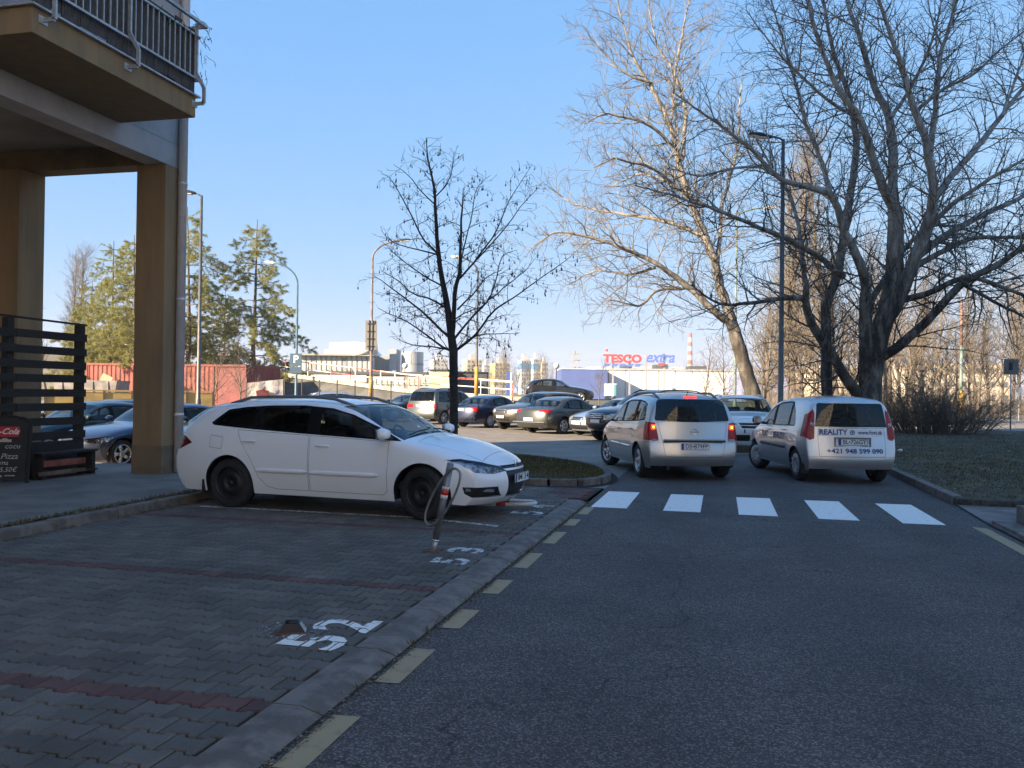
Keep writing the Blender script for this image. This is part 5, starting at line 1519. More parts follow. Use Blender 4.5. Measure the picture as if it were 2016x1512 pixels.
    c, b, s = make_car('hatchback_car', 'slate blue hatchback with alloy wheels nose-out beyond the building column', 'hatch', (-13.2, 17.96), 196, PT['bmwblue'], 1, 'five', G2, 'glass',
        dict(z=-.2, regions=[('headlight', 'lens', 'side', [(.60,.70),(.42,.715),(.16,.66),(.08,.60),(.2,.56),(.45,.60)], dict(SL, pocket=.03, off=.002)),
            ('grille', 'black', 'front', [(.03,.64),(.24,.64),(.22,.52),(.05,.51)], dict(mirror=1, off=-.01)), ('air_intake', 'black', 'front', [(-.4,.36),(.4,.36),(.36,.24),(-.36,.24)], dict(off=-.01))], plate_front=('', .44)))
    for sg in (1, -1):
        MB().lathe([(0, .02), (.03, .016), (.055, 0), (.05, -.03)], 14, 'X', (4.24/2-.30, sg*.66, .625)).build('lamp_unit', M['chrome'], c, True)
    make_car('hatchback_car', 'black hatchback nose-out hidden behind the tail of the white estate', 'hatch', (-10.75, 17.3), 197, PT['black'], 1, 'five', G2, 'glass', dict(z=-.16, regions=suv_front(.58, .70)))
    make_car('hatchback_car', 'dark teal hatchback seen through the slatted screen', 'hatch', (-15.8, 18.7), 196, PT['teal'], 0, 'five', G2, 'glass', dict(z=-.2, regions=suv_front(.58, .70)))
    make_car('saloon_car', 'dark saloon with a red tail lamp behind the slate blue hatchback', 'sedan', (-17.4, 22.9), 20, PT['grey'], 0, 'five', G2, 'glass',
        dict(z=-.2, regions=[('taillight', 'red', 'side', [(4.30,.95),(4.9,.97),(4.9,.74),(4.40,.76)], dict(SL, off=.004, lim=dict(n=-.2, ymin=.45)))]))
    make_car('estate_car', 'olive grey estate car standing sideways behind the white estate', 'estate', (-12.1, 23.6), 101, PT['olive'], 0, 'five', G2, 'glass', dict(z=-.12))
    # black hatchback up on the ramp
    make_car('hatchback_car', 'small black hatchback up on the ramp above the parked cars', 'hatch', (-9.5, 51.5), 84, PT['black'], 0, 'five', None, 'glass', dict(z=RAMP_CAR_Z, spec=dict(H=1.5)))
# ------------------------------------------------------------------ street furniture and what lies beyond the lot
FWD = (-math.sin(R(13.6)), math.cos(R(13.6))); RGT = (FWD[1], -FWD[0])
def ground_at(px, d):
    lat = (px-1008)/1700*d
    return (RGT[0]*lat + FWD[0]*d, RGT[1]*lat + FWD[1]*d)
def height_at(px, py, d): return CAM_H + (771 + (px-1008)*.0131 - py)/1700*d

M['lamp_grey'] = mat('lamp_post_grey', (.12, .12, .12), .5, metal=.5, var=.15, scale=4)
M['lamp_dark'] = mat('lamp_head_dark', (.05, .05, .055), .5, metal=.3)
M['lamp_pale'] = mat('lamp_head_pale', (.55, .53, .50), .5)
M['pole_blue'] = mat('pole_blue_green', (.07, .13, .17), .5, var=.2, scale=3)
M['pole_green'] = mat('pole_pale_green', (.16, .21, .185), .6, var=.25, scale=3)
M['pole_rose'] = mat('pole_rusty_grey', (.19, .145, .13), .7, var=.25, scale=3)
M['yellow_band'] = mat('yellow_band', (.46, .28, .06), .6, var=.15, scale=5)
M['lampglass'] = mat('lamp_glass', (.65, .65, .62), .25)

def lamp_post(label, base, top, head_at, kind, m, m_head, band=None, group='street lamps'):
    """kind: 'curved' sweeps over to the head, 'bracket' carries a short angled arm"""
    o = empty('street_lamp', (base[0], base[1], 0)); tag(o, label, 'street lamp', group)
    hx, hy, hz = head_at[0]-base[0], head_at[1]-base[1], head_at[2]
    r0 = .085
    MB().tube([(0, 0, -.05), (0, 0, 1.1), (0, 0, 1.15), (0, 0, top)], [r0*1.25, r0*1.25, r0, r0*.62], 12).build('pole', m, o, True)
    d = Vector((hx, hy, 0)); L = d.length; d.normalize()
    if kind == 'curved':
        pts = [(0, 0, top-.3)]
        for t in np.linspace(0, 1, 9): 
            a = t*math.pi/2*.86; pts.append((d.x*L*.86*(1-math.cos(a))/(1-math.cos(math.pi/2*.86)), d.y*L*.86*(1-math.cos(a))/(1-math.cos(math.pi/2*.86)), top + (hz-top)*math.sin(a)/math.sin(math.pi/2*.86)))
        MB().tube(pts, [.05]*len(pts), 8).build('arm', m, o, True)
    else:
        MB().tube([(0, 0, top-.05), (d.x*.1, d.y*.1, top+.03), (d.x*L*.75, d.y*L*.75, hz+.02)], .035, 8).build('arm', m, o, True)
    ang = math.atan2(d.y, d.x)
    hb = bmesh.new(); bmesh.ops.create_uvsphere(hb, u_segments=14, v_segments=8, radius=1)
    for v in hb.verts:
        v.co = Vector((v.co.x*.40, v.co.y*.16, v.co.z*(.10 if v.co.z > 0 else .06)))
        if v.co.x < 0: v.co.y *= .75
    ho = bm_obj(hb, 'lamp_head', m_head, o); ho.location = (hx, hy, hz); ho.rotation_euler = (0, R(-8), ang)
    gb = rounded_box((.06, 0, -.055), (.5, .22, .05), .02); g = bm_obj(gb, 'lamp_cover', M['lampglass'], ho)
    if band:
        z0, z1, mb = band
        MB().tube([(0, 0, z0), (0, 0, z1)], r0*1.32, 14).build('colour_band', mb, o, True)
    return o

def build_lamps():
    def P(px, py, d): g = ground_at(px, d); return (g[0], g[1], height_at(px, py, d))
    b = ground_at(1537, 27); lamp_post('grey street lamp in front of the huge poplar', b, 9.62, P(1492, 266, 27), 'bracket', M['lamp_grey'], M['lamp_dark'])
    b = ground_at(1447, 48); lamp_post('pale green-footed street lamp behind the white crossover', b, 11.4, P(1512, 408, 48), 'curved', M['pole_green'], M['lamp_pale'])
    b = ground_at(391, 36); lamp_post('slim grey street lamp beside the building column', b, 9.62, P(364, 378, 36), 'bracket', M['lamp_grey'], M['lamp_dark'])
    b = ground_at(583, 52); o = lamp_post('blue-green street lamp carrying a parking sign', b, 7.9, P(530, 517, 52), 'curved', M['pole_blue'], M['lamp_pale'])
    # parking sign
    s = empty('parking_sign', (b[0]+FWD[0]*-.14, b[1]+FWD[1]*-.14, 0), R(13.6)); tag(s, 'dull blue parking sign with a white P on the blue-green lamp', 'sign')
    MB().box((0, 0, 3.35), (.72, .04, .74)).build('panel', mat('sign_blue', (.05, .10, .16), .5), s, bevel=.01)
    me = text_mesh('P', .62, bold=.015); me.transform(Matrix.Translation((0, -.026, 3.36)) @ Matrix.Rotation(R(90), 4, 'X')); link('letter', me, M['plate'], s)
    MB().box((0, 0, 2.72), (.72, .04, .40)).build('lower_panel', mat('sign_blue_lower', (.05, .09, .14), .5), s, bevel=.01)
    MB().box((0, .06, 3.0), (.08, .08, 1.1)).build('clamp', M['galv'], s)
    b = ground_at(730, 46); lamp_post('rusty grey street lamp with traffic sign backs left of the young tree', b, 8.6, P(790, 473, 46), 'curved', M['pole_rose'], M['lamp_dark'], (1.2, 2.3, mat('pole_ochre_band', (.38, .26, .10), .7, var=.3)))
    s = empty('traffic_sign', (b[0]-FWD[0]*-.0, b[1], 0), R(13.6)); tag(s, 'tall grey back of a traffic sign on the rusty grey lamp', 'sign')
    MB().box((0, -.13, 4.5), (.62, .03, 1.55)).build('panel', mat('sign_back', (.20, .19, .18), .6, metal=.3), s, bevel=.006)
    for z in (3.9, 4.3, 4.7, 5.1): MB().box((0, -.16, z), (.40, .03, .05)).build('brace', M['steel_dark'], s)
    for x in (-.09, .09): MB().box((x, -.165, 4.45), (.04, .03, 1.7)).build('rail', M['steel_dark'], s)
    b = ground_at(938, 50); lamp_post('street lamp with a yellow-painted foot behind the young tree', b, 8.4, P(897, 506, 50), 'curved', M['lamp_grey'], M['lamp_pale'], (1.3, 3.0, M['yellow_band']))
    b = ground_at(1892, 50); o = empty('pole', (b[0], b[1], 0)); tag(o, 'tall pale pole with an orange foot on the right lawn', 'pole')
    MB().tube([(0, 0, 0), (0, 0, 4.6)], [.10, .085], 12).build('shaft', M['pole_green'], o, True)
    MB().tube([(0, 0, 4.6), (0, 0, 7.3)], [.083, .07], 12).build('rusty_shaft', mat('rust_pole', (.20, .12, .09), .8, var=.3), o, True)
    MB().tube([(0, 0, .6), (0, 0, 2.0)], .118, 14).build('orange_band', M['yellow_band'], o, True)
    # back of a road sign at the right edge
    b = ground_at(1990, 40); o = empty('road_sign', (b[0], b[1], 0), R(13.6)); tag(o, 'grey back of a square road sign on a post at the right edge', 'sign')
    MB().tube([(0, 0, 0), (0, 0, 3.3)], .035, 10).build('post', M['galv'], o, True)
    MB().box((-.02, -.06, 3.05), (.68, .02, .72)).build('panel', mat('sign_grey_back', (.16, .15, .14), .6, metal=.2), o, bevel=.004)
    MB().box((-.05, -.075, 3.08), (.16, .02, .36)).build('sign_channel', M['steel_dark'], o)
    b = ground_at(2006, 62); o = empty('road_sign', (b[0], b[1], 0), R(13.6)); tag(o, 'small distant road sign on a thin post at the right edge', 'sign')
    MB().tube([(0, 0, 0), (0, 0, 2.4)], .03, 8).build('post', M['galv'], o); MB().box((0, -.04, 2.2), (.5, .02, .4)).build('panel', M['galv'], o)

def build_bay_furniture():
    # leaning locking post with its hoop
    o = empty('parking_post', (-2.72, 8.06, PAVE_Z)); tag(o, 'leaning steel parking post with an oval hoop and red-white tape', 'parking post')
    ax = Vector((.155, .03, .86))
    def al(t): return ax*t
    M['steel_post'] = mat('dull_zinc', (.20, .20, .205), .45, metal=.6, var=.2, scale=12)
    M['tape_red'] = mat('tape_red', (.50, .03, .025), .5); M['tape_white'] = mat('tape_white', (.62, .60, .58), .5, var=.15, scale=20)
    MB().tube([al(.12), al(1.0)], .034, 16).build('tube', M['steel_post'], o, True)
    MB().tube([al(0), al(.13)], .026, 14).build('foot', M['galv'], o, True)
    MB().tube([al(.118), al(.132)], .038, 14).build('collar', M['chrome'], o, True)
    MB().lathe([(.034, 0), (.03, .012), (0, .014)], 16, 'Z', al(1.0)).build('cap', M['galv'], o, True)
    for a, b_, m in ((.60, .64, 'tape_white'), (.64, .70, 'tape_red'), (.70, .735, 'tape_white')): MB().tube([al(a), al(b_)], .0352, 16).build('tape', M[m], o, True)
    MB().box((0, 0, .006), (.16, .16, .012)).build('base_plate', mat('rusty_plate', (.12, .06, .035), .8, var=.4), o)
    c = al(.62) + Vector((.0, -.05, .0)); u = Vector((.26, -.02, .46)).normalized(); w = Vector((.80, -.35, -.47)).normalized()
    pts = []
    for k in range(32):
        t = 2*math.pi*k/32; p = c + u*.315*math.cos(t) + w*.115*math.copysign(abs(math.sin(t))**.8, math.sin(t)); pts.append(p)
    MB().tube(pts, .0115, 8, closed=True).build('hoop', M['steel_post'], o, True)
    # folded post box by the painted 52
    o = empty('folded_post', (-2.67, 5.10, PAVE_Z), R(20)); o.scale = (.85, .85, .72); tag(o, 'folded-down steel parking post box beside the painted 52', 'parking post')
    MB().box((0, 0, .006), (.24, .17, .012)).build('base_plate', bpy.data.materials['rusty_plate'], o)
    MB().add([(-.10,-.055,.012),(.10,-.055,.012),(.10,.055,.012),(-.10,.055,.012),(-.055,-.045,.085),(.055,-.045,.085),(.055,.045,.085),(-.055,.045,.085)], [(0,1,5,4),(2,3,7,6),(3,0,4,7),(4,5,6,7)]).build('housing', M['steel_dark'], o)
    MB().add([(.102,-.05,.014),(.102,.05,.014),(.058,.042,.088),(.058,-.042,.088)], [(0,1,2,3)]).build('flap', M['galv'], o)
    MB().tube([(-.05, 0, .085), (.04, 0, .088)], .028, 12).build('tube_end', M['steel_dark'], o, True)
    litter('mortar_crumbs', [(-2.92, 4.95), (-2.42, 4.95), (-2.42, 5.28), (-2.92, 5.28)], PAVE_Z+.003, 260, .004, .012, mat('mortar', (.33, .31, .29), .95, var=.3), 41)
    # hoop barrier lying under the nose of the white estate
    o = empty('hoop_barrier', (-2.75, 11.40, PAVE_Z)); tag(o, 'flattened hoop barrier with red bands under the nose of the white estate', 'barrier')
    pts = [(-.75, .17, .05), (-.3, .16, .06), (.1, .15, .07), (.26, .12, .07), (.33, .06, .07), (.34, 0, .07), (.31, -.07, .07), (.22, -.12, .065), (.05, -.14, .06), (-.3, -.15, .05), (-.75, -.16, .05)]
    MB().tube(pts, .025, 10).build('tube', M['lamp_pale'], o, True)
    for a, b_ in ((1, 2), (8, 9)): 
        pa, pb = Vector(pts[a]).lerp(Vector(pts[b_]), .25), Vector(pts[a]).lerp(Vector(pts[b_]), .62); MB().tube([pa, pb], .0265, 10).build('red_band', M['tape_red'], o, True)
    # planter at the right edge
    o = empty('planter', (4.25, 11.7, .02)); tag(o, 'low concrete planter with a green lid at the right edge of the road', 'planter')
    for c, d in (((-.50, 0, .11), (.14, 1.1, .22)), ((.50, 0, .11), (.14, 1.1, .22)), ((0, -.48, .11), (.86, .14, .22)), ((0, .48, .11), (.86, .14, .22))): MB().box(c, d).build('side', M['kerbstone'], o, bevel=.015)
    MB().box((0, 0, .09), (.85, .81, .16)).build('soil', M['soil'], o)
    MB().box((.15, -.22, .19), (.5, .34, .07)).build('green_lid', mat('green_plastic', (.03, .17, .10), .5, var=.2), o, bevel=.02)
    # scraps on the lawn
    for i, (x, y, lb) in enumerate(((4.6, 24.5, 'white crumpled scrap of paper on the lawn beside the van'), (10.2, 31.5, 'pale flattened scrap on the lawn before the bush'))):
        b = bmesh.new(); bmesh.ops.create_icosphere(b, subdivisions=2, radius=.07)
        rr = random.Random(i)
        for v in b.verts: v.co = Vector((v.co.x*rr.uniform(.5, 1.2), v.co.y*rr.uniform(.5, 1.2), v.co.z*rr.uniform(.3, .9)))
        q = bm_obj(b, 'litter_scrap', M['white'], None, False); q.location = (x, y, .19); tag(q, lb, 'litter')

M['cont_red'] = mat('container_red', (.27, .075, .055), .6, var=.18, scale=1.2, detail=8)
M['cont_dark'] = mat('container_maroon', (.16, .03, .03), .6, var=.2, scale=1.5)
def container(label, a, b_, z0, h, depth, m, far_side=1):
    """corrugated steel box whose long face runs from a to b"""
    A, B = Vector((a[0], a[1], z0)), Vector((b_[0], b_[1], z0)); L = (B-A).length
    o = empty('shipping_container', A, math.atan2(B.y-A.y, B.x-A.x)); tag(o, label, 'container', 'shipping containers')
    def corr(L, n, y, flip=1):
        vs = []; 
        k = int(L/.28); w = L/k; xs = []
        for i in range(k): xs += [(i*w, 0), (i*w+w*.32, 0), (i*w+w*.5, .036), (i*w+w*.82, .036)]
        xs.append((L, 0))
        for (x, d) in xs: vs += [(x, d, .16), (x, d, h-.12)]
        return vs, [(2*i, 2*i+2, 2*i+3, 2*i+1) for i in range(len(xs)-1)]
    vs, fs = corr(L-.2, 0, 0); MB().add([(x+.1, y+.03, z) for x, y, z in vs], fs).build('side_panel', m, o)
    vs, fs = corr(depth-.2, 0, 0); MB().add([(L-.03-y, x+.1, z) for x, y, z in vs], fs).build('end_panel', m, o)
    MB().box((L/2, depth/2+.05, h/2), (L-.2, depth-.22, h-.1)).build('core', m, o)
    fr = MB()
    for x in (.05, L-.05):
        for y in (.05, depth-.05): fr.box((x, y, h/2), (.1, .1, h))
    for z in (.08, h-.06):
        for y in (.05, depth-.05): fr.box((L/2, y, z), (L-.2, .1, .14))
        for x in (.05, L-.05): fr.box((x, depth/2, z), (.1, depth-.2, .14))
    fr.build('frame', m, o)
    return o

def build_yard():
    container('long sunlit red shipping container behind the lamp and pines', ground_at(168, 56), ground_at(480, 56), .45, 2.65, 2.44, M['cont_red'])
    a = ground_at(484, 55.5); b_ = ground_at(552, 60)
    container('short shaded maroon container right of the long red one', a, b_, .45, 2.65, 2.4, M['cont_dark'])
    # ochre panel wall below
    A, B = ground_at(90, 38), ground_at(420, 41)
    L = math.hypot(B[0]-A[0], B[1]-A[1]); o = empty('panel_wall', (A[0], A[1], 0), math.atan2(B[1]-A[1], B[0]-A[0])); tag(o, 'low ochre panel wall with dark posts before the containers', 'wall')
    M['ochre_panel'] = mat('ochre_panel', (.46, .32, .10), .8, col2=(.30, .21, .09), scale=1.4, detail=9, sat_lo=.35, sat_hi=.6)
    n = int(L/1.15)
    for i in range(n): MB().box(((i+.5)*L/n, 0, .68), (L/n-.10, .06, 1.30)).build('panel', M['ochre_panel'], o)
    for i in range(n+1): MB().box((i*L/n, -.02, .70), (.10, .12, 1.42)).build('post', mat('rust_post', (.10, .07, .05), .8) if i == 0 else bpy.data.materials['rust_post'], o)
    MB().box((L/2, -.01, 1.40), (L, .10, .08)).build('cap_rail', mat('ochre_rail', (.42, .28, .12), .8), o)
    # grey skip with boards
    p = ground_at(185, 46); o = empty('skip', (p[0], p[1], 0), R(13.6)); tag(o, 'grey steel skip with yellow boards in it behind the slatted screen', 'skip')
    M['skipgrey'] = mat('skip_grey', (.22, .20, .19), .7, var=.2, scale=3)
    MB().add([(-1.5,-.7,.5),(1.3,-.7,.5),(1.3,.7,.5),(-1.5,.7,.5),(-1.8,-.8,1.9),(1.6,-.8,1.9),(1.6,.8,1.9),(-1.8,.8,1.9)], [(3,2,1,0),(0,1,5,4),(1,2,6,5),(2,3,7,6),(3,0,4,7)]).build('tub', M['skipgrey'], o)
    for x in (-1.3, -.5, .3, 1.1): MB().box((x, -.79, 1.25), (.09, .08, 1.2)).build('rib', M['skipgrey'], o)
    MB().box((-.9, 0, 1.98), (1.4, 1.0, .05), .1, Matrix.Rotation(R(10), 3, 'Y')).build('board', mat('yellow_board', (.55, .40, .12), .7), o)
    MB().box((.75, -.2, 2.0), (.55, .04, .42), .2, Matrix.Rotation(R(28), 3, 'Y')).build('board', mat('pale_board', (.62, .52, .34), .7), o)
    # pale banner leaning on the maroon container
    p = ground_at(522, 50); o = empty('banner', (p[0], p[1], .35), R(13.6+14)); tag(o, 'pale crumpled banner with a maroon blot leaning by the maroon container', 'banner')
    vs = []; fs = []; n = 9
    for i in range(n):
        for j in range(5):
            vs.append((-1.0+2.0*i/(n-1), .06*math.sin(i*1.9)+.05*math.cos(j*2+i), .55 + 1.0*j/4 + .25*i/(n-1)*(j/4)))
    for i in range(n-1):
        for j in range(4): fs.append((i*5+j, (i+1)*5+j, (i+1)*5+j+1, i*5+j+1))
    MB().add(vs, fs).build('sheet', mat('banner_white', (.50, .46, .44), .7, var=.12, scale=2), o, True)
    MB().prism([(-.35, .15), (.25, .10), (.35, .45), (.0, .55), (-.40, .45)], 0, .02, Matrix.Translation((-.1, -.16, .65)) @ Matrix.Rotation(R(90), 4, 'X')).build('printed_blot', mat('blot', (.16, .03, .03), .7), o)
    for x in (-1.05, 1.05): MB().bar((x, .1, 0), (x, .1, 1.9), .05).build('stake', M['pole_rose'], o)
    # mesh fence
    o = empty('wire_fence', (*ground_at(560, 46), 0)); tag(o, 'thin wire fence on steel posts at the foot of the ramp', 'fence'); o.rotation_euler = (0, 0, 0)
    b0 = Vector((*ground_at(560, 46), 0)); e0 = Vector((*ground_at(770, 45), 0))
    for i in range(7): q = b0.lerp(e0, i/6)-b0; MB().bar(q, q+Vector((0, 0, 2.1)), .05).build('post', M['steel_dark'], o)
    for z in (.3, 1.1, 2.0): MB().bar(Vector((0, 0, z)), e0-b0+Vector((0, 0, z)), .018).build('wire', M['steel_dark'], o)

def build_ramp():
    # road climbing to the left behind the lot
    pts = [((*ground_at(1330, 56),), .25), ((*ground_at(1160, 55),), .85), ((*ground_at(1010, 55),), 1.05), ((*ground_at(800, 57),), 1.45), ((*ground_at(560, 63),), 2.5), ((*ground_at(200, 75),), 4.2), ((*ground_at(-400, 95),), 6.0)]
    vs = []; fs = []; n = len(pts)
    for (p, z) in pts:
        P = Vector((*p, z)); vs += [P + Vector((FWD[0]*-3.2, FWD[1]*-3.2, -z-.04)), P, P + Vector((FWD[0]*8, FWD[1]*8, 0)), P + Vector((FWD[0]*11, FWD[1]*11, -z-.04))]
    for i in range(n-1):
        for k in range(3): a = i*4+k; fs.append((a, a+1, a+5, a+4))
    o = MB().add(vs, [f[::-1] for f in fs]).build('road', mat('ramp_bank', (.10, .098, .09), .9, var=.25, scale=.8, detail=9), None); o['kind'] = 'structure'
    # pale concrete edge beam
    e = MB()
    for i in range(1, n-2):
        (p, z), (q, w) = pts[i], pts[i+1]
        e.bar((p[0], p[1], z+.12), (q[0], q[1], w+.12), .35, .26)
    e = e.build('edge_beam', mat('pale_concrete', (.42, .38, .31), .85, var=.15, scale=1.5), o)
    # guard rails, painted in white and red lengths
    M['rail_white'] = mat('rail_white', (.72, .70, .66), .6); M['rail_red'] = mat('rail_red', (.45, .10, .07), .6)
    for lab, shift, lo in (('white and red pipe railing along the near edge of the ramp', 0.25, 0), ('white and red pipe railing along the far edge of the ramp', 7.4, 1)):
        r = empty('railing', (pts[2][0][0], pts[2][0][1], pts[2][1])); tag(r, lab, 'railing', 'pipe railings of the ramp')
        org = Vector(r.location)
        for i in range(2, n-2):
            (p, z), (q, w) = pts[i], pts[i+1]
            P = Vector((p[0]+FWD[0]*shift, p[1]+FWD[1]*shift, z+.2)); Q = Vector((q[0]+FWD[0]*shift, q[1]+FWD[1]*shift, w+.2)); m = max(2, int((Q-P).length/2.1))
            for k in range(m):
                a, b_ = P.lerp(Q, k/m)-org, P.lerp(Q, (k+1)/m)-org
                MB().bar(a, a+Vector((0, 0, 1.05)), .055).build('post', M['rail_white' if k % 3 else 'rail_red'], r)
                for hh in (.5, 1.02): MB().bar(a+Vector((0, 0, hh)), b_+Vector((0, 0, hh)), .045).build('rail', M['rail_red' if (k+int(hh*2)) % 3 == 0 else 'rail_white'], r)

def far_frame(name, label, cat, px, d, group=None):
    g = ground_at(px, d); o = empty(name, (g[0], g[1], 0), R(13.6)); tag(o, label, cat, group)
    X = lambda p: (p-px)/1700*d
    Z = lambda p, y: height_at(p, y, d)
    return o, X, Z

def fbox(o, name, x0, x1, y0, y1, z0, z1, m, **k): return MB().box(((x0+x1)/2, (y0+y1)/2, (z0+z1)/2), (x1-x0, y1-y0, z1-z0)).build(name, m, o, **k)

def build_far():
    wh = mat('white_cladding', (.74, .73, .70), .6, var=.05, scale=.3); gr = mat('grey_cladding', (.36, .37, .38), .5, var=.06, scale=.5); dk = mat('dark_roof', (.07, .075, .08), .7)
    gl = mat('far_glass', (.55, .57, .50), .2); mul = mat('mullion', (.30, .30, .28), .6)
    # white glazed centre
    o, X, Z = far_frame('office_building', 'white glazed office building with a grey drum above the ramp', 'building', 700, 150)
    fbox(o, 'podium', X(545), X(850), 0, 30, -.05, Z(700, 737), gr); fbox(o, 'podium_roof', X(540), X(853), -.4, 30, Z(700, 737)+.003, Z(700, 731), dk)
    fbox(o, 'podium_fascia', X(545), X(722), -.5, -.02, Z(640, 752), Z(640, 738), wh)
    z0, z1 = Z(640, 731)+.004, Z(640, 699)
    fbox(o, 'glazed_hall', X(572), X(727), 3, 22, z0, z1, wh)
    n = 15
    for i in range(n):
        x0, x1 = X(573)+(X(726)-X(573))*i/n, X(573)+(X(726)-X(573))*(i+1)/n
        fbox(o, 'glass_panel', x0+.12, x1-.12, 2.9, 2.98, z0+.3, z1-.4, gl if i not in (3, 9) else mul)
    for i in range(n+1): x = X(573)+(X(726)-X(573))*i/n; fbox(o, 'mullion', x-.08, x+.08, 2.8, 2.95, z0, z1, mul)
    fbox(o, 'roof_edge', X(568), X(731), 1.6, 23, z1+.003, z1+.35, mul)
    v = MB().prism([(X(634), 0), (X(724), 0), (X(712), Z(700, 686)-z1), (X(692), Z(690, 673)-z1), (X(634), Z(640, 675)-z1)], 0, 12, Matrix.Translation((0, 18, z1+.36)) @ Matrix.Rotation(R(90), 4, 'X')); v.build('white_volume', wh, o)
    MB().lathe([(0, 1.0), (.8, .9), (1.1, 0)], 16, 'Z', (X(628), 8, z1+.4)).build('roof_dome', gr, o)
    MB().lathe([((X(826)-X(781))/2, Z(800, 731)), ((X(826)-X(781))/2, Z(800, 690)), (0, Z(800, 690))], 36, 'Z', ((X(781)+X(826))/2, 6, 0)).build('drum', mat('drum_cladding', (.45, .46, .47), .4, metal=.4), o, False)
    MB().lathe([((X(826)-X(781))/2+.03, Z(800, 717)), ((X(826)-X(781))/2+.03, Z(800, 713))], 36, 'Z', ((X(781)+X(826))/2, 6, 0)).build('drum_window_band', mul, o)
    fbox(o, 'stair_tower', X(758), X(772), 5, 11, z0, Z(765, 684), gr); fbox(o, 'link_block', X(728), X(757), 6, 14, z0, Z(740, 698), mul)
    MB().tube([(X(760)-2, 2, Z(748, 684)), (X(760)-6, 2, Z(735, 688))], 1.1, 14).build('roof_duct', wh, o, True)
    fbox(o, 'podium_window_band', X(590), X(848), -.14, -.02, Z(700, 756), Z(700, 745), gl)
    for i in range(24): x = X(590)+(X(848)-X(590))*i/24; fbox(o, 'mullion', x-.07, x+.07, -.22, -.145, Z(700, 757), Z(700, 744), mul)
    # sheds near the ramp
    o, X, Z = far_frame('shed', 'cream flat-roofed shed beyond the railing left of the young tree', 'building', 865, 85); fbox(o, 'wall', X(845), X(890), 0, 5, -.05, Z(865, 729), mat('cream_wall', (.55, .48, .34), .8, var=.08, scale=.6)); fbox(o, 'roof', X(843), X(891), -.2, 5.2, Z(865, 729)+.003, Z(865, 727), dk)
    o, X, Z = far_frame('shed', 'dark grey shed beyond the railing right of the young tree', 'building', 925, 88); fbox(o, 'wall', X(896), X(958), 0, 6, -.05, Z(925, 733), mat('slate_wall', (.06, .065, .075), .8, var=.1, scale=.6)); fbox(o, 'roof', X(895), X(959), -.2, 6.2, Z(925, 733)+.003, Z(925, 731), dk)
    # far flats
    def flats(label, px0, px1, ytop, d, m1, m2, bands=None, pent=None):
        o, X, Z = far_frame('tower_block', label, 'building', (px0+px1)/2, d, 'far tower blocks'); o.rotation_euler = (0, 0, R(13.6+24))
        w = (X(px1)-X(px0)); a = w*.66; b_ = w*.55; zt = Z((px0+px1)/2, ytop)
        fbox(o, 'wall', -a/2, a/2, -b_/2, b_/2, -.05, zt, m1)
        nf = max(4, int(zt/2.9)); nw = max(4, int(a/3.2)); win = MB(); 
        for i in range(nf):
            for j in range(nw):
                win.box((-a/2+(j+.5)*a/nw, -b_/2-.02, 1.4+i*zt/nf), (a/nw*.5, .1, zt/nf*.45))
        for i in range(nf):
            for j in range(max(2, nw//2)): win.box((a/2+.02, -b_/2+(j+.5)*b_/max(2, nw//2), 1.4+i*zt/nf), (.1, 1.4, zt/nf*.45))
        ww = win.build('windows', mat('far_window', (.12, .13, .14), .3) if 'far_window' not in bpy.data.materials else bpy.data.materials['far_window'], o); ww['kind'] = 'stuff'
        fbox(o, 'penthouse', -a*.18, a*.18, -b_*.2, b_*.2, zt+.003, zt+4, m2)
        if bands:
            for (z0, z1) in bands: fbox(o, 'colour_band', -a/2-.08, a/2+.08, -b_/2-.08, b_/2+.08, zt*z0, zt*z1, bpy.data.materials['block_blue'])
    mat('block_blue', (.10, .26, .45), .8)
    cr = mat('block_cream', (.62, .55, .44), .85); ye_ = mat('block_yellow', (.62, .45, .22), .85); wt = mat('block_white', (.66, .64, .60), .85)
    flats('far cream tower block left of the young tree trunk', 840, 886, 708, 700, cr, wt)
    flats('far yellow tower block just right of the young tree trunk', 905, 953, 708, 650, ye_, cr)
    flats('far low yellow block between the yellow tower and the blue-banded towers', 960, 1008, 715, 680, ye_, cr)
    flats('far pale low block behind the yellow tower', 946, 968, 718, 720, wt, wt)
    flats('far white and blue banded tower block on the left of its pair', 1016, 1048, 709, 600, wt, wt, ((.72, .90),))
    flats('far white and blue banded tower block on the right of its pair', 1042, 1066, 706, 620, wt, wt, ((.70, .86),))
    flats('far pale yellow tower block right of the blue-banded pair', 1060, 1080, 713, 620, cr, wt)
    # pylon
    o, X, Z = far_frame('pylon', 'far lattice power pylon against the sky', 'pylon', 1132, 500)
    zt = Z(1132, 690); st = mat('pylon_steel', (.30, .30, .31), .7)
    for sx in (-1, 1):
        for sy in (-1, 1): MB().bar((sx*3, sy*3, 0), (sx*.4, sy*.4, zt), .5).build('leg', st, o)
    for i in range(7):
        a, b_ = 3*(1-i/7)+.3, 3*(1-(i+1)/7)+.3; z0, z1 = zt*i/7, zt*(i+1)/7
        MB().bar((-a, -a, z0), (b_, -b_, z1), .25).bar((a, -a, z0), (-b_, -b_, z1), .25).build('lattice', st, o)
    for z, w in ((.62, 5.5), (.78, 6.5), (.92, 4.5)): MB().bar((-w, 0, zt*z), (w, 0, zt*z), .5).build('cross_arm', st, o)
    # blue block and white hall
    o, X, Z = far_frame('shop_block', 'flat blue shop block left of the white hall', 'building', 1150, 222)
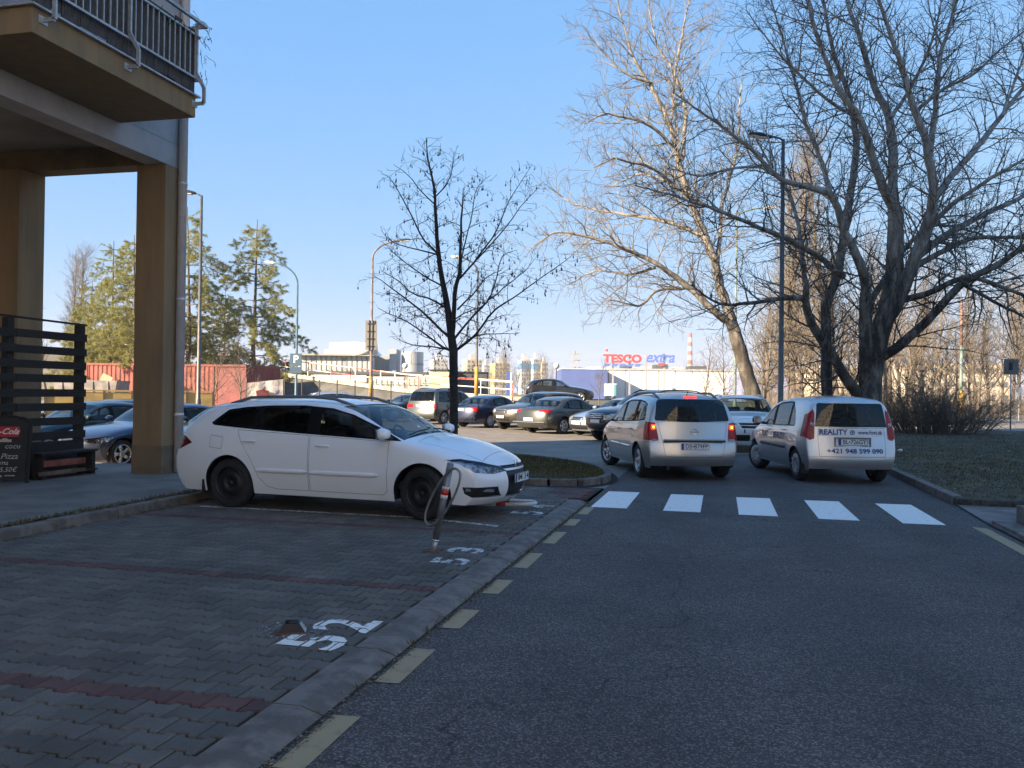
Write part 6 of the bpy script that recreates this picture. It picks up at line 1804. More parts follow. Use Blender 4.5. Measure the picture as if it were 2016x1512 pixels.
    fbox(o, 'wall', X(1105), X(1196), 0, 30, -.05, Z(1150, 727), mat('shop_blue', (.08, .12, .32), .6, var=.05, scale=.3)); fbox(o, 'parapet', X(1104), X(1197), -.2, 30.2, Z(1150, 727)+.003, Z(1150, 726), wh)
    fbox(o, 'plant_room', X(1165), X(1190), 10, 20, Z(1150, 726)+.006, Z(1177, 720), wh)
    o, X, Z = far_frame('market_hall', 'long white market hall under the red and blue lettering', 'building', 1320, 232)
    z = Z(1320, 730); hallw = mat('hall_white', (.80, .78, .74), .6, var=.04, scale=.2)
    n = 11
    fbox(o, 'frame', X(1198)+.2, X(1560), .3, 50, -.05, z-.2, gr)
    for i in range(n): x0, x1 = X(1198)+(X(1560)-X(1198))*i/n, X(1198)+(X(1560)-X(1198))*(i+1)/n; fbox(o, 'wall_panel', x0+.12, x1-.12, 0, .28, -.05, z, hallw)
    fbox(o, 'roof', X(1197), X(1562), -.3, 50, z+.003, z+.5, gr)
    for i, (p, w, h) in enumerate(((1205, 10, 3), (1232, 20, 4), (1262, 30, 3), (1300, 26, 5), (1340, 20, 3), (1370, 34, 4))): fbox(o, 'roof_plant', X(p), X(p+w), 8, 14, z+.503, z+.5+h*.28, dk if i % 2 else gr)
    o2, X2, Z2 = far_frame('delivery_trailer', 'white and pale blue trailer parked before the white hall', 'trailer', 1203, 180)
    fbox(o2, 'box', X2(1192), X2(1214), 0, 2.5, 1.0, Z2(1203, 755), mat('trailer_blue', (.45, .58, .62), .5)); fbox(o2, 'door', X2(1209), X2(1213), -.1, -.01, 1.1, Z2(1203, 757), mat('trailer_teal', (.10, .28, .34), .5))
    for p in (1195, 1210): MB().lathe([(0, -.15), (.45, -.15), (.45, .15), (0, .15)], 16, 'Y', (X2(p), .5, .45)).build('wheel', M['rubber'], o2)
    # roof sign
    o, X, Z = far_frame('roof_sign', 'big red TESCO and blue extra lettering on posts above the white hall', 'sign', 1258, 218)
    red = mat('letter_red', (.56, .07, .07), .5); blu = mat('letter_blue', (.10, .16, .48), .5)
    for p in (1207, 1240, 1273, 1308): MB().bar((X(p), .6, 0), (X(p), .6, Z(p, 697)), .42).build('post', st, o)
    for y in (700, 717): MB().bar((X(1190), .5, Z(1258, y)), (X(1326), .5, Z(1258, y)), .12).build('cross_rail', gr, o)
    def letters(txt, xc, zc, w, h, m, shear=0, bold=.03):
        me = text_mesh(txt, 1.0, bold=bold, shear=shear, extrude=.02); co = np.array([v.co[:] for v in me.vertices]); lo, hi = co.min(0), co.max(0)
        for v in me.vertices: v.co = Vector((xc+(v.co.x-(lo[0]+hi[0])/2)/(hi[0]-lo[0])*w, -v.co.z*8, zc+(v.co.y-(lo[1]+hi[1])/2)/(hi[1]-lo[1])*h))
        me.update(); link('lettering', me, m, o)
    letters('TESCO', X(1225), Z(1225, 706), X(1263)-X(1187), Z(1225, 698)-Z(1225, 715), red, 0, .05)
    letters('extra', X(1300), Z(1300, 704.5), X(1329)-X(1273), Z(1300, 695)-Z(1300, 714), blu, .35, .022)
    for i in range(5): MB().prism([(X(1188+i*15), -.45), (X(1199+i*15), -.45), (X(1202+i*15), .25), (X(1191+i*15), .25)], 0, .2, Matrix.Translation((0, 0, Z(1258, 718.5))) @ Matrix.Rotation(R(90), 4, 'X')).build('blue_dash', blu, o)
    MB().prism([(X(1294), -.4), (X(1307), -.4), (X(1309), .3), (X(1296), .3)], 0, .2, Matrix.Translation((0, 0, Z(1300, 717))) @ Matrix.Rotation(R(90), 4, 'X')).build('red_dash', red, o)
    MB().bar((X(1194), .5, Z(1194, 700)), (X(1194), .5, Z(1194, 690)), .2).build('finial_post', gr, o)
    bb = bmesh.new(); bmesh.ops.create_uvsphere(bb, u_segments=12, v_segments=8, radius=.34); q = bm_obj(bb, 'finial_ball', red, o); q.location = (X(1194), .5, Z(1194, 689))
    # chimney
    o, X, Z = far_frame('chimney', 'tall red and white banded factory chimney on the horizon', 'chimney', 1358, 900)
    zt = Z(1358, 656); zs = np.linspace(0, zt, 15); rd = mat('chimney_red', (.40, .10, .08), .8); cw = mat('chimney_white', (.62, .56, .50), .8)
    for i in range(14):
        r0, r1 = 3.4-1.6*zs[i]/zt, 3.4-1.6*zs[i+1]/zt
        MB().lathe([(r0, zs[i]), (r1, zs[i+1]-.0)], 20, 'Z').build('shaft_band', (rd if i % 2 else cw) if i > 6 else mat('chimney_brick', (.42, .30, .24), .9) if i == 0 else ((rd if i % 2 else cw) if i > 6 else bpy.data.materials['chimney_brick']), o, True)
    # globe lamps and poles in the middle distance
    for px, d, y, lb in ((1095, 110, 722, 'far globe lamp left of the blue shop block'), (797, 110, 722, 'far globe lamp before the grey drum')):
        o, X, Z = far_frame('globe_lamp', lb, 'street lamp', px, d, 'globe lamps'); zt = Z(px, y)
        MB().tube([(0, 0, 0), (0, 0, zt)], .07, 8).build('post', M['lamp_dark'], o); bb = bmesh.new(); bmesh.ops.create_uvsphere(bb, u_segments=12, v_segments=8, radius=.38); q = bm_obj(bb, 'globe', M['lamp_pale'], o); q.location = (0, 0, zt+.1)
    o, X, Z = far_frame('totem_sign', 'slim blue totem sign before the far flats', 'sign', 1003, 130); fbox(o, 'panel', X(997), X(1004), 0, .3, .4, Z(1003, 731), mat('totem_blue', (.05, .10, .36), .5)); fbox(o, 'side_panel', X(1004)+.01, X(1007), 0, .3, .4, Z(1003, 733), mat('totem_pale', (.45, .55, .6), .5)); MB().box((X(1002), .15, .2), (.9, .5, .4)).build('foot', gr, o)
    # houses glimpsed behind the pines
    o, X, Z = far_frame('house', 'pale house glimpsed behind the pines between the columns', 'building', 225, 90); fbox(o, 'wall', X(160), X(290), 0, 8, -.05, Z(225, 715), mat('house_pale', (.60, .52, .42), .85, var=.05)); 
    MB().prism([(X(155), 0), (X(295), 0), (X(225), Z(225, 690)-Z(225, 715))], -8.4, .4, Matrix.Translation((0, 0, Z(225, 715)+.003)) @ Matrix.Rotation(R(90), 4, 'X')).build('roof', mat('tile_red', (.34, .15, .10), .85), o)
    for i in range(5): fbox(o, 'window', X(175+i*22), X(186+i*22), -.06, -.004, Z(225, 735), Z(225, 722), gl)
    for i, (a, b_, yt, d) in enumerate(((1600, 1760, 722, 190), (1800, 1990, 716, 210), (1460, 1560, 735, 200))):
        o, X, Z = far_frame('apartment_block', ['pale apartment block behind the wood left of the bush', 'pale apartment block behind the wood at the right edge', 'low blue-grey building behind the right lamp post'][i], 'building', (a+b_)/2, d, 'blocks behind the wood')
        fbox(o, 'wall', X(a), X(b_), 0, 12, -.05, Z((a+b_)/2, yt), mat('wood_block_%d' % i, ((.55, .47, .36), (.52, .45, .36), (.22, .24, .38))[i], .85)); w = MB()
        nf = max(2, int(Z((a+b_)/2, yt)/3))
        for r_ in range(nf):
            for c_ in range(7): w.box((X(a)+(X(b_)-X(a))*(c_+.5)/7, -.03, 1.6+r_*Z((a+b_)/2, yt)/nf), ((X(b_)-X(a))/7*.5, .1, 1.3))
        w = w.build('windows', bpy.data.materials['far_window'], o); w['kind'] = 'stuff'

build_yard()
build_ramp()
build_far()
build_lamps()
build_bay_furniture()
LIMBS_BIG = [
 [(4.78,30.48,0.68,0.443),(4.76,30.47,1.44,0.392),(4.79,30.48,2.02,0.362),(4.96,30.52,3.12,0.342),(5.18,30.57,3.96,0.322),(5.44,30.64,4.97,0.302),(5.55,30.66,5.98,0.282),(5.59,30.67,6.87,0.262),(5.52,30.66,7.83,0.231)],
 [(5.52,30.66,7.79,0.191),(5.21,30.36,8.15,0.16),(4.7,30.02,9.3,0.134),(4.18,29.67,10.59,0.108),(3.56,29.3,11.29,0.088),(2.92,28.93,12.75,0.068),(2.46,28.59,14.43,0.048),(2.04,28.27,15.77,0.024)],
 [(5.52,30.66,7.79,0.181),(5.52,30.88,8.55,0.162),(5.58,31.11,9.75,0.153),(5.48,31.31,11.02,0.134),(5.06,31.43,12.09,0.114),(4.61,31.54,13.64,0.089),(4.06,31.63,15.31,0.063),(3.64,31.75,17.54,0.032)],
 [(5.21,30.58,3.96,0.251),(5.63,30.46,4.78,0.23),(5.98,30.31,5.77,0.208),(6.3,30.16,6.89,0.187),(6.51,29.98,7.81,0.156),(6.31,29.7,9.33,0.126),(5.87,29.37,10.58,0.105),(5.44,29.04,11.95,0.081),(4.83,28.66,13.44,0.057),(4.13,28.26,15.22,0.023)],
 [(6.72,30.95,8.01,0.131),(7.41,31.46,8.91,0.112),(8.24,32.0,9.85,0.098),(9.28,32.6,11.25,0.078),(10.02,33.12,12.23,0.063),(11.31,33.77,13.98,0.043),(12.82,34.48,15.76,0.022)],
 [(6.63,30.93,9.44,0.101),(6.89,31.25,11.11,0.091),(7.05,31.54,12.93,0.072),(7.6,31.93,14.77,0.052),(7.99,32.28,16.81,0.026)],
 [(5.1,30.56,2.87,0.181),(5.54,30.22,3.2,0.159),(6.47,30.01,4.18,0.137),(7.33,29.77,5.21,0.115),(8.47,29.61,5.89,0.095),(8.96,29.29,6.28,0.079),(10.21,29.15,6.88,0.055),(11.64,29.05,7.26,0.022)],
 [(6.17,30.81,6.16,0.131),(7.49,31.75,7.14,0.113),(8.68,32.66,7.85,0.094),(10.27,33.66,8.66,0.075),(11.97,34.69,9.71,0.049),(14.0,35.8,10.64,0.022)],
 [(5.69,30.7,4.8,0.121),(6.48,30.07,4.97,0.098),(7.37,29.46,5.36,0.081),(8.05,28.8,5.03,0.06),(8.96,28.2,4.5,0.04),(9.94,27.61,3.7,0.017)],
 [(4.67,30.45,1.94,0.251),(4.58,30.2,2.93,0.22),(4.53,29.95,4.06,0.188),(4.48,29.71,5.21,0.157),(4.31,29.43,5.74,0.146),(3.75,29.06,6.77,0.126),(3.27,28.71,7.9,0.105),(2.57,28.31,8.05,0.09),(1.82,27.89,8.21,0.08),(0.69,27.38,9.24,0.061),(-0.38,26.89,10.0,0.042),(-1.42,26.41,10.65,0.023)],
 [(3.44,30.15,8.19,0.091),(3.2,30.51,9.37,0.076),(2.67,30.79,10.89,0.062),(2.36,31.13,12.08,0.052),(1.96,31.44,14.0,0.037),(1.44,31.73,15.97,0.022)],
 [(3.89,30.26,5.54,0.111),(2.92,29.34,6.11,0.093),(1.88,28.4,6.58,0.077),(0.58,27.4,7.02,0.061),(-0.34,26.5,7.23,0.046),(-1.35,25.57,7.39,0.031),(-2.44,24.62,7.51,0.017)],
 [(4.58,30.43,1.43,0.221),(4.03,29.91,2.06,0.179),(3.33,29.36,3.14,0.157),(2.81,28.84,3.84,0.135),(2.5,28.38,4.6,0.105),(1.81,27.83,4.58,0.08),(0.92,27.23,4.4,0.06),(-0.01,26.62,4.29,0.041),(-0.9,26.02,4.84,0.018)],
 [(3.45,30.16,0.75,0.181),(3.43,30.39,1.59,0.183),(3.41,30.62,3.12,0.174),(3.39,30.84,4.42,0.165),(3.78,31.17,5.59,0.156),(4.06,31.47,7.41,0.141),(4.32,31.77,8.99,0.126),(4.46,32.04,10.06,0.117),(4.25,32.22,11.79,0.096),(3.74,32.33,13.67,0.07),(3.4,32.48,15.76,0.049),(3.14,32.65,17.88,0.022)],
 [(2.76,29.99,4.43,0.091),(2.75,30.61,5.69,0.082),(2.68,31.21,7.0,0.073),(2.48,31.77,8.35,0.059),(1.7,32.2,9.76,0.044),(1.0,32.65,11.21,0.022)],
 [(4.56,30.42,3.95,0.131),(4.91,31.11,4.86,0.113),(5.41,31.83,5.8,0.094),(6.37,32.66,7.15,0.075),(7.54,33.55,7.81,0.054),(9.13,34.53,7.58,0.033),(10.77,35.53,6.96,0.017)],
 [(6.07,30.79,5.83,0.111),(7.04,31.28,6.38,0.091),(8.43,31.88,6.95,0.072),(9.94,32.5,7.01,0.052),(11.45,33.12,6.56,0.026)],
 [(6.45,30.88,7.02,0.091),(7.33,30.58,7.91,0.074),(8.29,30.3,8.62,0.058),(9.16,29.99,9.15,0.043),(10.41,29.78,9.97,0.019)],
 [(5.36,30.62,10.81,0.07),(6.06,31.3,11.89,0.061),(6.83,32.0,13.47,0.047),(7.28,32.63,15.1,0.032),(7.74,33.25,16.78,0.016)],
 [(4.28,30.36,10.79,0.07),(3.48,29.91,11.25,0.055),(2.47,29.41,11.98,0.044),(1.49,28.91,12.86,0.029),(0.67,28.46,13.89,0.015)],
 [(1.95,29.79,8.66,0.06),(1.26,30.01,9.22,0.051),(0.27,30.16,9.3,0.041),(-0.74,30.3,9.12,0.031),(-1.96,30.39,9.47,0.016)],
 [(6.16,30.81,11.02,0.07),(6.88,30.73,11.63,0.055),(7.77,30.69,12.06,0.044),(8.81,30.68,12.96,0.029),(9.83,30.67,13.69,0.015)],
 [(7.68,31.18,5.39,0.07),(8.42,30.67,4.77,0.054),(9.16,30.17,4.22,0.038),(10.0,29.68,3.24,0.019)],
 [(8.97,31.49,10.92,0.05),(9.5,31.96,12.22,0.041),(9.93,32.41,13.73,0.031),(10.2,32.82,15.26,0.016)],
]
LIMBS_LEAN = [
 [(1.73,41.57,0.36,0.404),(1.58,41.54,1.3,0.373),(1.29,41.47,2.47,0.326),(1.01,41.4,3.65,0.311),(0.72,41.33,4.59,0.28),(0.3,41.23,5.99,0.217),(-0.23,41.1,7.64,0.186),(-0.6,41.01,8.81,0.171),(-1.2,40.86,10.46,0.155),(-1.81,40.72,12.53,0.132),(-2.36,40.58,14.34,0.109),(-3.25,40.37,16.06,0.085),(-4.0,40.19,17.28,0.062),(-4.52,40.06,18.69,0.039),(-4.89,39.97,20.35,0.023)],
 [(0.72,41.33,4.54,0.202),(-0.47,40.75,5.44,0.17),(-1.61,40.18,6.44,0.138),(-2.95,39.56,7.31,0.114),(-4.27,38.94,7.94,0.091),(-5.8,38.28,8.44,0.067),(-7.07,37.68,8.69,0.045),(-8.21,37.11,7.9,0.022)],
 [(-1.81,40.71,12.58,0.101),(-1.8,41.06,14.34,0.094),(-2.04,41.35,15.83,0.079),(-2.5,41.58,17.16,0.064),(-3.19,41.75,18.35,0.048),(-3.52,42.02,19.92,0.032),(-3.69,42.32,21.8,0.016)],
 [(-0.6,41.01,8.81,0.116),(-1.81,41.33,9.48,0.102),(-3.13,41.63,9.92,0.088),(-4.98,41.8,10.31,0.065),(-7.12,41.9,10.91,0.041),(-8.34,42.22,11.79,0.025)],
 [(-1.81,40.72,12.46,0.085),(-2.82,39.96,13.55,0.077),(-3.8,39.21,14.0,0.061),(-4.97,38.41,14.06,0.045),(-5.99,37.65,13.43,0.022)],
 [(-0.23,41.1,7.64,0.109),(-0.11,41.75,9.17,0.095),(-0.03,42.38,10.74,0.088),(0.38,43.1,12.61,0.073),(0.73,43.8,14.77,0.058),(0.84,44.44,17.25,0.033)],
 [(-3.25,40.37,16.06,0.062),(-4.0,39.84,16.21,0.054),(-5.11,39.23,17.0,0.038),(-5.97,38.68,17.78,0.023)],
 [(-2.36,40.58,14.34,0.07),(-2.24,41.3,16.6,0.063),(-1.82,42.08,19.06,0.048),(-1.63,42.82,21.33,0.024)],
 [(-1.2,40.86,10.46,0.093),(-2.33,39.82,11.43,0.076),(-3.4,38.79,11.91,0.06),(-4.42,37.77,11.92,0.044),(-5.38,36.76,11.27,0.022)],
 [(-1.63,40.76,6.51,0.078),(-2.75,40.14,6.38,0.062),(-3.85,39.54,5.63,0.046),(-4.93,38.93,5.81,0.023)],
 [(-3.02,40.42,7.43,0.07),(-4.23,40.82,7.2,0.055),(-5.72,41.14,7.4,0.04),(-7.25,41.46,6.85,0.024)],
 [(-0.75,40.97,9.16,0.093),(-1.72,41.77,10.91,0.08),(-2.73,42.55,11.87,0.065),(-4.16,43.23,12.48,0.05),(-5.63,43.91,12.06,0.026)],
]
LIMBS_YOUNG = [
 [(-6.19,19.59,-0.03,0.119),(-6.2,19.59,0.51,0.111),(-6.21,19.59,1.47,0.107),(-6.21,19.59,2.2,0.107),(-6.21,19.59,2.56,0.107),(-6.27,19.57,3.16,0.088),(-6.32,19.56,3.58,0.08),(-6.44,19.53,4.32,0.064),(-6.51,19.52,4.83,0.056),(-6.62,19.49,5.79,0.04),(-6.66,19.48,6.26,0.032),(-6.79,19.45,6.89,0.024),(-6.86,19.43,7.27,0.016),(-6.88,19.43,7.61,0.008)],
 [(-6.22,19.59,2.92,0.064),(-6.17,19.55,3.22,0.06),(-6.12,19.51,4.13,0.051),(-6.02,19.48,4.48,0.043),(-5.99,19.44,5.21,0.032),(-5.97,19.39,5.89,0.02),(-5.92,19.35,6.36,0.008)],
 [(-6.21,19.59,2.54,0.033),(-6.49,19.37,2.69,0.025),(-6.87,19.12,3.0,0.018),(-7.27,18.87,3.27,0.012),(-7.71,18.61,3.49,0.006)],
 [(-6.28,19.57,2.87,0.033),(-6.82,19.62,3.32,0.027),(-7.28,19.69,3.68,0.021),(-7.82,19.74,4.07,0.015),(-8.33,19.8,4.41,0.006)],
 [(-6.35,19.55,3.55,0.025),(-6.61,19.23,3.73,0.02),(-6.92,18.9,3.81,0.016),(-7.25,18.57,4.13,0.012),(-7.5,18.25,4.3,0.006)],
 [(-6.52,19.51,4.79,0.027),(-6.97,19.53,5.25,0.021),(-7.27,19.59,5.83,0.017),(-7.69,19.62,6.49,0.011),(-7.98,19.68,6.85,0.004)],
 [(-6.56,19.51,4.83,0.021),(-6.86,19.23,4.9,0.016),(-7.14,18.95,4.93,0.012),(-7.45,18.67,5.07,0.008),(-7.59,18.43,5.25,0.004)],
 [(-6.41,19.54,4.06,0.021),(-6.96,19.75,4.32,0.017),(-7.51,19.96,4.66,0.013),(-8.09,20.16,5.14,0.007)],
 [(-6.18,19.6,2.52,0.035),(-5.73,19.62,2.85,0.029),(-5.22,19.66,3.47,0.023),(-4.71,19.69,3.83,0.016),(-4.17,19.74,4.23,0.012),(-3.63,19.78,4.59,0.008),(-3.36,19.76,4.81,0.004)],
 [(-6.15,19.6,2.85,0.031),(-5.88,19.83,3.27,0.025),(-5.46,20.1,3.81,0.019),(-5.31,20.3,4.4,0.015),(-5.22,20.49,4.91,0.011),(-4.93,20.72,5.1,0.004)],
 [(-6.1,19.61,3.53,0.023),(-5.57,19.4,3.92,0.016),(-5.29,19.13,4.2,0.012),(-4.85,18.89,4.34,0.006)],
 [(-6.05,19.63,4.28,0.027),(-5.7,19.82,4.75,0.023),(-5.34,20.01,5.32,0.017),(-4.94,20.2,6.32,0.01),(-4.54,20.41,7.06,0.004)],
 [(-5.67,19.72,4.73,0.019),(-5.08,19.59,5.28,0.014),(-4.57,19.44,5.85,0.01),(-4.03,19.29,6.36,0.004)],
 [(-6.12,19.61,4.1,0.019),(-6.07,19.88,4.91,0.017),(-6.01,20.15,5.71,0.013),(-5.9,20.43,6.6,0.009),(-5.64,20.76,6.99,0.004)],
 [(-6.63,19.49,6.23,0.017),(-6.34,19.66,6.66,0.012),(-6.3,19.77,7.1,0.008),(-6.31,19.87,7.38,0.004)],
 [(-6.64,19.49,6.01,0.017),(-6.99,19.23,6.37,0.012),(-7.22,19.0,6.69,0.008),(-7.45,18.78,6.84,0.004)],
 [(-6.79,19.45,6.89,0.01),(-7.01,19.55,7.11,0.008),(-7.31,19.63,7.24,0.004)],
 [(-5.37,19.79,3.78,0.017),(-5.03,20.22,4.19,0.013),(-4.64,20.66,4.62,0.009),(-4.53,21.03,4.94,0.004)],
 [(-6.21,19.59,2.56,0.021),(-6.78,19.76,2.67,0.017),(-7.35,19.93,2.7,0.013),(-7.83,20.12,2.9,0.006)],
 [(-6.16,19.6,2.56,0.019),(-5.76,20.11,2.96,0.015),(-5.31,20.63,3.03,0.011),(-4.96,21.13,3.06,0.004)],
 [(-6.37,19.55,3.77,0.017),(-6.72,19.57,3.4,0.01),(-7.22,19.55,3.4,0.006)],
 [(-6.26,19.58,3.22,0.019),(-5.86,19.26,3.4,0.014),(-5.37,18.97,3.51,0.01),(-4.96,18.66,3.79,0.006)],
]
# ------------------------------------------------------------------ trees
def tubes_mesh(name, lines, sides, m):
    """lines: list of (n,4) arrays x y z r; tubes of all of them in one mesh, vectorised by length"""
    by = {}
    for a in lines: by.setdefault(len(a), []).append(a)
    Vs, Fs, off = [], [], 0
    ang = 2*np.pi*np.arange(sides)/sides
    for n, ls in by.items():
        A = np.array(ls, dtype=np.float64); B = len(A)
        P, r = A[:, :, :3], A[:, :, 3]
        T = np.empty_like(P); T[:, 1:-1] = P[:, 2:]-P[:, :-2]; T[:, 0] = P[:, 1]-P[:, 0]; T[:, -1] = P[:, -1]-P[:, -2]
        T /= np.linalg.norm(T, axis=2, keepdims=True)+1e-9
        ref = np.zeros((B, 1, 3)); mean = T.mean(1); k = np.argmin(abs(mean), axis=1); ref[np.arange(B), 0, k] = 1
        U = np.cross(T, np.broadcast_to(ref, T.shape)); U /= np.linalg.norm(U, axis=2, keepdims=True)+1e-9
        W = np.cross(T, U)
        V = P[:, :, None] + (U[:, :, None]*np.cos(ang)[None, None, :, None] + W[:, :, None]*np.sin(ang)[None, None, :, None])*r[:, :, None, None]
        Vs.append(V.reshape(-1, 3))
        i = np.arange(n-1)[:, None]*sides; j = np.arange(sides)[None]
        q = np.stack([i+j, i+(j+1) % sides, i+sides+(j+1) % sides, i+sides+j], -1).reshape(-1, 4)
        F = (q[None] + (np.arange(B)*n*sides)[:, None, None]).reshape(-1, 4) + off
        Fs.append(F); off += B*n*sides
    return fast_mesh(name, np.vstack(Vs), np.vstack(Fs), m, True)

def refine(limb, step=.25, wob=.02, rnd=random):
    """smooths a traced limb and gives it small bends"""
    P = np.array(limb, float); seg = np.linalg.norm(np.diff(P[:, :3], axis=0), axis=1); s = np.r_[0, np.cumsum(seg)]
    n = max(4, int(s[-1]/step)); q = np.linspace(0, s[-1], n)
    out = np.stack([pchip(s, P[:, k], q) for k in range(4)], 1)
    w = np.cumsum(np.random.default_rng(int(s[-1]*1000) % 9999).normal(0, wob, (n, 3)), axis=0)
    w -= np.linspace(0, 1, n)[:, None]*w[-1]
    w[0] = 0
    out[:, :3] += w
    return out

def sprout(parent, rnd, spacing, len0, len1, spread, up, droop, rr, n_seg, wander, t0=.15, prox=0.0, rmax=.05, rmin=.0022):
    """side shoots along a parent line"""
    out = []
    P = parent; seg = np.linalg.norm(np.diff(P[:, :3], axis=0), axis=1); s = np.r_[0, np.cumsum(seg)]; tot = s[-1]
    pos = tot*t0 + rnd.random()*spacing
    az = rnd.random()*6.28
    while pos < tot*1.0:
        t = pos/tot
        k = min(len(P)-2, int(np.searchsorted(s, pos, side='right'))-1); f = (pos-s[k])/(seg[k]+1e-9)
        p = P[k]*(1-f) + P[k+1]*f
        d = P[k+1, :3]-P[k, :3]; d = d/(np.linalg.norm(d)+1e-9)
        az += 2.4 + rnd.uniform(-.7, .7)
        a = np.cross(d, (0, 0, 1.0) if abs(d[2]) < .95 else (1.0, 0, 0)); a /= np.linalg.norm(a)+1e-9; b = np.cross(d, a)
        sp = spread*rnd.uniform(.7, 1.25)
        v = d*math.cos(sp) + (a*math.cos(az)+b*math.sin(az))*math.sin(sp); v[2] += up; v /= np.linalg.norm(v)
        L = rnd.uniform(len0, len1)*(1.0 - .55*t) * (1 + prox*(1-t))
        r0 = max(min(p[3]*rr, rmax), rmin)*rnd.uniform(.8, 1.1)
        pts = np.empty((n_seg+1, 4)); pts[0] = (p[0], p[1], p[2], r0); c = p[:3].copy()
        h = L/n_seg
        for i in range(1, n_seg+1):
            v = v + np.array((rnd.uniform(-wander, wander), rnd.uniform(-wander, wander), rnd.uniform(-wander, wander) + up*.35 - droop*i/n_seg))
            v /= np.linalg.norm(v); c = c + v*h
            pts[i] = (c[0], c[1], c[2], max(r0*(1-.82*i/n_seg), rmin))
        out.append(pts)
        pos += spacing*rnd.uniform(.6, 1.45)
    return out

M['bark_dark'] = mat('dark_furrowed_bark', (.065, .055, .045), .95, col2=(.022, .019, .016), scale=9, stretch=(1, 1, .25), detail=9, bump=1.0, bscale=22, sat_lo=.38, sat_hi=.62)
def poplar_bark(name='pale_poplar_bark', k_=1.0):
    m, n, l, b = new_mat(name)
    g = n.new('ShaderNodeNewGeometry')
    mp = n.new('ShaderNodeMapping'); mp.inputs['Scale'].default_value = (1.7, 1.7, .45); l.new(g.outputs['Position'], mp.inputs['Vector'])
    nz = n.new('ShaderNodeTexNoise'); nz.inputs['Scale'].default_value = 2.6; nz.inputs['Detail'].default_value = 9; nz.inputs['Roughness'].default_value = .68; l.new(mp.outputs[0], nz.inputs['Vector'])
    vo = n.new('ShaderNodeTexVoronoi'); vo.inputs['Scale'].default_value = 5.5; l.new(mp.outputs[0], vo.inputs['Vector'])
    sp = n.new('ShaderNodeSeparateXYZ'); l.new(g.outputs['Position'], sp.inputs[0])
    # furrowed dark bark on the old wood near the foot, pale smooth bark with dark scars above
    mr = n.new('ShaderNodeMapRange'); mr.inputs['From Min'].default_value = 3.5; mr.inputs['From Max'].default_value = 8.5; mr.inputs['To Min'].default_value = -.13; mr.inputs['To Max'].default_value = .13
    l.new(sp.outputs['Z'], mr.inputs['Value'])
    ad = n.new('ShaderNodeMath'); ad.operation = 'ADD'; l.new(nz.outputs['Fac'], ad.inputs[0]); l.new(mr.outputs[0], ad.inputs[1])
    rp = n.new('ShaderNodeValToRGB'); e = rp.color_ramp.elements
    e[0].position = .36; e[0].color = (.05, .043, .036, 1); e[1].position = .66; e[1].color = (.37*k_, .345*k_, .31*k_, 1)
    k = e.new(.5); k.color = (.19*k_, .17*k_, .145*k_, 1)
    l.new(ad.outputs[0], rp.inputs['Fac'])
    sc = n.new('ShaderNodeMapRange'); sc.inputs['From Min'].default_value = .05; sc.inputs['From Max'].default_value = .16; sc.inputs['To Min'].default_value = .25; sc.inputs['To Max'].default_value = 1
    l.new(vo.outputs['Distance'], sc.inputs['Value'])
    mx = n.new('ShaderNodeMix'); mx.data_type = 'RGBA'; mx.blend_type = 'MULTIPLY'; mx.inputs['Factor'].default_value = .8
    l.new(rp.outputs['Color'], mx.inputs['A']); l.new(sc.outputs[0], mx.inputs['B']); l.new(mx.outputs['Result'], b.inputs['Base Color'])
    b.inputs['Roughness'].default_value = .9
    bp = n.new('ShaderNodeBump'); bp.inputs['Strength'].default_value = .8; bp.inputs['Distance'].default_value = .03
    l.new(nz.outputs['Fac'], bp.inputs['Height']); l.new(bp.outputs['Normal'], b.inputs['Normal'])
    return m
M['poplar'] = poplar_bark()
M['poplar_grey'] = poplar_bark('grey_poplar_bark', .72)
M['twig'] = mat('twigs', (.145, .118, .088), .9, var=.25, scale=.8)
M['twig_dark'] = mat('dark_twigs', (.085, .07, .055), .9, var=.25, scale=.8)
M['twig_pale'] = mat('pale_twigs', (.165, .138, .105), .9, var=.2, scale=.8)
M['young_bark'] = mat('young_bark', (.03, .026, .022), .9, var=.3, scale=8, bump=.5, bscale=60)

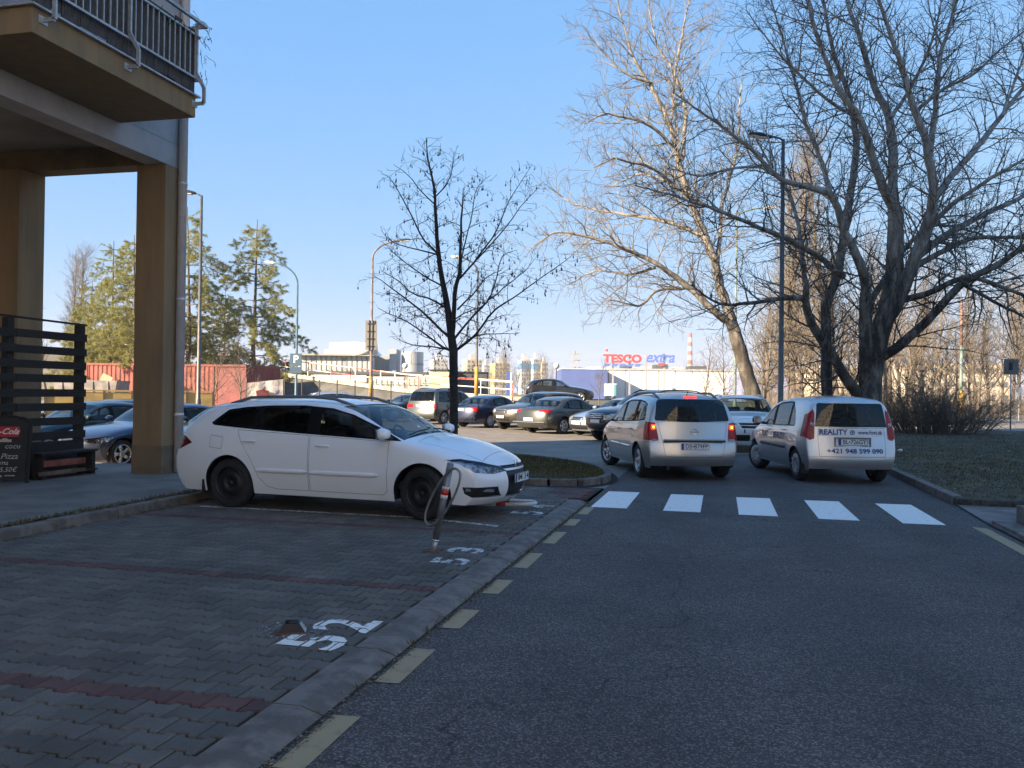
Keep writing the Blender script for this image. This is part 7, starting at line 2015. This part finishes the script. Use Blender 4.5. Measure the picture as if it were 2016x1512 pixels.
def limb_tree(name, label, limbs, m_trunk, m_twig, seed, s2, s3, s4, base, group=None, wob=.03, cfg=None):
    rnd = random.Random(seed)
    root = empty(name, base); tag(root, label, 'tree', group)
    inv = Matrix.Translation(Vector(base)).inverted()
    main = [refine(l, .22, wob) for l in limbs]
    c = dict(l2=(1.2, 3.2), l3=(.5, 1.2), l4=(.18, .45), up=.10, droop=.06)
    c.update(cfg or {})
    L2, L3, L4 = [], [], []
    for k, a in enumerate(main):
        b_ = a[a[:, 3] < c.get('rcut', .26)]
        if len(b_) > 3: L2 += sprout(b_, rnd, s2, c['l2'][0], c['l2'][1], .95, c['up'], c['droop'], .55, 9, .20, .04, rmax=c.get('r2', .04))
        L3 += sprout(a[-len(a)//2:], rnd, s3*1.4, c['l3'][0], c['l3'][1], .9, c['up'], c['droop'], .5, 6, .22, .1, rmax=.017, rmin=c.get('rm3', .006))
    for a in L2: L3 += sprout(a, rnd, s3, c['l3'][0], c['l3'][1], .85, c['up'], c['droop'], .62, 6, .26, .12, rmax=.017, rmin=c.get('rm3', .006))
    for a in L3: L4 += sprout(a, rnd, s4, c['l4'][0], c['l4'][1], .8, c['up'], c['droop'], .6, 3, .30, .1, rmax=.009, rmin=c.get('rm4', .0045))
    def put(nm, lines, sides, m):
        me = tubes_mesh(nm, lines, sides, m); me.transform(inv)
        o = link(nm, me, None, root)
        if nm != 'trunk': o['kind'] = 'stuff'
        return o
    put('trunk', main, 10, m_trunk)
    put('branches', L2, 5, m_trunk if c.get('pale2') else m_twig)
    put('crown', [a for a in L3], 4, m_twig)
    put('twigs', [a for a in L4], 3, m_twig)
    return root, main, L2, L3

def pods(root, lines, rnd, count, m):
    V, F = [], []
    prof = [(0, 0), (.35, -.25), (1, -.62), (.8, -.85), (0, -1)]
    base = Vector(root.location)
    pick = [a for a in lines]
    mb = MB()
    for _ in range(count):
        a = rnd.choice(pick); p = a[rnd.randrange(len(a)//2, len(a))]
        o = Vector(p[:3]) - base; h = rnd.uniform(.05, .10); w = h*.22
        st = rnd.uniform(.02, .05)
        mb.add([o + Vector((0, 0, 0)), o + Vector((.004, 0, -st)), o + Vector((-.004, 0, -st))], [(0, 1, 2)])
        c = o + Vector((0, 0, -st))
        r_ = [c, *[c + Vector((w*math.cos(t), w*math.sin(t), -h*.65)) for t in (0, 1.57, 3.14, 4.71)], c + Vector((0, 0, -h))]
        mb.add(r_, [(0, 1, 2), (0, 2, 3), (0, 3, 4), (0, 4, 1), (5, 2, 1), (5, 3, 2), (5, 4, 3), (5, 1, 4)])
    me = mb.mesh('seed_pods', m)
    o = link('seed_pods', me, None, root); o['kind'] = 'stuff'

def free_tree(rnd, h, r0, lean=.05, spread=.6, first=.18, n1=16, up=.12, l1=.42, fast=False):
    """lines for a free-standing bare tree, foot at the origin"""
    n = 12; tr = np.empty((n+1, 4)); c = np.zeros(3); v = np.array((rnd.uniform(-lean, lean), rnd.uniform(-lean, lean), 1.0))
    for i in range(n+1):
        tr[i] = (*c, r0*(1-.9*(i/n)**.9)+.008); v += np.array((rnd.uniform(-.08, .08), rnd.uniform(-.08, .08), .05)); v /= np.linalg.norm(v); c = c + v*h/n
    A = sprout(tr, rnd, h*(1-first)/n1, h*l1*.7, h*l1, spread, up, 0, .6, 9, .14, first, .25, rmax=.12)
    B = []; C = []; D = []
    for a in A: B += sprout(a, rnd, .34, h*.07, h*.20, .75, up*.6, .0, .6, 6, .2, .12, rmax=.035, rmin=.012)
    for a in B: C += sprout(a, rnd, .26, .4, 1.2, .75, up*.4, .02, .6, 4, .24, .12, rmax=.016, rmin=.010)
    return tr, A, B, C

def build_trees():
    # big old poplar, right
    limb_tree('poplar_tree', 'huge bare many-stemmed poplar behind the silver lettered van', LIMBS_BIG, M['poplar'], M['twig_dark'], 11, .25, .21, .27, (4.7, 30.5, .1), wob=.013, cfg=dict(pale2=True, droop=.08, l2=(1.3, 3.8), l3=(.5, 1.4), l4=(.2, .55), r2=.032))
    # leaning poplar, centre right
    limb_tree('poplar_tree', 'leaning sunlit bare poplar reaching left behind the white crossover', LIMBS_LEAN, M['poplar_grey'], M['twig'], 12, .29, .26, .40, (1.4, 41.6, .0), wob=.02, cfg=dict(l2=(1.5, 4.4), l3=(.6, 1.7), l4=(.25, .7), pale2=True, droop=.05, rm3=.008, rm4=.006, r2=.035))
    # young street tree on the island
    root, main, l2, l3 = limb_tree('street_tree', 'young bare tree with hanging seed pods behind the white estate bonnet', LIMBS_YOUNG, M['young_bark'], M['young_bark'], 13, .19, .15, .19, (-6.2, 19.1, .1), wob=.012,
        cfg=dict(l2=(.4, 1.2), l3=(.18, .5), l4=(.06, .18), rcut=.13, r2=.012, up=.05, rm3=.0035, rm4=.0028))
    pods(root, l3 + l2, random.Random(4), 620, M['young_bark'])
    # wood on the right: a handful of built trees, each copied as an individual
    proto = []
    for k, (h, r0, sp, n1, up, l1) in enumerate(((12, .20, .6, 20, .12, .40), (10, .16, .75, 18, .08, .45), (15, .24, .5, 26, .14, .34), (19, .24, .28, 44, .22, .24), (7, .11, .8, 16, .10, .5))):
        rnd = random.Random(50+k)
        tr, A, B, C = free_tree(rnd, h, r0, .08, sp, .12 if k == 3 else .2, n1, up, l1)
        t = tubes_mesh('trunk', [tr], 8, M['twig']) ; a = tubes_mesh('branches', A, 5, M['twig']); b_ = tubes_mesh('crown', B, 4, M['twig_pale' if k in (1, 3) else 'twig']); c_ = tubes_mesh('twigs', C, 3, M['twig_pale' if k in (0, 1, 3) else 'twig'])
        proto.append((t, a, b_, c_))
    def plant(k, x, y, s, rz, label, group):
        o = empty('bare_tree', (x, y, -.05), rz); o.scale = (s, s, s); tag(o, label, 'tree', group)
        for nm, me in zip(('trunk', 'branches', 'crown', 'twigs'), proto[k]):
            q = link(nm, me, None, o)
            if nm != 'trunk': q['kind'] = 'stuff'
        return o
    GW = 'bare trees of the wood on the right'
    rnd = random.Random(77)
    wood = 'bare sunlit tree in the brown wood beyond the far road on the right'
    spots = []
    for i in range(46):
        px = 1490 + 16*i + rnd.uniform(-12, 12); d = rnd.uniform(88, 125)
        spots.append((px, d, rnd.choice((0, 1, 2, 0, 1)), rnd.uniform(.9, 1.35)))
    fwx, fwy = -math.sin(R(13.6)), math.cos(R(13.6))
    def at(px, d): 
        lat = (px-1008)/1700*d; return (lat*fwy + d*fwx, -lat*fwx + d*fwy)
    for (px, d, k, s) in spots:
        x, y = at(px, d); plant(k, x, y, s, rnd.uniform(0, 6.3), wood, GW)
    GP = 'columnar poplars'
    for i, (px, d, s) in enumerate(((1535, 74, 1.2), (1566, 80, 1.15), (1648, 78, 1.2))):
        x, y = at(px, d); plant(3, x, y, s, i*1.3, ['tall columnar poplar seen just left of the right lamp post', 'columnar poplar just right of the right lamp post', 'columnar poplar behind the stems of the huge poplar', 'shorter columnar poplar left of the right lamp post'][i], GP)
    GS = 'small bare trees by the lot'
    for i, (px, d, k, s, lb) in enumerate(((1500, 50, 4, .95, 'small bare tree right of the leaning poplar trunk'), (1545, 56, 4, 1.0, 'small bare tree behind the right lamp post foot'), (1580, 48, 4, .8, 'small bare tree between the lamp post and the huge poplar'), (1790, 62, 1, .85, 'slender bare tree right of the huge poplar trunk'), (1850, 66, 0, .8, 'dark bare tree behind the twiggy bush'), (1925, 60, 1, .8, 'bare tree right of the orange-based pole'), (1180, 120, 4, .8, 'thin bare tree before the blue shop block'), (1385, 75, 4, .85, 'bare tree before the white hall left of the leaning poplar'), (1420, 68, 4, .8, 'small bare tree just left of the leaning poplar trunk'))):
        x, y = at(px, d); plant(k, x, y, s, i*.9, lb, GS)
    GB = 'bare trees before the far flats'
    for i in range(12):
        px = 965 + i*11 + rnd.uniform(-3, 3); d = rnd.uniform(190, 230); x, y = at(px, d)
        plant(rnd.choice((0, 1)), x, y, rnd.uniform(.65, .95), rnd.uniform(0, 6), 'bare tree in the brown belt before the far flats', GB)
    for i, (px, d, s) in enumerate(((128, 68, 1.0), (150, 72, 1.0), (95, 70, .95))):
        x, y = at(px, d); plant(3 if i < 2 else 2, x, y, s*.62, i*2.0, ['bare upright tree left of the pines', 'bare upright tree touching the leftmost pine', 'bare tree beside the inner building column'][i], 'bare trees by the containers')
    for i, (px, d, s) in enumerate(((420, 46, .5), (470, 48, .55), (385, 44, .42))):
        x, y = at(px, d); plant(4, x, y, s, i*1.7, ['small bare shrub tree before the red container', 'small bare shrub tree at the right end of the red container', 'thin bare sapling beside the left lamp post'][i], 'saplings before the container')
    # bush on the lawn
    rnd = random.Random(9); st = []
    for i in range(230):
        a = rnd.uniform(0, 6.28); rr = rnd.uniform(0, 1.5)**.8; x, y = 8.7 + rr*math.cos(a)*1.4, 39.0 + rr*math.sin(a)
        n = 8; c = np.array((x, y, .08)); v = np.array((math.cos(a)*.55*rr, math.sin(a)*.45*rr, 1.0)); L = rnd.uniform(1.1, 2.9)*(1.15 if x < 8.6 else .8); pts = np.empty((n+1, 4))
        for j in range(n+1):
            pts[j] = (*c, .016*(1-.8*j/n)); v += np.array((rnd.uniform(-.16, .16), rnd.uniform(-.16, .16), -.05*rr)); v /= np.linalg.norm(v); c = c + v*L/n
        st.append(pts)
    s2 = []; s3 = []
    for a in st: s2 += sprout(a, rnd, .13, .25, .9, .9, .03, .05, .7, 5, .3, .1, rmax=.011, rmin=.006)
    for a in s2: s3 += sprout(a, rnd, .14, .12, .35, .8, .03, .02, .7, 3, .3, .1, rmax=.007, rmin=.005)
    o = empty('bush', (8.7, 39.0, .08)); tag(o, 'broad leafless twiggy bush on the lawn right of the lettered van', 'bush')
    for nm, ls, k in (('stems', st, 4), ('branches', s2, 3), ('twigs', s3, 3)):
        me = tubes_mesh(nm, ls, k, M['twig']); me.transform(Matrix.Translation((-8.7, -39.0, -.08))); link(nm, me, None, o)['kind'] = 'stuff'
    # undergrowth that reads as one mass in front of the wood
    r = random.Random(31); ls = []
    for i in range(1700):
        px = r.uniform(1480, 2150); d = r.uniform(62, 100); x, y = at(px, d); n = 5; c = np.array((x, y, 0.0)); L = r.uniform(.8, 3.4); v = np.array((r.uniform(-.4, .4), r.uniform(-.4, .4), 1.0)); pts = np.empty((n+1, 4))
        for j in range(n+1):
            pts[j] = (*c, .014*(1-.8*j/n)+.003); v += np.array((r.uniform(-.2, .2), r.uniform(-.2, .2), -.04)); v /= np.linalg.norm(v); c = c + v*L/n
        ls.append(pts)
    l2 = []
    for a in ls: l2 += sprout(a, r, .4, .3, 1.1, .8, .05, .03, .7, 4, .25, .1, rmax=.012)
    u = link('undergrowth', tubes_mesh('undergrowth', ls + l2[:0], 3, M['twig']), None); u['kind'] = 'stuff'
    u = link('undergrowth', tubes_mesh('undergrowth', l2, 3, M['twig_pale']), None); u['kind'] = 'stuff'

# ---- pines with long drooping needles
M['needles'] = blade_mat('pine_needles', [(.13, .17, .06), (.30, .31, .09), (.44, .39, .14), (.19, .23, .09), (.46, .37, .16)], .5)
def pine_proto(seed, h):
    rnd = random.Random(seed); rg = np.random.default_rng(seed)
    n = 14; tr = np.empty((n+1, 4)); c = np.zeros(3)
    for i in range(n+1):
        tr[i] = (c[0], c[1], c[2], .20*(1-.93*i/n)+.01); c = c + np.array((rnd.uniform(-.05, .05), rnd.uniform(-.05, .05), h/n))
    br = []; z = h*.16
    while z < h*.99:
        t = z/h; k = rnd.randint(3, 5); a0 = rnd.uniform(0, 6.3)
        for i in range(k):
            if rnd.random() < .16: continue
            a = a0 + i*6.28/k + rnd.uniform(-.4, .4); L = (1-t)**.75*h*.44*rnd.uniform(.55, 1.2) + .35
            m = 8; p = np.array((np.interp(z, tr[:, 2], tr[:, 0]), np.interp(z, tr[:, 2], tr[:, 1]), z)); v = np.array((math.cos(a), math.sin(a), .28)); pts = np.empty((m+1, 4))
            for j in range(m+1):
                pts[j] = (*p, .045*(1-t*.6)*(1-.85*j/m)+.005); v += np.array((rnd.uniform(-.12, .12), rnd.uniform(-.12, .12), -.13 + (.14 if j > 5 else 0))); v /= np.linalg.norm(v); p = p + v*L/m
            br.append(pts)
        z += h*.052*rnd.uniform(.7, 1.3)
    sh = []
    for a in br: sh += sprout(a, rnd, .17, .35, 1.0, .85, .02, .05, .6, 4, .2, .15, .3, rmax=.010)
    # needle tufts along the shoots
    Pn = []
    for a in sh:
        for j in range(1, len(a)): Pn += [a[j, :3]]*(2 if j < len(a)-1 else 3)
    for a in br:
        Pn += [a[-1, :3]]*4
    Pn = np.array(Pn); N = len(Pn); k = 7
    P = np.repeat(Pn, k, 0) + rg.normal(0, .035, (N*k, 3))
    d = rg.normal(0, 1, (N*k, 3)); d[:, 2] = d[:, 2]*.5 - .6; d /= np.linalg.norm(d, axis=1)[:, None]
    L = rg.uniform(.15, .30, N*k)[:, None]; w = np.cross(d, rg.normal(0, 1, (N*k, 3))); w /= np.linalg.norm(w, axis=1)[:, None]; w *= .015
    V = np.stack([P-w, P+w, P+d*L], 1).reshape(-1, 3)
    return (tubes_mesh('trunk', [tr], 8, M['twig']), tubes_mesh('branches', br + [], 4, M['twig']), tubes_mesh('shoots', sh, 3, M['twig_dark']), fast_mesh('needles', V, np.arange(len(V)).reshape(-1, 3), M['needles']))
def build_pines():
    ps = [pine_proto(3, 13.5), pine_proto(8, 13.0)]
    fwx, fwy = -math.sin(R(13.6)), math.cos(R(13.6))
    for i, (px, d, k, s, rz, lb) in enumerate((
        (500, 64, 0, 1.05, .4, 'airy pine standing free right of the left lamp post'),
        (372, 62, 1, 1.12, 1.2, 'dense pine just right of the building column'),
        (440, 70, 0, .70, 2.2, 'shorter pine between the two taller pines behind the container'),
        (215, 62, 1, .93, 3.1, 'pine seen between the columns left of the big column'),
        (262, 58, 0, .88, 4.0, 'pine cut by the left edge of the big column'),
        (175, 66, 1, .75, 5.0, 'short pine between the columns nearest the slatted screen'),
        (300, 66, 0, 1.0, 5.6, 'pine mostly hidden behind the big column'))):
        lat = (px-1008)/1700*d
        o = empty('pine_tree', (lat*fwy + d*fwx, -lat*fwx + d*fwy, -.05), rz); o.scale = (s, s, s); tag(o, lb, 'tree', 'pines behind the container')
        for nm, me in zip(('trunk', 'branches', 'shoots', 'needles'), ps[k]):
            q = link(nm, me, None, o)
            if nm != 'trunk': q['kind'] = 'stuff'
build_trees()
build_pines()
build_cars()

# thin winter haze over everything out to the horizon
def build_haze():
    o = MB().box((0, 0, 33), (3040, 3040, 70)).build('haze', None)
    o['kind'] = 'stuff'
    m = bpy.data.materials.new('haze'); m.use_nodes = True
    n, l = m.node_tree.nodes, m.node_tree.links
    n.remove(n['Principled BSDF'])
    v = n.new('ShaderNodeVolumePrincipled')
    v.inputs['Color'].default_value = (.86, .90, .96, 1); v.inputs['Density'].default_value = HAZE; v.inputs['Anisotropy'].default_value = 0.1
    l.new(v.outputs[0], n['Material Output'].inputs['Volume'])
    o.data.materials.append(m)
HAZE = 0.00034
build_haze()
